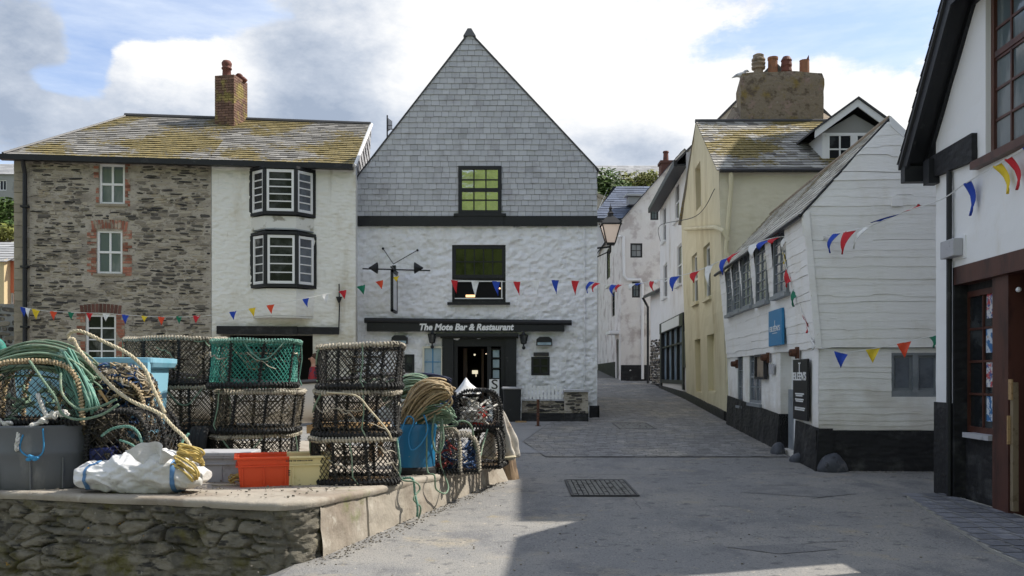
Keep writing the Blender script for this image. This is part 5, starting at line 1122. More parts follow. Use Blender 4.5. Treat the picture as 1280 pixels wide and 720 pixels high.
# door
a, c, p, q = hdoor; cf = CF.shift(.09)
mb = MB(); mb.fbox(cf, a, a+.5, -.25, -.2, p, q); mb.fbox(cf, c-.3, c-.2, -.1, -.02, p, q-.03); mb.build('door_lining', 'white_paint', ct)
mb = MB(); mb.fbox(cf, a+.5, c-.3, -.24, -.18, p, q-.05); dr_ = mb.build('door', 'grey_paint', ct); mb = MB(); mb.fbox(cf, a+.1, a+.7, -.17, -.12, p, p+1.1); mb.build('half_gate', 'grey_paint', ct)
# plinth
mb = MB()
def plf(fr, L0, L1, zt_, d):
    def f(u, v): s = lerp(L0, L1, u); z = lerp(-.05, zt_(s), v); return fr.at(s, d+.05*(1-v)+.02*nz((s, 0, z), 3), z)
    return f
segs = [(0, hdoor[0]), (hdoor[1], CL+.12)]
for s0, s1 in segs: mb.grid(plf(CF, s0, s1, PLZ, .115), 40, 6); mb.poly([CF.at(s1, .18, -.05), CF.at(s1, -.1, -.05), CF.at(s1, -.1, PLZ(s1)), CF.at(s1, .12, PLZ(s1))])
mb.grid(plf(gfr, -.14, GW, lambda s: .74, .04), 40, 6); mb.build('plinth', 'plinth_black', ct)
# roof
re = CF.at(-.2, bd(zE)+.08, zE-.03); e1 = CF.at(CL+.06, bd(zE)+.08, zE-.03); ru = (e1-re).normalized(); apx3 = Vector((apx, 13.93, zR+.06)); Lr = (e1-re).length
wv3 = apx3-e1; n3 = ru.cross(wv3).normalized()
mb = MB(); slates(mb, re, ru, wv3, n3, wv3.length, lambda b: 0, lambda b: Lr, pitch=.17, width=.24, tr=(.1, 1.0), jit=.02, th=.008)
rr_ = Vector((GX0+GW+.1, 13.93, gtop(GW)+.03)); mb.poly([apx3, rr_, rr_+(re-e1), apx3+(re-e1)], 0, .4); crf = mb.build('roof', 'roof_cottage', ct)
mb = MB(); mb.tube([apx3+Vector((0, 0, .02)), apx3+(re-e1)+Vector((0, 0, .02))], .035, 8); mb.build('ridge_tiles', 'tan_pot', crf)
mb = MB(); mb.tube([e1, apx3], .02, 6); mb.build('verge_board', 'black', ct); mb = MB(); mb.tube([e1, re], .035, 6); mb.build('gutter', 'black', ct)
mb = MB()
for A_, B_ in ((apx3, rr_), ): mb.hexa([A_+Vector((0, -.06, -.12)), B_+Vector((0, -.06, -.12)), B_+Vector((0, .1, -.12)), A_+Vector((0, .1, -.12)), A_+Vector((0, -.06, .03)), B_+Vector((0, -.06, .03)), B_+Vector((0, .1, .03)), A_+Vector((0, .1, .03))])
mb.build('barge_board', 'white_paint', ct)
# things on the cottage wall
cw = CF.shift(.13)
r = cw.rect(994, 449, 1012, 525); t = thing('tall_blackboard', 'tall black wall sign with white lettering beside the cottage door', 'sign', cw.at(r[0], .02, r[2])); mb = MB(); mb.fbox(cw, r[0], r[1], .0, .04, r[2], r[3]); mb.build('board', 'chalk_black', t, bevel=.008)
w_ = r[1]-r[0]; H_ = r[3]-r[2]; xm = (r[0]+r[1])/2
mb = MB(); d = .044
mb.fbox(cw, xm-.02, xm+.02, d, d+.006, r[3]-.30*H_+.06, r[3]-.07*H_); mb.fbox(cw, xm-.13, xm+.13, d, d+.006, r[3]-.24*H_, r[3]-.22*H_); mb.fbox(cw, xm-.07, xm+.07, d, d+.006, r[3]-.075*H_, r[3]-.055*H_)
for fz, a0, a1 in ((.57, .2, .8), (.60, .25, .7), (.66, .2, .8), (.69, .25, .72), (.80, .18, .85), (.83, .18, .85)):
    x = r[0]+a0*w_
    while x < r[0]+a1*w_: q = x+rnd.uniform(.02, .06); mb.fbox(cw, x, q, d, d+.005, r[3]-fz*H_-.012, r[3]-fz*H_+.012); x = q+.02
mb.build('lettering', 'sign_white', t); text_mesh("EILEEN'S", .19, cw, r[0]+.04, d+.003, r[3]-.345*H_, 'sign_white', t, 'lettering', off=.003, width=w_-.1)
r = cw.rect(968, 387, 985, 432); bs = CF.shift(bd((r[2]+r[3])/2)+.03); t = thing('blue_sign', 'tall bright blue wall sign above the cottage door', 'sign', bs.at(r[0], .02, r[2])); mb = MB(); mb.fbox(bs, r[0], r[1], .0, .05, r[2], r[3]); mb.build('board', 'sign_blue', t, bevel=.008)
mb = MB(); xm = (r[0]+r[1])/2; H_ = r[3]-r[2]; mb.fbox(bs, xm-.012, xm+.012, .052, .056, r[3]-.45*H_, r[3]-.30*H_); mb.fbox(bs, xm-.07, xm+.07, .052, .056, r[3]-.47*H_, r[3]-.45*H_); mb.fbox(bs, xm-.2, xm+.2, .052, .056, r[3]-.66*H_, r[3]-.645*H_); mb.build('emblem', 'sign_white', t)
text_mesh("EILEEN'S", .14, bs, r[0]+.12, .055, r[3]-.60*H_, 'sign_white', t, 'lettering', width=(r[1]-r[0])-.26)
r = cw.rect(947, 443, 959, 474); framed('poster_frame', 'dark framed poster on the cottage wall right of the grey sash window', 'poster', cw, r, 'iron', 'tan_pot', fw=.05, d0=.0)
r = cw.rect(962, 455, 968, 468); mb = MB(); mb.fbox(cw, r[0], r[1], .0, .02, r[2], r[3]); tag(mb.build('wall_plaque', 'grey_box', base=cw.at(r[0], 0, r[2])), 'small grey metal plaque left of the cottage door', 'plaque')
for px, py, lab in ((922, 455, 'small rusty wall light beside the narrow cottage window'), (961, 447, 'small rusty wall light over the grey plaque'), (998, 441, 'small rusty wall light above the tall black wall sign')):
    c = cw.at(cw.s_(px), 0, cw.z_(px, py)); t = thing('wall_light', lab, 'wall light', c, 'rusty lights on the cottage wall'); mb = MB(); mb.box(c+cw.n*.02, (.04, .12, .2)); mb.build('back_plate', 'rust', t); mb = MB(); mb.lathe(c+cw.n*.1, [(.02, -.06), (.06, -.05), (.07, .05), (.03, .06)], 8, R3=Matrix.Rotation(R(90), 3, 'Y')); mb.build('lamp', 'rust', t)
mb = MB(); r = gfr.rect(1112, 247, 1126, 259, ); mb.fbox(gfr, r[0], r[1], .06, .10, r[2], r[3]); mb.build('vent_cover', 'board_white', ct)
# spur stones guarding the corner
mt['spur'] = M('painted_boulder', (.07, .075, .09), .55, [((.16, .16, .17), 5, .5, .68), ((.03, .03, .035), 9, .55, .7)], [('noise', 9, .6, .03)])
for px, py, sz_, rz_, lab in ((1043, 590, (.24, .2, .22), .2, 'largest dark grey spur stone at the foot of the cottage corner'), (1000, 578, (.17, .15, .14), .5, 'middle dark spur stone, low one lying right of the cottage door'), (975, 569, (.12, .15, .17), -.1, 'small dark spur stone left of the cottage door')):
    Y = 13.5
    for _ in range(30): Y = (CZ-G(Y))*F/(py-HY)
    c = Vector(((px-640)/F*Y, Y+.1, G(Y)+sz_[2]*.25)); M3 = Matrix.Rotation(rz_, 3, 'Z'); mb = MB()
    mb.ball(c, sz_, 18, R3=M3)
    for v in mb.v: v += (v-c).normalized()*.05*nz(v, 5)
    tag(mb.build('spur_stone', 'spur', base=(c.x, c.y, G(Y)), smooth=True), lab, 'boulder', 'spur stones at the cottage')
# ------------------------------------------------------------------ shop at the right edge
SX = lambda Y: 4.96+.0545*Y
sh = thing('corner_shop', 'white rendered shop with black verge and dark brown shopfront at the right edge', 'shop', (SX(11.45), 11.45, .05))
HF = Fr((SX(12.3), 12.3, 0), (-.0545, -1)); HL = 3.67
hs_ = lambda px: HF.s_(px)
zv0 = CZ+246/F*12.1; vs0 = .15; 
def vz(s): Y = 12.3-s; return min(6.25, zv0+(12.1-Y)*1.2)  # flat cap above the frame keeps the shop's shadow short
zbm = HF.z_(1240, 322)   # beam top
zbb = HF.z_(1240, 344)
s_str0, s_str1 = hs_(1170), hs_(1193)
hup = HF.rect(1232, 0, 1300, 190); hup = (hup[0], hup[0]+1.2, CZ+(470-190)/F*9.95, CZ+(470+20)/F*9.95)
sh_open = (s_str1, HL-.12, .0, zbm)
mb = MB(); wall(mb, HF, s_str0-.0, HL, -.1, 7.6, [hup, sh_open], res=.12, amp=.012, sc=2, top=vz, extra=[1.88], reveal=.16)
X0, X1 = SX(11), 11.0
ye = 12.3-s_str0; mb.poly([(SX(ye), ye, -.1), (SX(ye), ye, 4.9), (X1, ye, 4.9), (X1, ye, -.1)]); ys_ = 8.63; mb.poly([(SX(ys_), ys_, -.1), (SX(ys_), ys_, 6.25), (X1, 10.66, 6.25), (X1, 10.66, -.1)]); mb.poly([(X1, ye, -.1), (X1, ye, 4.9), (X1, 10.66, 6.2), (X1, 10.66, -.1)])  # unseen end wall slanted along the sun to let light onto the road
mb.build('wall', 'shop_white', sh)
mb = MB(); mb.fbox(HF, s_str0-.02, s_str1, .0, .02, -.1, HF.z_(1180, 503)); mb.hexa([HF.at(s_str1, .02, -.1), HF.at(s_str1+.04, .02, -.1), HF.at(s_str1+.04, -.35, -.1), HF.at(s_str1, -.35, -.1), HF.at(s_str1, .02, zbm), HF.at(s_str1+.04, .02, zbm), HF.at(s_str1+.04, -.35, zbm), HF.at(s_str1, -.35, zbm)]); mb.build('plinth', 'plinth_black', sh)
mb = MB(); s = hs_(1191.5); mb.tube([HF.at(s, .05, .0), HF.at(s, .05, HF.z_(1191, 215))], .035, 8); mb.build('downpipe', 'black', sh)
# verge: boxed bargeboard with dark slates above
mb = MB(); OH = .28
def vb(s, d, dz): return HF.at(s, d, vz(s)+dz)
sa, sm_, se_ = .33, (6.25-zv0)/1.2+.2, 3.72
for s0, s1 in ((sa, sm_), (sm_, se_)):
    for (d0, d1, a0, a1, mi) in ((OH-.02, OH+.02, -.22, .02, 0), (.0, OH-.021, -.10, -.06, 0), (.0, .05, -.22, -.101, 0)):
        mb.hexa([vb(s0, d1, a0), vb(s1, d1, a0), vb(s1, d0, a0), vb(s0, d0, a0), vb(s0, d1, a1), vb(s1, d1, a1), vb(s1, d0, a1), vb(s0, d0, a1)], mi)
mb.fbox(HF, sa-.02, sa+.12, .0, OH+.03, vz(sa)-.24, vz(sa)-.03); mb.fbox(HF, sa+.3, sa+.48, .0, .14, vz(sa)-.34, vz(sa)-.02); bb = mb.build('barge_board', 'black', sh)
mb = MB()
s0, s1 = sa-.06, sm_
mb.hexa([vb(s0, OH+.05, .025), vb(s1, OH+.05, .025), vb(s1, -5.4, .025), vb(s0, -5.4, .025), vb(s0, OH+.05, .09), vb(s1, OH+.05, .09), vb(s1, -5.4, .09), vb(s0, -5.4, .09)])
mb.prism([HF.at(sm_+.002, OH+.05, 6.275), HF.at(3.75, OH+.05, 6.275), HF.at(3.75, 0, 6.275), HF.at(sm_+.002, -5.0, 6.275)], (0, 0, .07))
wv4 = vb(sm_, 0, 0)-vb(sa, 0, 0); n4 = HF.n.cross(wv4).normalized()
if n4.z < 0: n4 = -n4
slates(mb, vb(sa-.06, OH+.06, .1), -HF.n, wv4, n4, (vb(sm_, 0, 0)-vb(sa-.06, 0, 0)).length, lambda b: 0, lambda b: 5.5, pitch=.2, width=.26, under=False); mb.build('roof', 'roof_dark', sh)
# black sign board
r = HF.rect(1169, 168, 1222, 222); mb = MB(); mb.hexa([HF.at(r[0], .07, HF.z_(1170, 222)), HF.at(r[1], .07, HF.z_(1222, 201)), HF.at(r[1], .0, HF.z_(1222, 201)), HF.at(r[0], .0, HF.z_(1170, 222)), HF.at(r[0], .07, HF.z_(1170, 196)), HF.at(r[1], .07, HF.z_(1222, 166)), HF.at(r[1], .0, HF.z_(1222, 166)), HF.at(r[0], .0, HF.z_(1170, 196))]); mb.build('black_fascia', 'plinth_black', sh)
# upper window
uo = window(sh, HF, hup, 3, 5, rec=.12, fw=.07, bw=.03, fm='brown_paint', pm='glass_curtain', sill=('brown_paint', .10, .09, .18), mid=.62)
# shopfront
ws0 = hs_(1204); wp0, wp1 = HF.shift(-.1).s_(1246), HF.shift(-.1).s_(1266)
mb = MB(); mb.fbox(HF, s_str1+.0, HL-.12, -.25, .02, zbb-.02, zbm); mb.build('beam', 'brown_paint', sh)
mb = MB(); mb.fbox(HF, wp0, wp1, -.32, -.05, .0, zbb-.02); mb.build('door_post', 'brown_paint', sh)
RF = HF.shift(-.15); wr = RF.rect(1207, 361, 1243, 531); wr = (wr[0], wp0-.02, wr[2], RF.z_(1225, 362))
mb = MB(); mb.fbox(RF, s_str1+.04, wr[0], -.1, 0, wr[2]-.1, zbm-.01); mb.fbox(RF, wr[0], wr[1], -.1, 0, wr[3], zbm-.01); mb.fbox(RF, s_str1+.02, wp0, -.15, .03, -.05, wr[2]-.16); mb.build('stall_riser', 'plinth_black', sh)
mb = MB(); mb.fbox(RF, ws0-.05, wr[1], -.12, .14, wr[2]-.16, wr[2]-.10); mb.build('sill', 'grey_box', sh)
wo = window(sh, RF, (wr[0], wr[1], wr[2]-.1, wr[3]), 2, 4, rec=.05, fw=.07, bw=.028, fm='brown_paint', pm='glass')
mb = MB(); g0, g1 = lerp(wr[0], wr[1], .56), wr[1]-.08
mt['poster_red'] = M('leaflet', (.62, .62, .62), .5, [((.5, .08, .08), 13, .52, .56), ((.08, .12, .3), 17, .52, .56)])
mt['poster_blue'] = M('leaflet_blue', (.55, .6, .66), .5, [((.04, .15, .35), 11, .48, .53), ((.5, .3, .1), 17, .62, .65)])
for i in range(4):
    z0 = lerp(wr[2], wr[3], i/4)+.05; z1 = lerp(wr[2], wr[3], (i+1)/4)-.06; mb.fbox(RF, g0+rnd.uniform(0, .03), g1, -.022, -.019, z0, z1, i % 2)
mb.build('leaflets', ['poster_blue', 'poster_red'], wo)
mb = MB(); mb.fbox(RF, wp1, HL-.12, -.35, -.3, .0, zbm-.1); mb.build('door', 'brown_paint', sh)
mb = MB(); s = HF.shift(-.02).s_(1268); mb.fbox(HF, s-.03, s+.03, -.05, .01, .12, HF.z_(1268, 478)); mb.build('door_rail', 'brass', sh)
mb = MB(); mb.fbox(HF, s-.035, s+.035, .011, .03, HF.z_(1268, 500), HF.z_(1268, 474)); mb.fbox(HF, s-.045, s-.02, .011, .04, HF.z_(1268, 556), HF.z_(1268, 520)); mb.build('latch', 'plank', sh)
mb = MB(); c = RF.at(RF.s_(1279), .05, RF.z_(1279, 362)); mb.ball(c, .03, 8); mb.build('door_knob', 'white_paint', sh)
r = HF.rect(1189, 300, 1206, 322); t = thing('junction_box', 'grey white electrical box on the shop wall above the brown beam', 'junction box', HF.at(r[0], 0, r[2])); mb = MB(); mb.fbox(HF, r[0], r[1], .02, .14, r[2], r[3]); mb.build('cover', 'grey_box', t, bevel=.01); mb = MB(); mb.fbox(HF, r[0]+.05, r[1]+.05, .0, .02, r[2]-.03, r[3]+.03); mb.build('back_plate', 'shop_white', t)
# unseen neighbour along the quay, added to shade the road foreground
nb = thing('added_shade_house', 'white gabled house added beyond the right edge to shade the road', 'house', (5.4, 0, 0)); mb = MB(); mb.box((8.2, 3.17, 2.3), (5.4, 9.94, 4.6)); mb.build('wall', 'shop_white', nb)
mb = MB(); mb.prism([(5.2, -2.0, 4.6), (11.2, -2.0, 4.6), (8.2, -2.0, 7.4)], (0, 10.15, 0)); mb.build('roof', 'roof_dark', nb); mb = MB(); mb.box((5.75, 8.39, 1.7), (.3, .47, 3.4)); mb.build('shade_link_wall', 'brown_paint', nb)  # low link wall added in the gap to trim the sunlit road patch

def block(name, label, x0, x1, y0, y1, z1, mat):  # unseen plain blocks added so their shadows cover the street
    t = thing(name, label, 'added building', (x0, y0, .1)); mb = MB(); mb.box(((x0+x1)/2, (y0+y1)/2, z1/2-.2), (x1-x0, y1-y0, z1)); mb.build('wall', mat, t)
    mb = MB(); mb.box(((x0+x1)/2, (y0+y1)/2, z1-.08), (x1-x0+.2, y1-y0+.2, .12)); mb.build('roof', 'roof_dark', t)
    mb = MB()
    for zz in range(1, int(z1//2.8)): mb.box((x0-.01, (y0+y1)/2, zz*2.8-.4), (.06, .9, 1.2))
    mb.build('window', 'glass_grey', t)
block('shade_block', 'plain grey block added unseen behind the corner shop to shade the road', 8.6, 12.3, 12.7, 16.3, 10.4, 'grey_wall')
block('shade_block', 'taller pale block added unseen behind the white cottage to shade the street', 12.6, 17, 17.9, 22, 16.2, 'alley_white')
block('shade_block', 'tallest buff block added unseen far behind the white cottage to shade the street', 14.9, 20, 22.1, 28.2, 18.6, 'cream_wall')
# ------------------------------------------------------------------ raised quay
def stone_d(s, z):
    ws, wz = s+.10*nz((s, 0, z), 2.2)+.03*nz((s, 0, z), 7), z+.05*nz((s, 4, z), 2.0)+.018*nz((s, 4, z), 8)
    q = Vector((ws*2.6, 0, wz*8.5)); dist, pts = noise.voronoi(q); return dist[1]-dist[0], pts[0]
qc, qt = Vector((-1.8, 7.5, 0)), Vector((-.2, 12.75, 0))
QS = Vector((-9.5, 9.74, 0))
quay = thing('quay_wall', 'raised stone and concrete quay wall topped with fishing gear', 'quay', (-1.8, 7.6, 0))
FQ = Fr(QS, (qc-QS)); FL = (qc-QS).length; RQ = Fr(qc, (qt-qc)); RL = (qt-qc).length
mb = MB()
def ztop(p): return top_z(p.y)
def q1(u, v):
    s = FL*u; p = FQ.at(s, 0, 0); zt_ = ztop(p)-.05; z = lerp(-1.2, zt_, v); e_, _c = stone_d(s, z)
    cap_ = min(1, max(0, (zt_-z-.05)/.06)); smear = min(1, max(0, .35+2.2*nz((s, 7, z*1.6), 1.6))); k = min(1, e_/.13)
    n_ = .085*(k-1)*cap_*(1-.8*smear)+.03*nz((_c.x, 0, _c.z), 3.3)*cap_+.03*nz((s, 0, z*2), 1.6)+.018*nz((s, 3, z*3), 6)+.010*nz((s, 3, z*3), 18)
    return FQ.at(s, n_-.01*v, z)
nu_, nv_ = 560, 110; b_ = len(mb.v)
for j in range(nv_+1):
    for i in range(nu_+1): mb.v.append(Vector(q1(.25+(.75-.27/FL)*i/nu_, j/nv_)))
for j in range(nv_):
    for i in range(nu_):
        pz_ = mb.v[b_+j*(nu_+1)+i]; s_i = FL*(.25+.75*(i+.5)/nu_); e_, _c = stone_d(s_i, pz_.z); mb.fc((b_+j*(nu_+1)+i, b_+j*(nu_+1)+i+1, b_+(j+1)*(nu_+1)+i+1, b_+(j+1)*(nu_+1)+i), 0, max(0, min(1, .5+1.0*nz((_c.x*3, 0, _c.z*3), 2.1))))
mb.build('stone_face', 'quay_stone', quay, smooth=True)
mb = MB()
def q2(u, v):
    s = lerp(.34, RL, u); p = RQ.at(s, 0, 0); zt_ = ztop(p)-.03; z = lerp(-.05, zt_, v); y = p.y
    n_ = .02*nz((s, 9, z*1.5), 1.2)+.012*nz((s, 9, z), 6)-(.03 if abs(s-1.25-.02*nz((z, 1, 0), 7)) < .012 else 0)
    return RQ.at(s, n_+.03*(1-v), z)
mb.grid(q2, 360, 24); mb.build('concrete_face', 'concrete', quay)
# deck, rolled over the edges
CA, CB = .34, .42; pa_, pb_ = FQ.at(FL-CA, 0, 0), RQ.at(CB, 0, 0)
def corner(t): return pa_*(1-t)**2+qc*2*t*(1-t)+pb_*t*t
def corner_n(t): d = ((qc-pa_)*(1-t)+(pb_-qc)*t).normalized(); return Vector((d.y, -d.x, 0))
mb = MB()
def q3(u, v):
    p = corner(u); zt_ = ztop(p)-.04; z = lerp(-.6, zt_, v); n_ = .012*nz((p.x, p.y, z*1.5), 2.2)+.022*nz((p.x, p.y, z*2.2), 9)+.05*(min(1, stone_d(FL-.34+.5*u, z)[0]/.13)-1)*(z < zt_-.06)*.7-.006-.02*math.exp(-((u-.30-.10*nz((z, 0, 0), 5))/.035)**2)
    return Vector((p.x, p.y, 0))+corner_n(u)*n_+Vector((0, 0, z))
mb.grid(q3, 60, 50); mb.build('corner_face', 'quay_stone', quay, smooth=True)
edge = [FQ.at((FL-CA)*i/60, 0, 0) for i in range(60)]+[corner(i/10) for i in range(11)]+[RQ.at(lerp(CB, RL, i/40), 0, 0) for i in range(1, 41)]
nrm = [FQ.n]*60+[corner_n(i/10) for i in range(11)]+[RQ.n]*40
back = [lerp(Vector((-9.5, 17, 0)), Vector((-4, 17.0, 0)), i/65) for i in range(66)]+[lerp(Vector((-4, 17, 0)), Vector((-.9, 13.6, 0)), i/45) for i in range(1, 46)]
mb = MB(); K = len(edge); rows = [(.012, -.07, 0), (.03, -.035, 0), (.02, -.008, 0), (-.01, .004, 0)]+[(0, 0, t_/26) for t_ in range(1, 27)]
for (o_, dz_, t_) in rows:
    for i in range(K):
        base = edge[i].lerp(back[i], t_)+nrm[i]*(o_+.025*nz((edge[i].x, edge[i].y, 0), 3)+.015*nz((edge[i].x, edge[i].y, 2), 11) if t_ == 0 else 0); z = top_z(base.y)+dz_+.012*nz((base.x, base.y, 0), 1.2)+.004*nz((base.x, base.y, 0), 7)
        mb.v.append(Vector((base.x, base.y, z)))
for j in range(len(rows)-1):
    for i in range(K-1): mb.fc((j*K+i, j*K+i+1, (j+1)*K+i+1, (j+1)*K+i))
mb.build('deck', 'concrete', quay, smooth=True)
mb = MB(); mb.poly([tuple(qt)[:2]+(0,), (-.9, 13.6, 0), (-.9, 13.6, .37), (qt.x, qt.y, .37)]); mb.poly([(-.9, 13.6, 0), (-4, 17, 0), (-4, 17, .36), (-.9, 13.6, .36)]); mb.build('end_face', 'concrete', quay)
mb = MB(); c = Vector((-.12, 12.75, .13)); mb.hexa([(-.42, 12.1, .0), (-.02, 12.75, .0), (-.1, 13.3, .0), (-.4, 13.0, .0), (-.40, 12.3, .36), (-.16, 12.85, .30), (-.2, 13.2, .30), (-.45, 12.95, .36)])
for v in mb.v: v += Vector((.03*nz(v, 4), .03*nz(v, 4, 3), .02*nz(v, 4, 6)))
tag(mb.build('concrete_lump', 'concrete', base=(-.12, 12.75, 0), bevel=.03), 'broken grey concrete wedge at the tip of the quay below the wooden stump', 'concrete block')
mb = MB()
for _ in range(420):
    y_ = rnd.uniform(7.7, 10.5); xe = -1.8+(y_-7.5)*.305; x_ = rnd.uniform(-4.6, xe-.05)
    if y_ < 7.5+.29*(-1.8-x_)+.1: continue
    r = rnd.uniform(.003, .012); mb.box((x_, y_, top_z(y_)+r*.5+.008), (r*2.2, r*rnd.uniform(.6, 2), r), rnd.uniform(0, 3), t=rnd.random())
tag(mb.build('deck_litter', 'grit', base=(-3, 9, .5)), kind='stuff')
# wooden stump at the tip
t0 = Vector((-.05, 13.0, .15)); mb = MB(); n = 18; prof = [(0, .17), (.12, .16), (.3, .145), (.5, .14), (.7, .13), (.9, .12), (1.0, .11)]
for h_, r_ in prof:
    for q in range(n): a = 2*math.pi*q/n; rr = r_*(1+.16*nz((math.cos(a)*1.5, math.sin(a)*1.5, h_*.5), 2.2)); mb.v.append(t0+Vector((math.cos(a)*rr-.10*h_, math.sin(a)*rr, h_*.85-.15)))
for j in range(len(prof)-1):
    for q in range(n): q2_ = (q+1) % n; mb.fc((j*n+q, j*n+q2_, (j+1)*n+q2_, (j+1)*n+q))
mb.fc([(len(prof)-1)*n+q for q in range(n)]); tag(mb.build('mooring_stump', 'wood', base=t0, smooth=True), 'weathered wooden mooring stump at the tip of the quay', 'post')

# ------------------------------------------------------------------ fishing gear
def spline(pts, n=8):
    pts = [Vector(p) for p in pts]; out = []
    for i in range(len(pts)-1):
        p0, p1, p2, p3 = pts[max(0, i-1)], pts[i], pts[i+1], pts[min(len(pts)-1, i+2)]
        for k in range(n): t = k/n; out.append(.5*((2*p1)+(-p0+p2)*t+(2*p0-5*p1+4*p2-p3)*t*t+(-p0+3*p1-3*p2+p3)*t**3))
    return out+[pts[-1]]
def plan_pts(w, d, n=56, e=3.2):
    out = []
    for i in range(n):
        a = 2*math.pi*i/n; c, s = math.cos(a), math.sin(a); out.append(Vector((w/2*abs(c)**(2/e)*(1 if c > 0 else -1), d/2*abs(s)**(2/e)*(1 if s > 0 else -1), 0)))
    # even arc spacing
    L = [0]
    for i in range(n): L.append(L[-1]+(out[(i+1) % n]-out[i]).length)
    T = L[-1]
    def at(s):
        s = s % T
        for i in range(n):
            if s <= L[i+1]: return out[i].lerp(out[(i+1) % n], (s-L[i])/max(1e-9, L[i+1]-L[i]))
        return out[0]
    return at, T
def wrapped(mb, pts, closed, r=.016, wr=.011, pitch=.034, m=0, loose=.15):
    """a bar bound round with rope: core tube plus a helix"""
    pts = [Vector(p) for p in pts]
    if closed: pts = pts+[pts[0]]
    L = [0]
    for a, b in zip(pts, pts[1:]): L.append(L[-1]+(b-a).length)
    T = L[-1]; mb.tube(pts[:-1] if closed else pts, r, 6, closed, m, .3)
    def at(s):
        for i in range(len(pts)-1):
            if s <= L[i+1]: u = (s-L[i])/max(1e-9, L[i+1]-L[i]); return pts[i].lerp(pts[i+1], u), (pts[i+1]-pts[i]).normalized()
        return pts[-1], (pts[-1]-pts[-2]).normalized()
    n = max(4, int(T/pitch*6)); hel = []; ph = 0
    for k in range(n+1):
        p, t = at(T*k/n); N = t.cross(Vector((0, 0, 1))); N = t.cross(Vector((1, 0, 0))) if N.length < .3 else N; N.normalize(); B = t.cross(N); ph += 2*math.pi/6*(1+loose*rnd.uniform(-1, 1)); q = r+wr*.6+rnd.uniform(0, .002); hel.append(p+N*math.cos(ph)*q+B*math.sin(ph)*q)
    mb.tube(hel, wr, 4, False, m, .5)
def net_sides(mb, at, T, h, sp=.056, r=.0052, m=0, bulge=-.012):
    k = int(T/sp); n = 5
    for i in range(k):
        for sg in (1, -1):
            s0 = T*i/k; pts = []
            for j in range(n+1):
                z = h*j/n; s = s0+sg*z*.9; c = at(s); j_ = rnd.uniform(-.004, .004); f = 1+bulge*math.sin(math.pi*j/n)*4/1.0*.5
                pts.append(Vector((c.x*f+j_, c.y*f+j_, z+rnd.uniform(-.004, .004))))
            mb.tube(pts, r, 3, False, m, .5, cap=False)
def net_flat(mb, w, d, z, sp=.058, r=.005, sag=.03, m=0):
    for sg in (1, -1):
        c = -(w+d)/2
        while c < (w+d)/2:
            pts = []
            for i in range(13):
                x = lerp(-w/2, w/2, i/12); y = sg*x+c
                if abs(y) <= d/2: pts.append(Vector((x, y, z-sag*(1-(2*x/w)**2)*(1-(2*y/d)**2)+rnd.uniform(-.003, .003))))
            if len(pts) > 1: mb.tube(pts, r, 3, False, m, .5, cap=False)
            c += sp*1.35
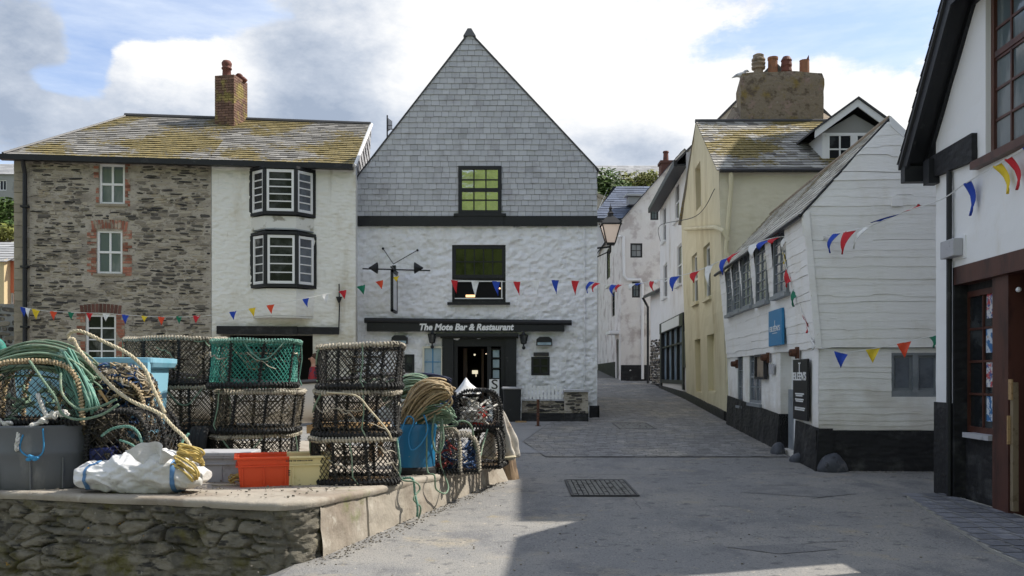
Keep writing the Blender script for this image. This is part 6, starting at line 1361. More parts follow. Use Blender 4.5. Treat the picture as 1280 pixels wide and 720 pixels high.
def make_pot(label, w, d, h, net, rim, group, tilt=.0, loc=(0, 0, 0), rz=0):
    t = thing('lobster_pot', label, 'lobster pot', (0, 0, 0), group); at, T = plan_pts(w, d); sd_ = rnd.uniform(0, 50); lean_ = (rnd.uniform(-.05, .05), rnd.uniform(-.04, .04))
    class MB(globals()['MB']):
        def build(s, *a, **k):
            for v in s.v:
                q = Vector((v.x, v.y, v.z)); f = v.z/h; v.x += .035*nz(q, 1.6, sd_)+lean_[0]*f; v.y += .03*nz(q, 1.6, sd_+9)+lean_[1]*f; v.z += (.028*nz((q.x, q.y, 0), 1.8, sd_+4)+.012*nz(q, 5, sd_))*f
            return super().build(*a, **k)
    ring = lambda z, sc=1: [at(T*i/48)*sc+Vector((0, 0, z)) for i in range(48)]
    mb = MB(); wrapped(mb, ring(h-.025), True, .016, .012); mb.build('rim', rim, t)
    mb = MB(); wrapped(mb, ring(.035, .99), True, .024, .013, .045); mb.build('base_ring', 'rope_black', t)
    for f in (.06, .19, .31, .44, .56, .69, .81, .94):
        mb = MB(); p = at(T*f)*.985; wrapped(mb, [p+Vector((0, 0, .05)), p+Vector((rnd.uniform(-.01, .01), 0, h*.5)), p+Vector((0, 0, h-.03))], False, .011, .009, .03); mb.build('upright', 'rope_black', t)
    mb = MB(); net_sides(mb, at, T, h-.03); net_flat(mb, w*.94, d*.94, h-.03); mb.build('netting', net, t)
    mb = MB()   # soft-eye entrance funnel, base slats and a bit of weed inside
    for k in range(10): a = 2*math.pi*k/10; mb.tube([Vector((math.cos(a)*w*.32, math.sin(a)*d*.32, h-.06)), Vector((math.cos(a)*.12, math.sin(a)*.12, h*.5)), Vector((math.cos(a)*.1, math.sin(a)*.1, h*.38))], .005, 3)
    for zz, q in ((h*.72, .22), (h*.55, .15), (h*.4, .11)): mb.tube([Vector((math.cos(a*.524)*w*q, math.sin(a*.524)*d*q, zz)) for a in range(12)], .006, 4, True)
    mb.build('entrance_funnel', 'twine_brown', t)
    mb = MB()
    for k in range(5): y = lerp(-d*.36, d*.36, k/4); mb = MB(); mb.box((0, y, .02), (w*.82, .05, .02)); mb.build('base_slat', 'wood', t)
    lm_ = rnd.choice(('rope_grey', 'rope_sage', 'twine_brown', 'rope_grey'))
    for _ in range(rnd.choice((3, 6, 9))):
        mb = MB(); a_ = rnd.uniform(0, T); z_ = h*rnd.uniform(.2, .95); q = at(a_)*1.01+Vector((0, 0, z_)); pp = [q]
        for k in range(6): a_ += rnd.uniform(.02, .08); z_ -= rnd.uniform(-.02, .06); pp.append(at(a_)*1.015+Vector((0, 0, max(.03, z_))))
        mb.tube(spline(pp, 3), rnd.choice((.005, .007, .009)), 4); mb.build('loose_twine', lm_, t)
    mb = MB(); a0 = rnd.uniform(0, T)
    pts = [at(a0+i*.05)*1.03+Vector((0, 0, h-.02-.22*math.sin(math.pi*i/9)+rnd.uniform(-.01, .01))) for i in range(10)]; mb.tube(pts, .009, 5); mb.build('tether', 'rope_sage' if net != 'twine_green' else 'rope_green', t); mb = MB()
    p = at(a0+.9)*1.03; mb.tube([p+Vector((0, 0, h)), p*1.02+Vector((.02, 0, h*.6)), p*1.03+Vector((.0, 0, h*.2)), p*1.02+Vector((.04, 0, h*.05))], .008, 5)
    mb.build('tether', 'rope_sage' if net != 'twine_green' else 'rope_green', t)
    t.location = loc; t.rotation_euler = (tilt, tilt*.5, rz); return t
zd = lambda y: top_z(y)
g1, g2, g3 = 'lobster pots in the left stack', 'lobster pots in the middle stack', 'lobster pots in the front stack'
fx, fy = -1.66, 9.42; z0 = zd(fy)+.0
make_pot('black netted lobster pot at the bottom of the front stack, by the blue drum', .88, .76, .50, 'twine_black', 'rope_grey', g3, 0, (fx, fy, z0), .08)
make_pot('black netted lobster pot in the middle of the front stack of three', .88, .76, .50, 'twine_black', 'rope_cream' if False else 'rope_grey', g3, .012, (fx+.0, fy+.02, z0+.495), .03)
make_pot('topmost lobster pot of the front stack, with frayed tan rim', .86, .74, .49, 'twine_black', 'rope_grey', g3, -.02, (fx+.03, fy, z0+.99), -.03)
mx_, my_ = -3.10, 10.62; z0 = zd(my_)
make_pot('half hidden black lobster pot at the foot of the middle stack behind the crates', .98, .82, .50, 'twine_black', 'rope_grey', g2, 0, (mx_, my_, z0), .02)
make_pot('brown rimmed lobster pot in the middle stack, under the green one', .98, .82, .52, 'twine_brown', 'rope_grey', g2, .0, (mx_+.02, my_, z0+.5), -.02)
make_pot('sea green netted lobster pot on top of the middle stack', 1.0, .84, .58, 'twine_green', 'rope_green', g2, -.012, (mx_-.02, my_, z0+1.03), .04)
lx_, ly_ = -4.22, 11.05; z0 = zd(ly_)
make_pot('grey lobster pot at the foot of the left stack behind the grey crate', 1.05, .85, .50, 'twine_black', 'rope_grey', g1, 0, (lx_+.1, ly_, z0), 0)
make_pot('brown netted lobster pot in the middle of the left stack', 1.05, .85, .58, 'twine_brown', 'rope_grey', g1, 0, (lx_+.12, ly_, z0+.5), .03)
make_pot('large brown netted lobster pot topping the left stack against the stone house', 1.12, .88, .60, 'twine_brown', 'rope_grey', g1, .01, (lx_, ly_, z0+1.08), -.03)

def make_creel(label, w, h, L, net, rim, loc, rz, group=None, tilt=0, fill=None, flat=.45):
    """D-section creel: hoops across its length"""
    t = thing('lobster_creel', label, 'lobster creel', (0, 0, 0), group)
    def arch(x, sc=1, n=18):
        out = []
        for i in range(n+1):
            a = math.pi*i/n; c, s = math.cos(a), math.sin(a); out.append(Vector((-w/2*sc*abs(c)**(flat)*(1 if c > 0 else -1), x, h*sc*abs(s)**.62)))
        return out
    mb = MB()
    for x in (-L/2, 0, L/2): mb = MB(); wrapped(mb, arch(x), False, .014, .011); mb.build('hoop', rim, t)
    mb = MB(); c4 = [(-w/2, -L/2, .02), (w/2, -L/2, .02), (w/2, L/2, .02), (-w/2, L/2, .02)]; wrapped(mb, c4, True, .02, .012, .04); mb.build('base_frame', 'rope_black', t); mb = MB(); wrapped(mb, [(0, -L/2, h), (0, L/2, h)], False, .012, .01); mb.build('ridge_bar', 'rope_black', t)
    for k in range(5): y = lerp(-L*.42, L*.42, k/4); mb = MB(); mb.box((0, y, .015), (w*.94, .05, .02)); mb.build('base_slat', 'wood', t)
    mb = MB(); a0 = arch(0, .99, 40); Ls = [0]
    for a, b in zip(a0, a0[1:]): Ls.append(Ls[-1]+(b-a).length)
    T = Ls[-1]
    def aa(s):
        s = min(max(s, 0), T)
        for i in range(40):
            if s <= Ls[i+1]: return a0[i].lerp(a0[i+1], (s-Ls[i])/max(1e-9, Ls[i+1]-Ls[i]))
        return a0[-1]
    k = int((T+L)/.062)
    for i in range(k):
        for sg in (1, -1):
            s0 = -L+(T+L*2)*i/k; pts = []
            for j in range(9):
                s = s0+sg*L*j/8
                if 0 <= s <= T: p = aa(s); pts.append(Vector((p.x, lerp(-L/2, L/2, j/8), p.z))+Vector((rnd.uniform(-.004, .004),)*3))
            if len(pts) > 1: mb.tube(pts, .0042, 3, cap=False)
    for y in (-L/2, L/2):
        for sg in (1, -1):
            c = -w
            while c < w+h:
                pts = []
                for j in range(15):
                    x = lerp(-w/2, w/2, j/14); z = sg*x+c
                    lim = h*max(0, 1-(abs(2*x/w))**(1/flat*1.0))**.5
                    if 0.02 <= z <= lim: pts.append(Vector((x, y, z)))
                if len(pts) > 1: mb.tube(pts, .004, 3, cap=False)
                c += .085
    mb.build('netting', net, t)
    if fill:
        mb = MB()
        for (mat_, n_) in ((0, fill[1]),):
            for _ in range(n_):
                c = Vector((rnd.uniform(-.3, .3)*w, rnd.uniform(-.35, .3)*L, rnd.uniform(.1, .6)*h)); pts = [c]
                for _k in range(8): c = c+Vector((rnd.gauss(0, .06), rnd.gauss(0, .06), rnd.gauss(0, .04))); c.x = max(-w*.42, min(w*.42, c.x)); c.y = max(-L*.44, min(L*.44, c.y)); c.z = max(.04, min(h*.78, c.z)); pts.append(c.copy())
                mb.tube(pts, .014, 5)
        mb.build('stuffed_net', fill[0], t)
    t.location = loc; t.rotation_euler = (0, tilt, rz); return t
gr = 'creels piled at the tip of the quay'
yy = 11.5
make_creel('arched creel stuffed with white net topping the pile right of the rope coils', .62, .50, .80, 'twine_black', 'rope_black', (-.50, yy+.5, zd(yy)+.52), R(8), gr, fill=('rope_white', 26))
make_creel('dark creel below the arched one, with blue net inside', .50, .46, .60, 'twine_blue', 'rope_grey', (-.68, 11.15, zd(11.1)), R(5), gr, fill=('twine_blue', 16))
make_creel('narrow dark creel with red netting beside the blue drum', .34, .56, .55, 'twine_black', 'rope_grey', (-.88, 10.85, zd(10.8)), R(20), gr, fill=('net_red', 7))
make_creel('black creel at the right end of the pile behind the canvas', .42, .50, .55, 'twine_black', 'rope_black', (-.33, 12.0, zd(12)), R(-10), gr)
make_creel('blue netted creel standing behind the rope coils', .45, .55, .5, 'twine_blue', 'rope_black', (-.98, 11.9, zd(12)+.52), R(10), gr, fill=('twine_blue', 16))
make_creel('plain black creel under the blue netted one', .6, .52, .6, 'twine_black', 'rope_black', (-1.0, 12.0, zd(12)), R(4), gr)

def rope(name, label, cat, pts, r, mat, group=None, n=8, sides=7):
    mb = MB(); pp = spline(pts, n)
    if r < .0105: mb.tube(pp, r, sides)
    else:
        L_ = [0]
        for a, b in zip(pp, pp[1:]): L_.append(L_[-1]+(b-a).length)
        T_ = L_[-1]; k_ = max(12, int(T_/(r*1.1))); N = None; i = 0; cs = []
        for q in range(k_+1):
            s = T_*q/k_
            while i < len(pp)-2 and L_[i+1] < s: i += 1
            u = (s-L_[i])/max(1e-9, L_[i+1]-L_[i]); c_ = pp[i].lerp(pp[i+1], min(1, u)); tg = (pp[i+1]-pp[i]).normalized()
            N = (N if N is not None else tg.orthogonal()); N = (N-tg*N.dot(tg)).normalized(); cs.append((c_, N.copy(), tg.cross(N), s))
        for st in range(3):
            mb.tube([c_+(N_*math.cos(s/(r*6.5)*6.283+st*2.094)+B_*math.sin(s/(r*6.5)*6.283+st*2.094))*r*.5 for c_, N_, B_, s in cs], r*.56, 5)
    o = mb.build(name, mat, base=pts[0], smooth=True); return tag(o, label, cat, group)
# blue drum with hanks of rope thrown over it
dc = Vector((-1.17, 10.55, zd(10.5))); t = thing('blue_drum', 'blue plastic drum with dark foot, heaped over with rope coils', 'drum', dc); mb = MB(); mb.lathe(dc, [(.0, .05), (.245, .05), (.25, .10), (.255, .3), (.26, .5), (.27, .60), (.25, .61), (.24, .3)], 36); mb.build('barrel', 'drum_blue', t, smooth=True); mb = MB(); mb.lathe(dc, [(0, 0), (.265, 0), (.27, .06), (.262, .09), (.25, .1)], 36); mb.build('foot_ring', 'rope_black', t)
def hank(label, mat, c, a, b, n, r, ax, up, sag=0, group=None, tie=None, jit=.05, spread=.2):
    """a bundle of long loops; ax long direction, up the thickness direction"""
    c, ax, up = Vector(c), Vector(ax).normalized(), Vector(up).normalized(); sd = ax.cross(up).normalized(); up = sd.cross(ax).normalized(); mb = MB()
    for k in range(n):
        aa, bb = a*rnd.uniform(.82, 1.06), b*rnd.uniform(.15, 1.0); of = sd*rnd.gauss(0, spread*.5)*b+up*rnd.gauss(0, jit); ph = rnd.uniform(0, 6.28); pts = []; tw = rnd.uniform(-.5, .5)
        for i in range(30):
            t_ = 2*math.pi*i/30; x = aa*math.cos(t_); w_ = bb*math.sin(t_)*(1-.35*(x/a if x < 0 else 0)**2 if True else 1)*(1+.45*x/a); p = c+ax*x+up*(w_*math.cos(tw)+.012*math.sin(3*t_+ph))+sd*(w_*math.sin(tw))+of
            p.z -= sag*(x/a)**2; pts.append(p)
        mb.tube(pts, r*rnd.uniform(.85, 1.1), 6, True, 0, rnd.random())
    o = mb.build('rope_hank', mat, base=c, smooth=True); tag(o, label, 'rope coil', group)
    return o
gh = 'rope coils heaped on the blue drum'
hank('thick tan rope coil draped over the blue drum', 'rope_tan', (-1.02, 10.33, 1.33), .37, .17, 42, .0105, (.75, -.25, .62), (-.4, -.55, .6), .10, gh, spread=.7)
hank('sage green rope coil hanging at the right of the tan coil', 'rope_sage', (-.93, 10.40, 1.15), .25, .10, 22, .011, (.85, -.2, .1), (0, -.5, .8), .05, gh, spread=.8)
hank('green rope coil lying behind the tan coil', 'rope_sage', (-1.24, 10.6, 1.45), .32, .12, 26, .011, (.95, .1, .12), (0, -.6, .8), .08, gh, spread=.8)
hank('navy blue rope coil on top of the rope heap', 'rope_navy', (-1.12, 10.72, 1.56), .36, .07, 20, .012, (1, .1, .0), (0, -.7, .7), .04, gh, spread=.9)
mb = MB()
for _ in range(8): pass
rope('rope_end', 'bright blue thin rope looping down the front of the blue drum', 'rope', [(-1.02, 10.2, 1.15), (-.98, 10.22, .98), (-1.05, 10.22, .82), (-1.17, 10.23, .74), (-1.2, 10.22, .90), (-1.14, 10.21, 1.08), (-1.22, 10.22, 1.12), (-1.3, 10.2, .9), (-1.33, 10.2, .75)], .009, 'rope_blue')
E_ = lambda y, d=.07: Vector((qc.x+(y-7.5)*(qt.x-qc.x)/(qt.y-qc.y), y, 0))+RQ.n*d
e = E_(9.75); rope('rope_end', 'frayed sea green rope hanging down the quay side from the front pots', 'rope', [(-1.24, 9.35, 1.05), (-1.2, 9.3, .8), (-1.19, 9.35, .62), (-1.21, 9.5, .5), (e.x-.02, e.y-.3, .50), (e.x+.0, e.y-.25, .34), (e.x+.03, e.y-.27, .2), (e.x+.02, e.y-.2, .08)], .014, 'rope_green')
rope('rope_end', 'second green strand knotted beside the frayed green rope on the quay side', 'rope', [(-1.26, 9.36, 1.0), (-1.23, 9.3, .7), (-1.18, 9.4, .5), (e.x+.01, e.y-.33, .47), (e.x+.05, e.y-.2, .38), (e.x-.01, e.y-.28, .28), (e.x+.06, e.y-.22, .18), (e.x+.03, e.y-.14, .05)], .010, 'rope_sage')
e2 = E_(10.6); rope('rope_end', 'pale sage rope hanging in a long loop over the quay edge by the drum', 'rope', [(-1.0, 10.3, 1.15), (-.99, 10.22, .8), (-.98, 10.2, .5), (e2.x-.1, e2.y-.5, .46), (e2.x-.09, e2.y-.42, .3), (e2.x-.0, e2.y-.25, .22), (e2.x+.03, e2.y-.1, .28), (e2.x-.03, e2.y-.0, .43), (-.86, 10.5, .6), (-.84, 10.42, 1.0), (-.86, 10.4, 1.2)], .010, 'rope_sage')
rope('rope_end', 'sage rope loop hanging down the right side of the blue drum', 'rope', [(-.9, 10.3, 1.15), (-.93, 10.26, .95), (-.9, 10.24, .75), (-.84, 10.24, .72), (-.8, 10.25, .85), (-.82, 10.28, 1.1)], .013, 'rope_sage')
rope('rope_end', 'sage rope trailing over the creels from the rope heap', 'rope', [(-.72, 10.75, 1.02), (-.6, 10.78, 1.05), (-.5, 10.82, .98), (-.47, 11, .75), (-.42, 11.3, .55), (-.38, 11.5, .7), (-.32, 11.6, .9)], .013, 'rope_sage')
rope('rope_end', 'tan cord tied across the front pot stack', 'rope', [(-1.9, 9.02, 1.43), (-1.6, 9.0, 1.40), (-1.45, 8.99, 1.25), (-1.28, 9.0, 1.05), (-1.24, 9.05, .95)], .010, 'rope_cream')
# canvas, red can, buckets at the tip
t = thing('canvas_sail', 'crumpled cream and tan canvas bundled against the wooden stump', 'tarpaulin', (-.25, 12.3, .36)); mb = MB()
def cv(u, v):
    a = lerp(-2.6, .5, u); z = lerp(.12, .78, v); rr = lerp(.26, .04, v**1.5)*(1+.25*math.sin(7*a+3*v)+.15*nz((a, v*2, 0), 2)); return (-.22+math.cos(a)*rr+.06*v, 12.35+math.sin(a)*rr*.8, .33+z+.05*nz((a, v, 0), 3))
mb.grid(cv, 60, 30); mb.build('canvas', 'tarp', t, smooth=True); mb = MB(); mb.tube(spline([cv(0, .1), cv(.3, .02), cv(.6, .05), cv(1, .02)], 10), .02, 6); mb.tube(spline([cv(.1, .5), cv(.4, .65), cv(.7, .5), cv(.95, .6)], 10), .012, 6); mb.build('bolt_rope', 'rope_cream', t)
mb = MB(); c = Vector((-.47, 12.0, .9)); mb.lathe(c, [(0, 0), (.07, .0), (.08, .02), (.08, .22), (.05, .26), (.03, .3), (0, .3)], 14, R3=Matrix.Rotation(.3, 3, 'Y')); tag(mb.build('fuel_can', 'bottle_red', base=c, smooth=True), 'small red plastic can wedged between the arched creel and the canvas', 'can')
mb = MB(); c = Vector((-.5, 12.15, .98)); mb.lathe(c, [(0, 0), (.07, .0), (.09, .2), (.095, .2), (.08, .01)], 14); tag(mb.build('bait_pail', 'crate_cream', base=c, smooth=True), 'small cream bait pail behind the red can', 'pail')
mb = MB(); c = Vector((-.62, 12.0, zd(12)+1.0)); mb.v = []; mb.lathe(c, [(.20, -.02), (.13, .06), (.06, .13), (.015, .2), (0, .21)], 12)
for v in mb.v: v += Vector((.03*nz(v, 8), .03*nz(v, 8, 2), .02*nz(v, 8, 4)))
tag(mb.build('folded_sack', 'sack', base=c, smooth=True), 'white pointed fold of sacking on top of the arched creel', 'sack')
# crates
def crate(name, label, c, w, d, h, rz, m1, m2=None, split=.55, lid=False):
    t = thing(name, label, 'crate', c); t.rotation_euler = (0, 0, 0); M3 = Matrix.Rotation(rz, 3, 'Z'); c = Vector(c); T = lambda p: c+M3@Vector(p)
    def wallp(p0, p1, th, mats, parts=1):
        pass
    def body(x0, x1, name, mat, ends):
        mb = MB(); k = .93; th = .02
        def pt(x, y, z): f = lerp(k, 1, z/h); return T((x*f, y*f, z))
        def slab(a, b, inn):
            mb.hexa([pt(a[0], a[1], 0), pt(b[0], b[1], 0), pt(b[0]+inn[0], b[1]+inn[1], 0), pt(a[0]+inn[0], a[1]+inn[1], 0), pt(a[0], a[1], h), pt(b[0], b[1], h), pt(b[0]+inn[0], b[1]+inn[1], h), pt(a[0]+inn[0], a[1]+inn[1], h)])
        slab((x0, -d/2), (x1, -d/2), (0, th)); slab((x1, d/2), (x0, d/2), (0, -th))
        if ends[0]: slab((x0, d/2-th), (x0, -d/2+th), (th, 0))
        if ends[1]: slab((x1, -d/2+th), (x1, d/2-th), (-th, 0))
        mb.hexa([pt(x0+.003, -d/2+th, 0.004), pt(x1-.003, -d/2+th, .004), pt(x1-.003, d/2-th, .004), pt(x0+.003, d/2-th, .004)]+[pt(x0+.003, -d/2+th, .02), pt(x1-.003, -d/2+th, .02), pt(x1-.003, d/2-th, .02), pt(x0+.003, d/2-th, .02)])
        # rolled rim, and a ledge below it
        o_ = .028; e0, e1 = (o_ if ends[0] else 0), (o_ if ends[1] else 0)
        for (zz, hh, oo) in ((h-.012, .022, .028), (h*.70, .014, .022)):
            ee0, ee1 = (oo if ends[0] else 0), (oo if ends[1] else 0); f = lerp(k, 1, zz/h)
            mb.hexa([T(((x0-ee0)*f, (-d/2-oo)*f, zz)), T(((x1+ee1)*f, (-d/2-oo)*f, zz)), T(((x1+ee1)*f, -d/2*f-.002, zz)), T(((x0-ee0)*f, -d/2*f-.002, zz))]+[T(((x0-ee0)*f, (-d/2-oo)*f, zz+hh)), T(((x1+ee1)*f, (-d/2-oo)*f, zz+hh)), T(((x1+ee1)*f, -d/2*f-.002, zz+hh)), T(((x0-ee0)*f, -d/2*f-.002, zz+hh))])
            mb.hexa([T(((x0-ee0)*f, (d/2)*f+.002, zz)), T(((x1+ee1)*f, (d/2)*f+.002, zz)), T(((x1+ee1)*f, (d/2+oo)*f, zz)), T(((x0-ee0)*f, (d/2+oo)*f, zz))]+[T(((x0-ee0)*f, (d/2)*f+.002, zz+hh)), T(((x1+ee1)*f, (d/2)*f+.002, zz+hh)), T(((x1+ee1)*f, (d/2+oo)*f, zz+hh)), T(((x0-ee0)*f, (d/2+oo)*f, zz+hh))])
            if ends[0]: mb.box(T(((x0-oo/2)*f-.002, 0, zz+hh/2)), (oo, d*f-.002, hh), R3=M3)
            if ends[1]: mb.box(T(((x1+oo/2)*f+.002, 0, zz+hh/2)), (oo, d*f-.002, hh), R3=M3)
        n_ = max(1, int((x1-x0)/.22))
        for i in range(n_+1): x = lerp(x0+.04, x1-.04, i/n_); mb.box(T((x*.965, -d/2*.955-.010, h*.36)), (.016, .014, h*.62), R3=M3)
        return mb.build(name, mat, t, bevel=.004)
    if m2: sx = lerp(-w/2, w/2, split); body(-w/2, sx, 'orange_half', m1, (True, False)); body(sx, w/2, 'cream_half', m2, (False, True))
    else: body(-w/2, w/2, 'body', m1, (True, True))
    if lid: mb = MB(); mb.box(T((0, 0, h+.03)), (w+.07, d+.07, .05), R3=M3); mb.build('lid', m1, t, bevel=.012)
    return t
oc = crate('fish_crate', 'fish crate half bright orange, half primrose yellow, in front of the middle pots', (-2.40, 9.24, zd(9.2)), .93, .55, .30, R(17), 'crate_orange', 'crate_cream', split=.55)
mb = MB(); M3 = Matrix.Rotation(R(17), 3, 'Z')
x = .02
for i in range(14):
    w_ = rnd.uniform(.008, .018); p = Vector((-2.40, 9.24, zd(9.2)))+M3@Vector((x, -.305, .265)); mb.box(p, (w_, .004, .012), R3=M3); x += w_+.006
for i in range(3): p = Vector((-2.40, 9.24, zd(9.2)))+M3@Vector((.045, -.283, .12+i*.022)); mb.box(p, (.02, .004, .01), R3=M3)
mb.build('stamped_mark', 'black', oc)
crate('fish_crate', 'pale grey lidded fish crate right of the white sack', (-3.13, 9.66, zd(9.6)), .56, .40, .27, R(2), 'grey_box', lid=True)
crate('black_crate', 'black fish crate buried under the creels at the left', (-4.25, 9.55, zd(9.5)), .85, .6, .42, R(-4), 'crate_black')
# tyre
c = Vector((-3.66, 10.35, zd(10.3)+.29)); mb = MB(); M3 = Matrix.Rotation(R(90), 3, 'Y')@Matrix.Rotation(R(0), 3, 'Z'); prof = [(.17, -.09), (.25, -.11), (.285, -.09), (.292, -.06), (.284, -.055), (.292, -.05), (.294, -.02), (.285, -.015), (.294, -.01), (.294, .02), (.285, .025), (.292, .03), (.292, .06), (.285, .09), (.25, .11), (.17, .09), (.19, 0), (.17, -.09)]
mb.lathe(c, prof, 40, R3=Matrix.Rotation(R(8), 3, 'Z')@M3); tag(mb.build('tyre', 'tyre', base=(c.x, c.y, c.z-.29), smooth=True), 'black ribbed tyre standing between the left and middle pot stacks', 'tyre')
# dinghy on a trestle behind the pots
t = thing('dinghy', 'white dinghy on wooden trestles behind the lobster pots', 'boat', (-3.4, 13.3, .36)); mb = MB(); N1, N2 = 40, 20
def hull(u, v):
    x = lerp(-5.4, -1.75, u); k = math.sin(math.pi*min(1, .12+u*.88))**.45 if u > .5 else math.sin(math.pi*min(1, u*.9+.28))**.5 if u < .5 else 1
    if u > .72: k *= 1-((u-.72)/.28)**2*.85
    bw = .62*k; a = math.pi*v; sheer = 1.50+.16*(2*u-1)**2; dp = .62*(1-(max(0, u-.75)/.25)**2*.35)
    return (x+(.12*(1-math.sin(a)) if u > .9 else 0), 13.3-bw*math.cos(a)*1.0, sheer-dp*math.sin(a)**.55)
mb.grid(hull, N1, N2); mb.build('hull', 'hull', t, smooth=True)
mb = MB(); mb.tube([hull(i/30, 0) for i in range(31)], .035, 6); mb.tube([hull(i/30, 1) for i in range(31)], .035, 6); mb.poly([hull(0, j/12) for j in range(13)]); mb.build('gunwale', 'iron', t)
mb = MB(); mb.box((-4.9, 13.3, 1.4), (.3, 1.0, .03)); mb.box((-3.4, 13.3, 1.35), (.25, 1.1, .03)); mb.build('thwart', 'plank', t)
for k_, x in enumerate((-4.7, -2.45)):
    tt = thing('trestle', ['wooden trestle under the dinghy behind the left and middle stacks', 'wooden trestle under the right end of the dinghy'][k_], 'trestle', (x, 13.3, .36)); mb = MB(); mb.box((x, 13.3, .82), (1.1 if k_ else .8, .9, .12)); mb.build('beam', 'plank', tt); mb = MB()
    for dx in (-.4, .4):
        for dy in (-.4, .4): mb = MB(); mb.box((x+dx*(1 if k_ else .7), 13.3+dy, .56), (.08, .08, .42)); mb.build('leg', 'wood', tt)
# pale blue tub
t = thing('blue_tub', 'big pale blue plastic fish tub behind the left heap', 'tub', (-4.78, 10.1, zd(10))); mb = MB(); z0 = zd(10); zt_ = 1.80
xs = (-5.66, -3.99)
def ring(z, ins, r=.08):
    x0, x1, y0, y1 = xs[0]+ins, xs[1]-ins, 9.75+ins, 10.55-ins; out = []
    for cx, cy_, a0 in ((x1-r, y1-r, 0), (x0+r, y1-r, 90), (x0+r, y0+r, 180), (x1-r, y0+r, 270)):
        for k in range(5): a = R(a0+k*22.5); out.append(Vector((cx+math.cos(a)*r, cy_+math.sin(a)*r, z)))
    return out
levels = [(z0, .14), (z0+.5, .11), (zt_-.12, .07), (zt_-.10, .02), (zt_-.05, .0), (zt_, .0), (zt_+.005, .03), (zt_-.02, .08), (z0+.3, .13)]
for z, i_ in levels: mb.v += ring(z, i_)
n = 20
for j in range(len(levels)-1):
    for i in range(n): i2 = (i+1) % n; mb.fc((j*n+i, j*n+i2, (j+1)*n+i2, (j+1)*n+i))
mb.fc([(len(levels)-1)*n+i for i in range(n)]); mb.build('shell', 'blue_tub', t)
mb = MB(); mb.box((-4.09, 9.75, 1.2), (.14, .08, 1.1)); mb.build('rib', 'blue_tub', t)
# charcoal tub at left
c = Vector((-4.78, 9.0, zd(9))); t = thing('charcoal_tub', 'charcoal grey round tub at the left edge holding up a creel', 'tub', c); mb = MB(); mb.lathe(c, [(0, .01), (.50, 0), (.525, .03), (.535, .22), (.555, .34), (.565, .36), (.568, .40), (.56, .42), (.575, .60), (.585, .62), (.585, .645), (.56, .645), (.54, .3)], 56); mb.build('shell', 'grey_tub', t, smooth=True)
mb = MB()
for a in (-75, -45, -110, -140): d = Vector((math.cos(R(a)), math.sin(R(a)), 0)); mb.tube([c+d*.535+Vector((0, 0, .03)), c+d*.553+Vector((0, 0, .33))], .012, 5)
mb.build('rib', 'grey_tub', t)
mb = MB(); d = Vector((math.cos(R(-72)), math.sin(R(-72)), 0)); k = c+d*.60+Vector((0, 0, .34)); mb.tube(spline([c+d*.6+Vector((-.09, 0, .56)), c+d*.59+Vector((-.12, 0, .42)), k, c+d*.59+Vector((.1, 0, .4)), c+d*.6+Vector((.1, 0, .62))], 8), .008, 5)
for _ in range(7): mb.ball(k+Vector((rnd.uniform(-.05, .05), -.01, rnd.uniform(-.02, .02))), (.03, .018, .018), 6)
tag(mb.build('rope_knot', 'rope_blue', base=k), 'teal rope knot hanging on the front of the charcoal tub', 'rope')
mb = MB(); mb.box((-4.1, 8.95, zd(9)+.2), (.22, .5, .42), .1); tag(mb.build('navy_jerrycan', 'navy_plastic', base=(-4.1, 8.95, zd(9)), bevel=.03), 'navy plastic can squeezed between the charcoal tub and the white sack', 'can')
# creel on the tub, end-on, with garland of white rope
zt2 = zd(9)+.65
make_creel('arched creel on the charcoal tub, bound in tan rope with green rope on top', .98, .62, .85, 'twine_black', 'rope_tan', (-4.72, 9.02, zt2), R(3), 'creels heaped at the left end', fill=('rope_sage', 14), flat=.55)
hank('heap of sage green rope lying over the creel on the charcoal tub', 'rope_sage', (-4.72, 8.85, zt2+.66), .52, .10, 30, .0125, (1, .05, -.06), (0, -.5, .85), .14, 'ropes on the left creel', spread=1.2)
hank('sea green rope hank spilling right off the left creel', 'rope_green', (-4.32, 8.72, zt2+.42), .34, .10, 18, .012, (.45, -.1, -.85), (.6, -.5, .3), .0, 'ropes on the left creel', spread=.9)
rope('rope_garland', 'knotted white rope strung across the mouth of the left creel', 'rope', [(-5.2, 8.55, zt2+.16), (-5.05, 8.5, zt2+.13), (-4.92, 8.5, zt2+.02), (-4.74, 8.47, zt2-.05), (-4.6, 8.47, zt2+.0), (-4.5, 8.5, zt2+.07), (-4.38, 8.5, zt2+.12), (-4.28, 8.5, zt2+.10)], .022, 'rope_white')
mb = MB()
for (x, z) in ((-5.12, .15), (-5.0, .09), (-4.96, .04), (-4.86, .0), (-4.62, .0), (-4.52, .05), (-4.42, .1), (-4.32, .12)):
    for _ in range(3): mb.tube(spline([(x+rnd.uniform(-.04, 0), 8.49, zt2+z-.03), (x, 8.45, zt2+z+rnd.uniform(0, .03)), (x+rnd.uniform(0, .04), 8.49, zt2+z+rnd.uniform(-.04, .03)), (x, 8.53, zt2+z)], 4), .016, 5)
tag(mb.build('rope_knots', 'rope_white', base=(-4.9, 8.47, zt2)), 'row of white knots tied along the white rope garland', 'knots')
rope('rope_end', 'short white rope end hanging from the garland over the charcoal tub', 'rope', [(-4.74, 8.46, zt2-.04), (-4.73, 8.43, zt2-.12), (-4.74, 8.42, zt2-.2), (-4.73, 8.42, zt2-.24)], .022, 'rope_white')
rope('rope_end', 'white rope end curling inside the mouth of the left creel', 'rope', [(-4.5, 8.52, zt2+.08), (-4.54, 8.52, zt2+.16), (-4.58, 8.52, zt2+.26), (-4.6, 8.53, zt2+.3)], .022, 'rope_white')
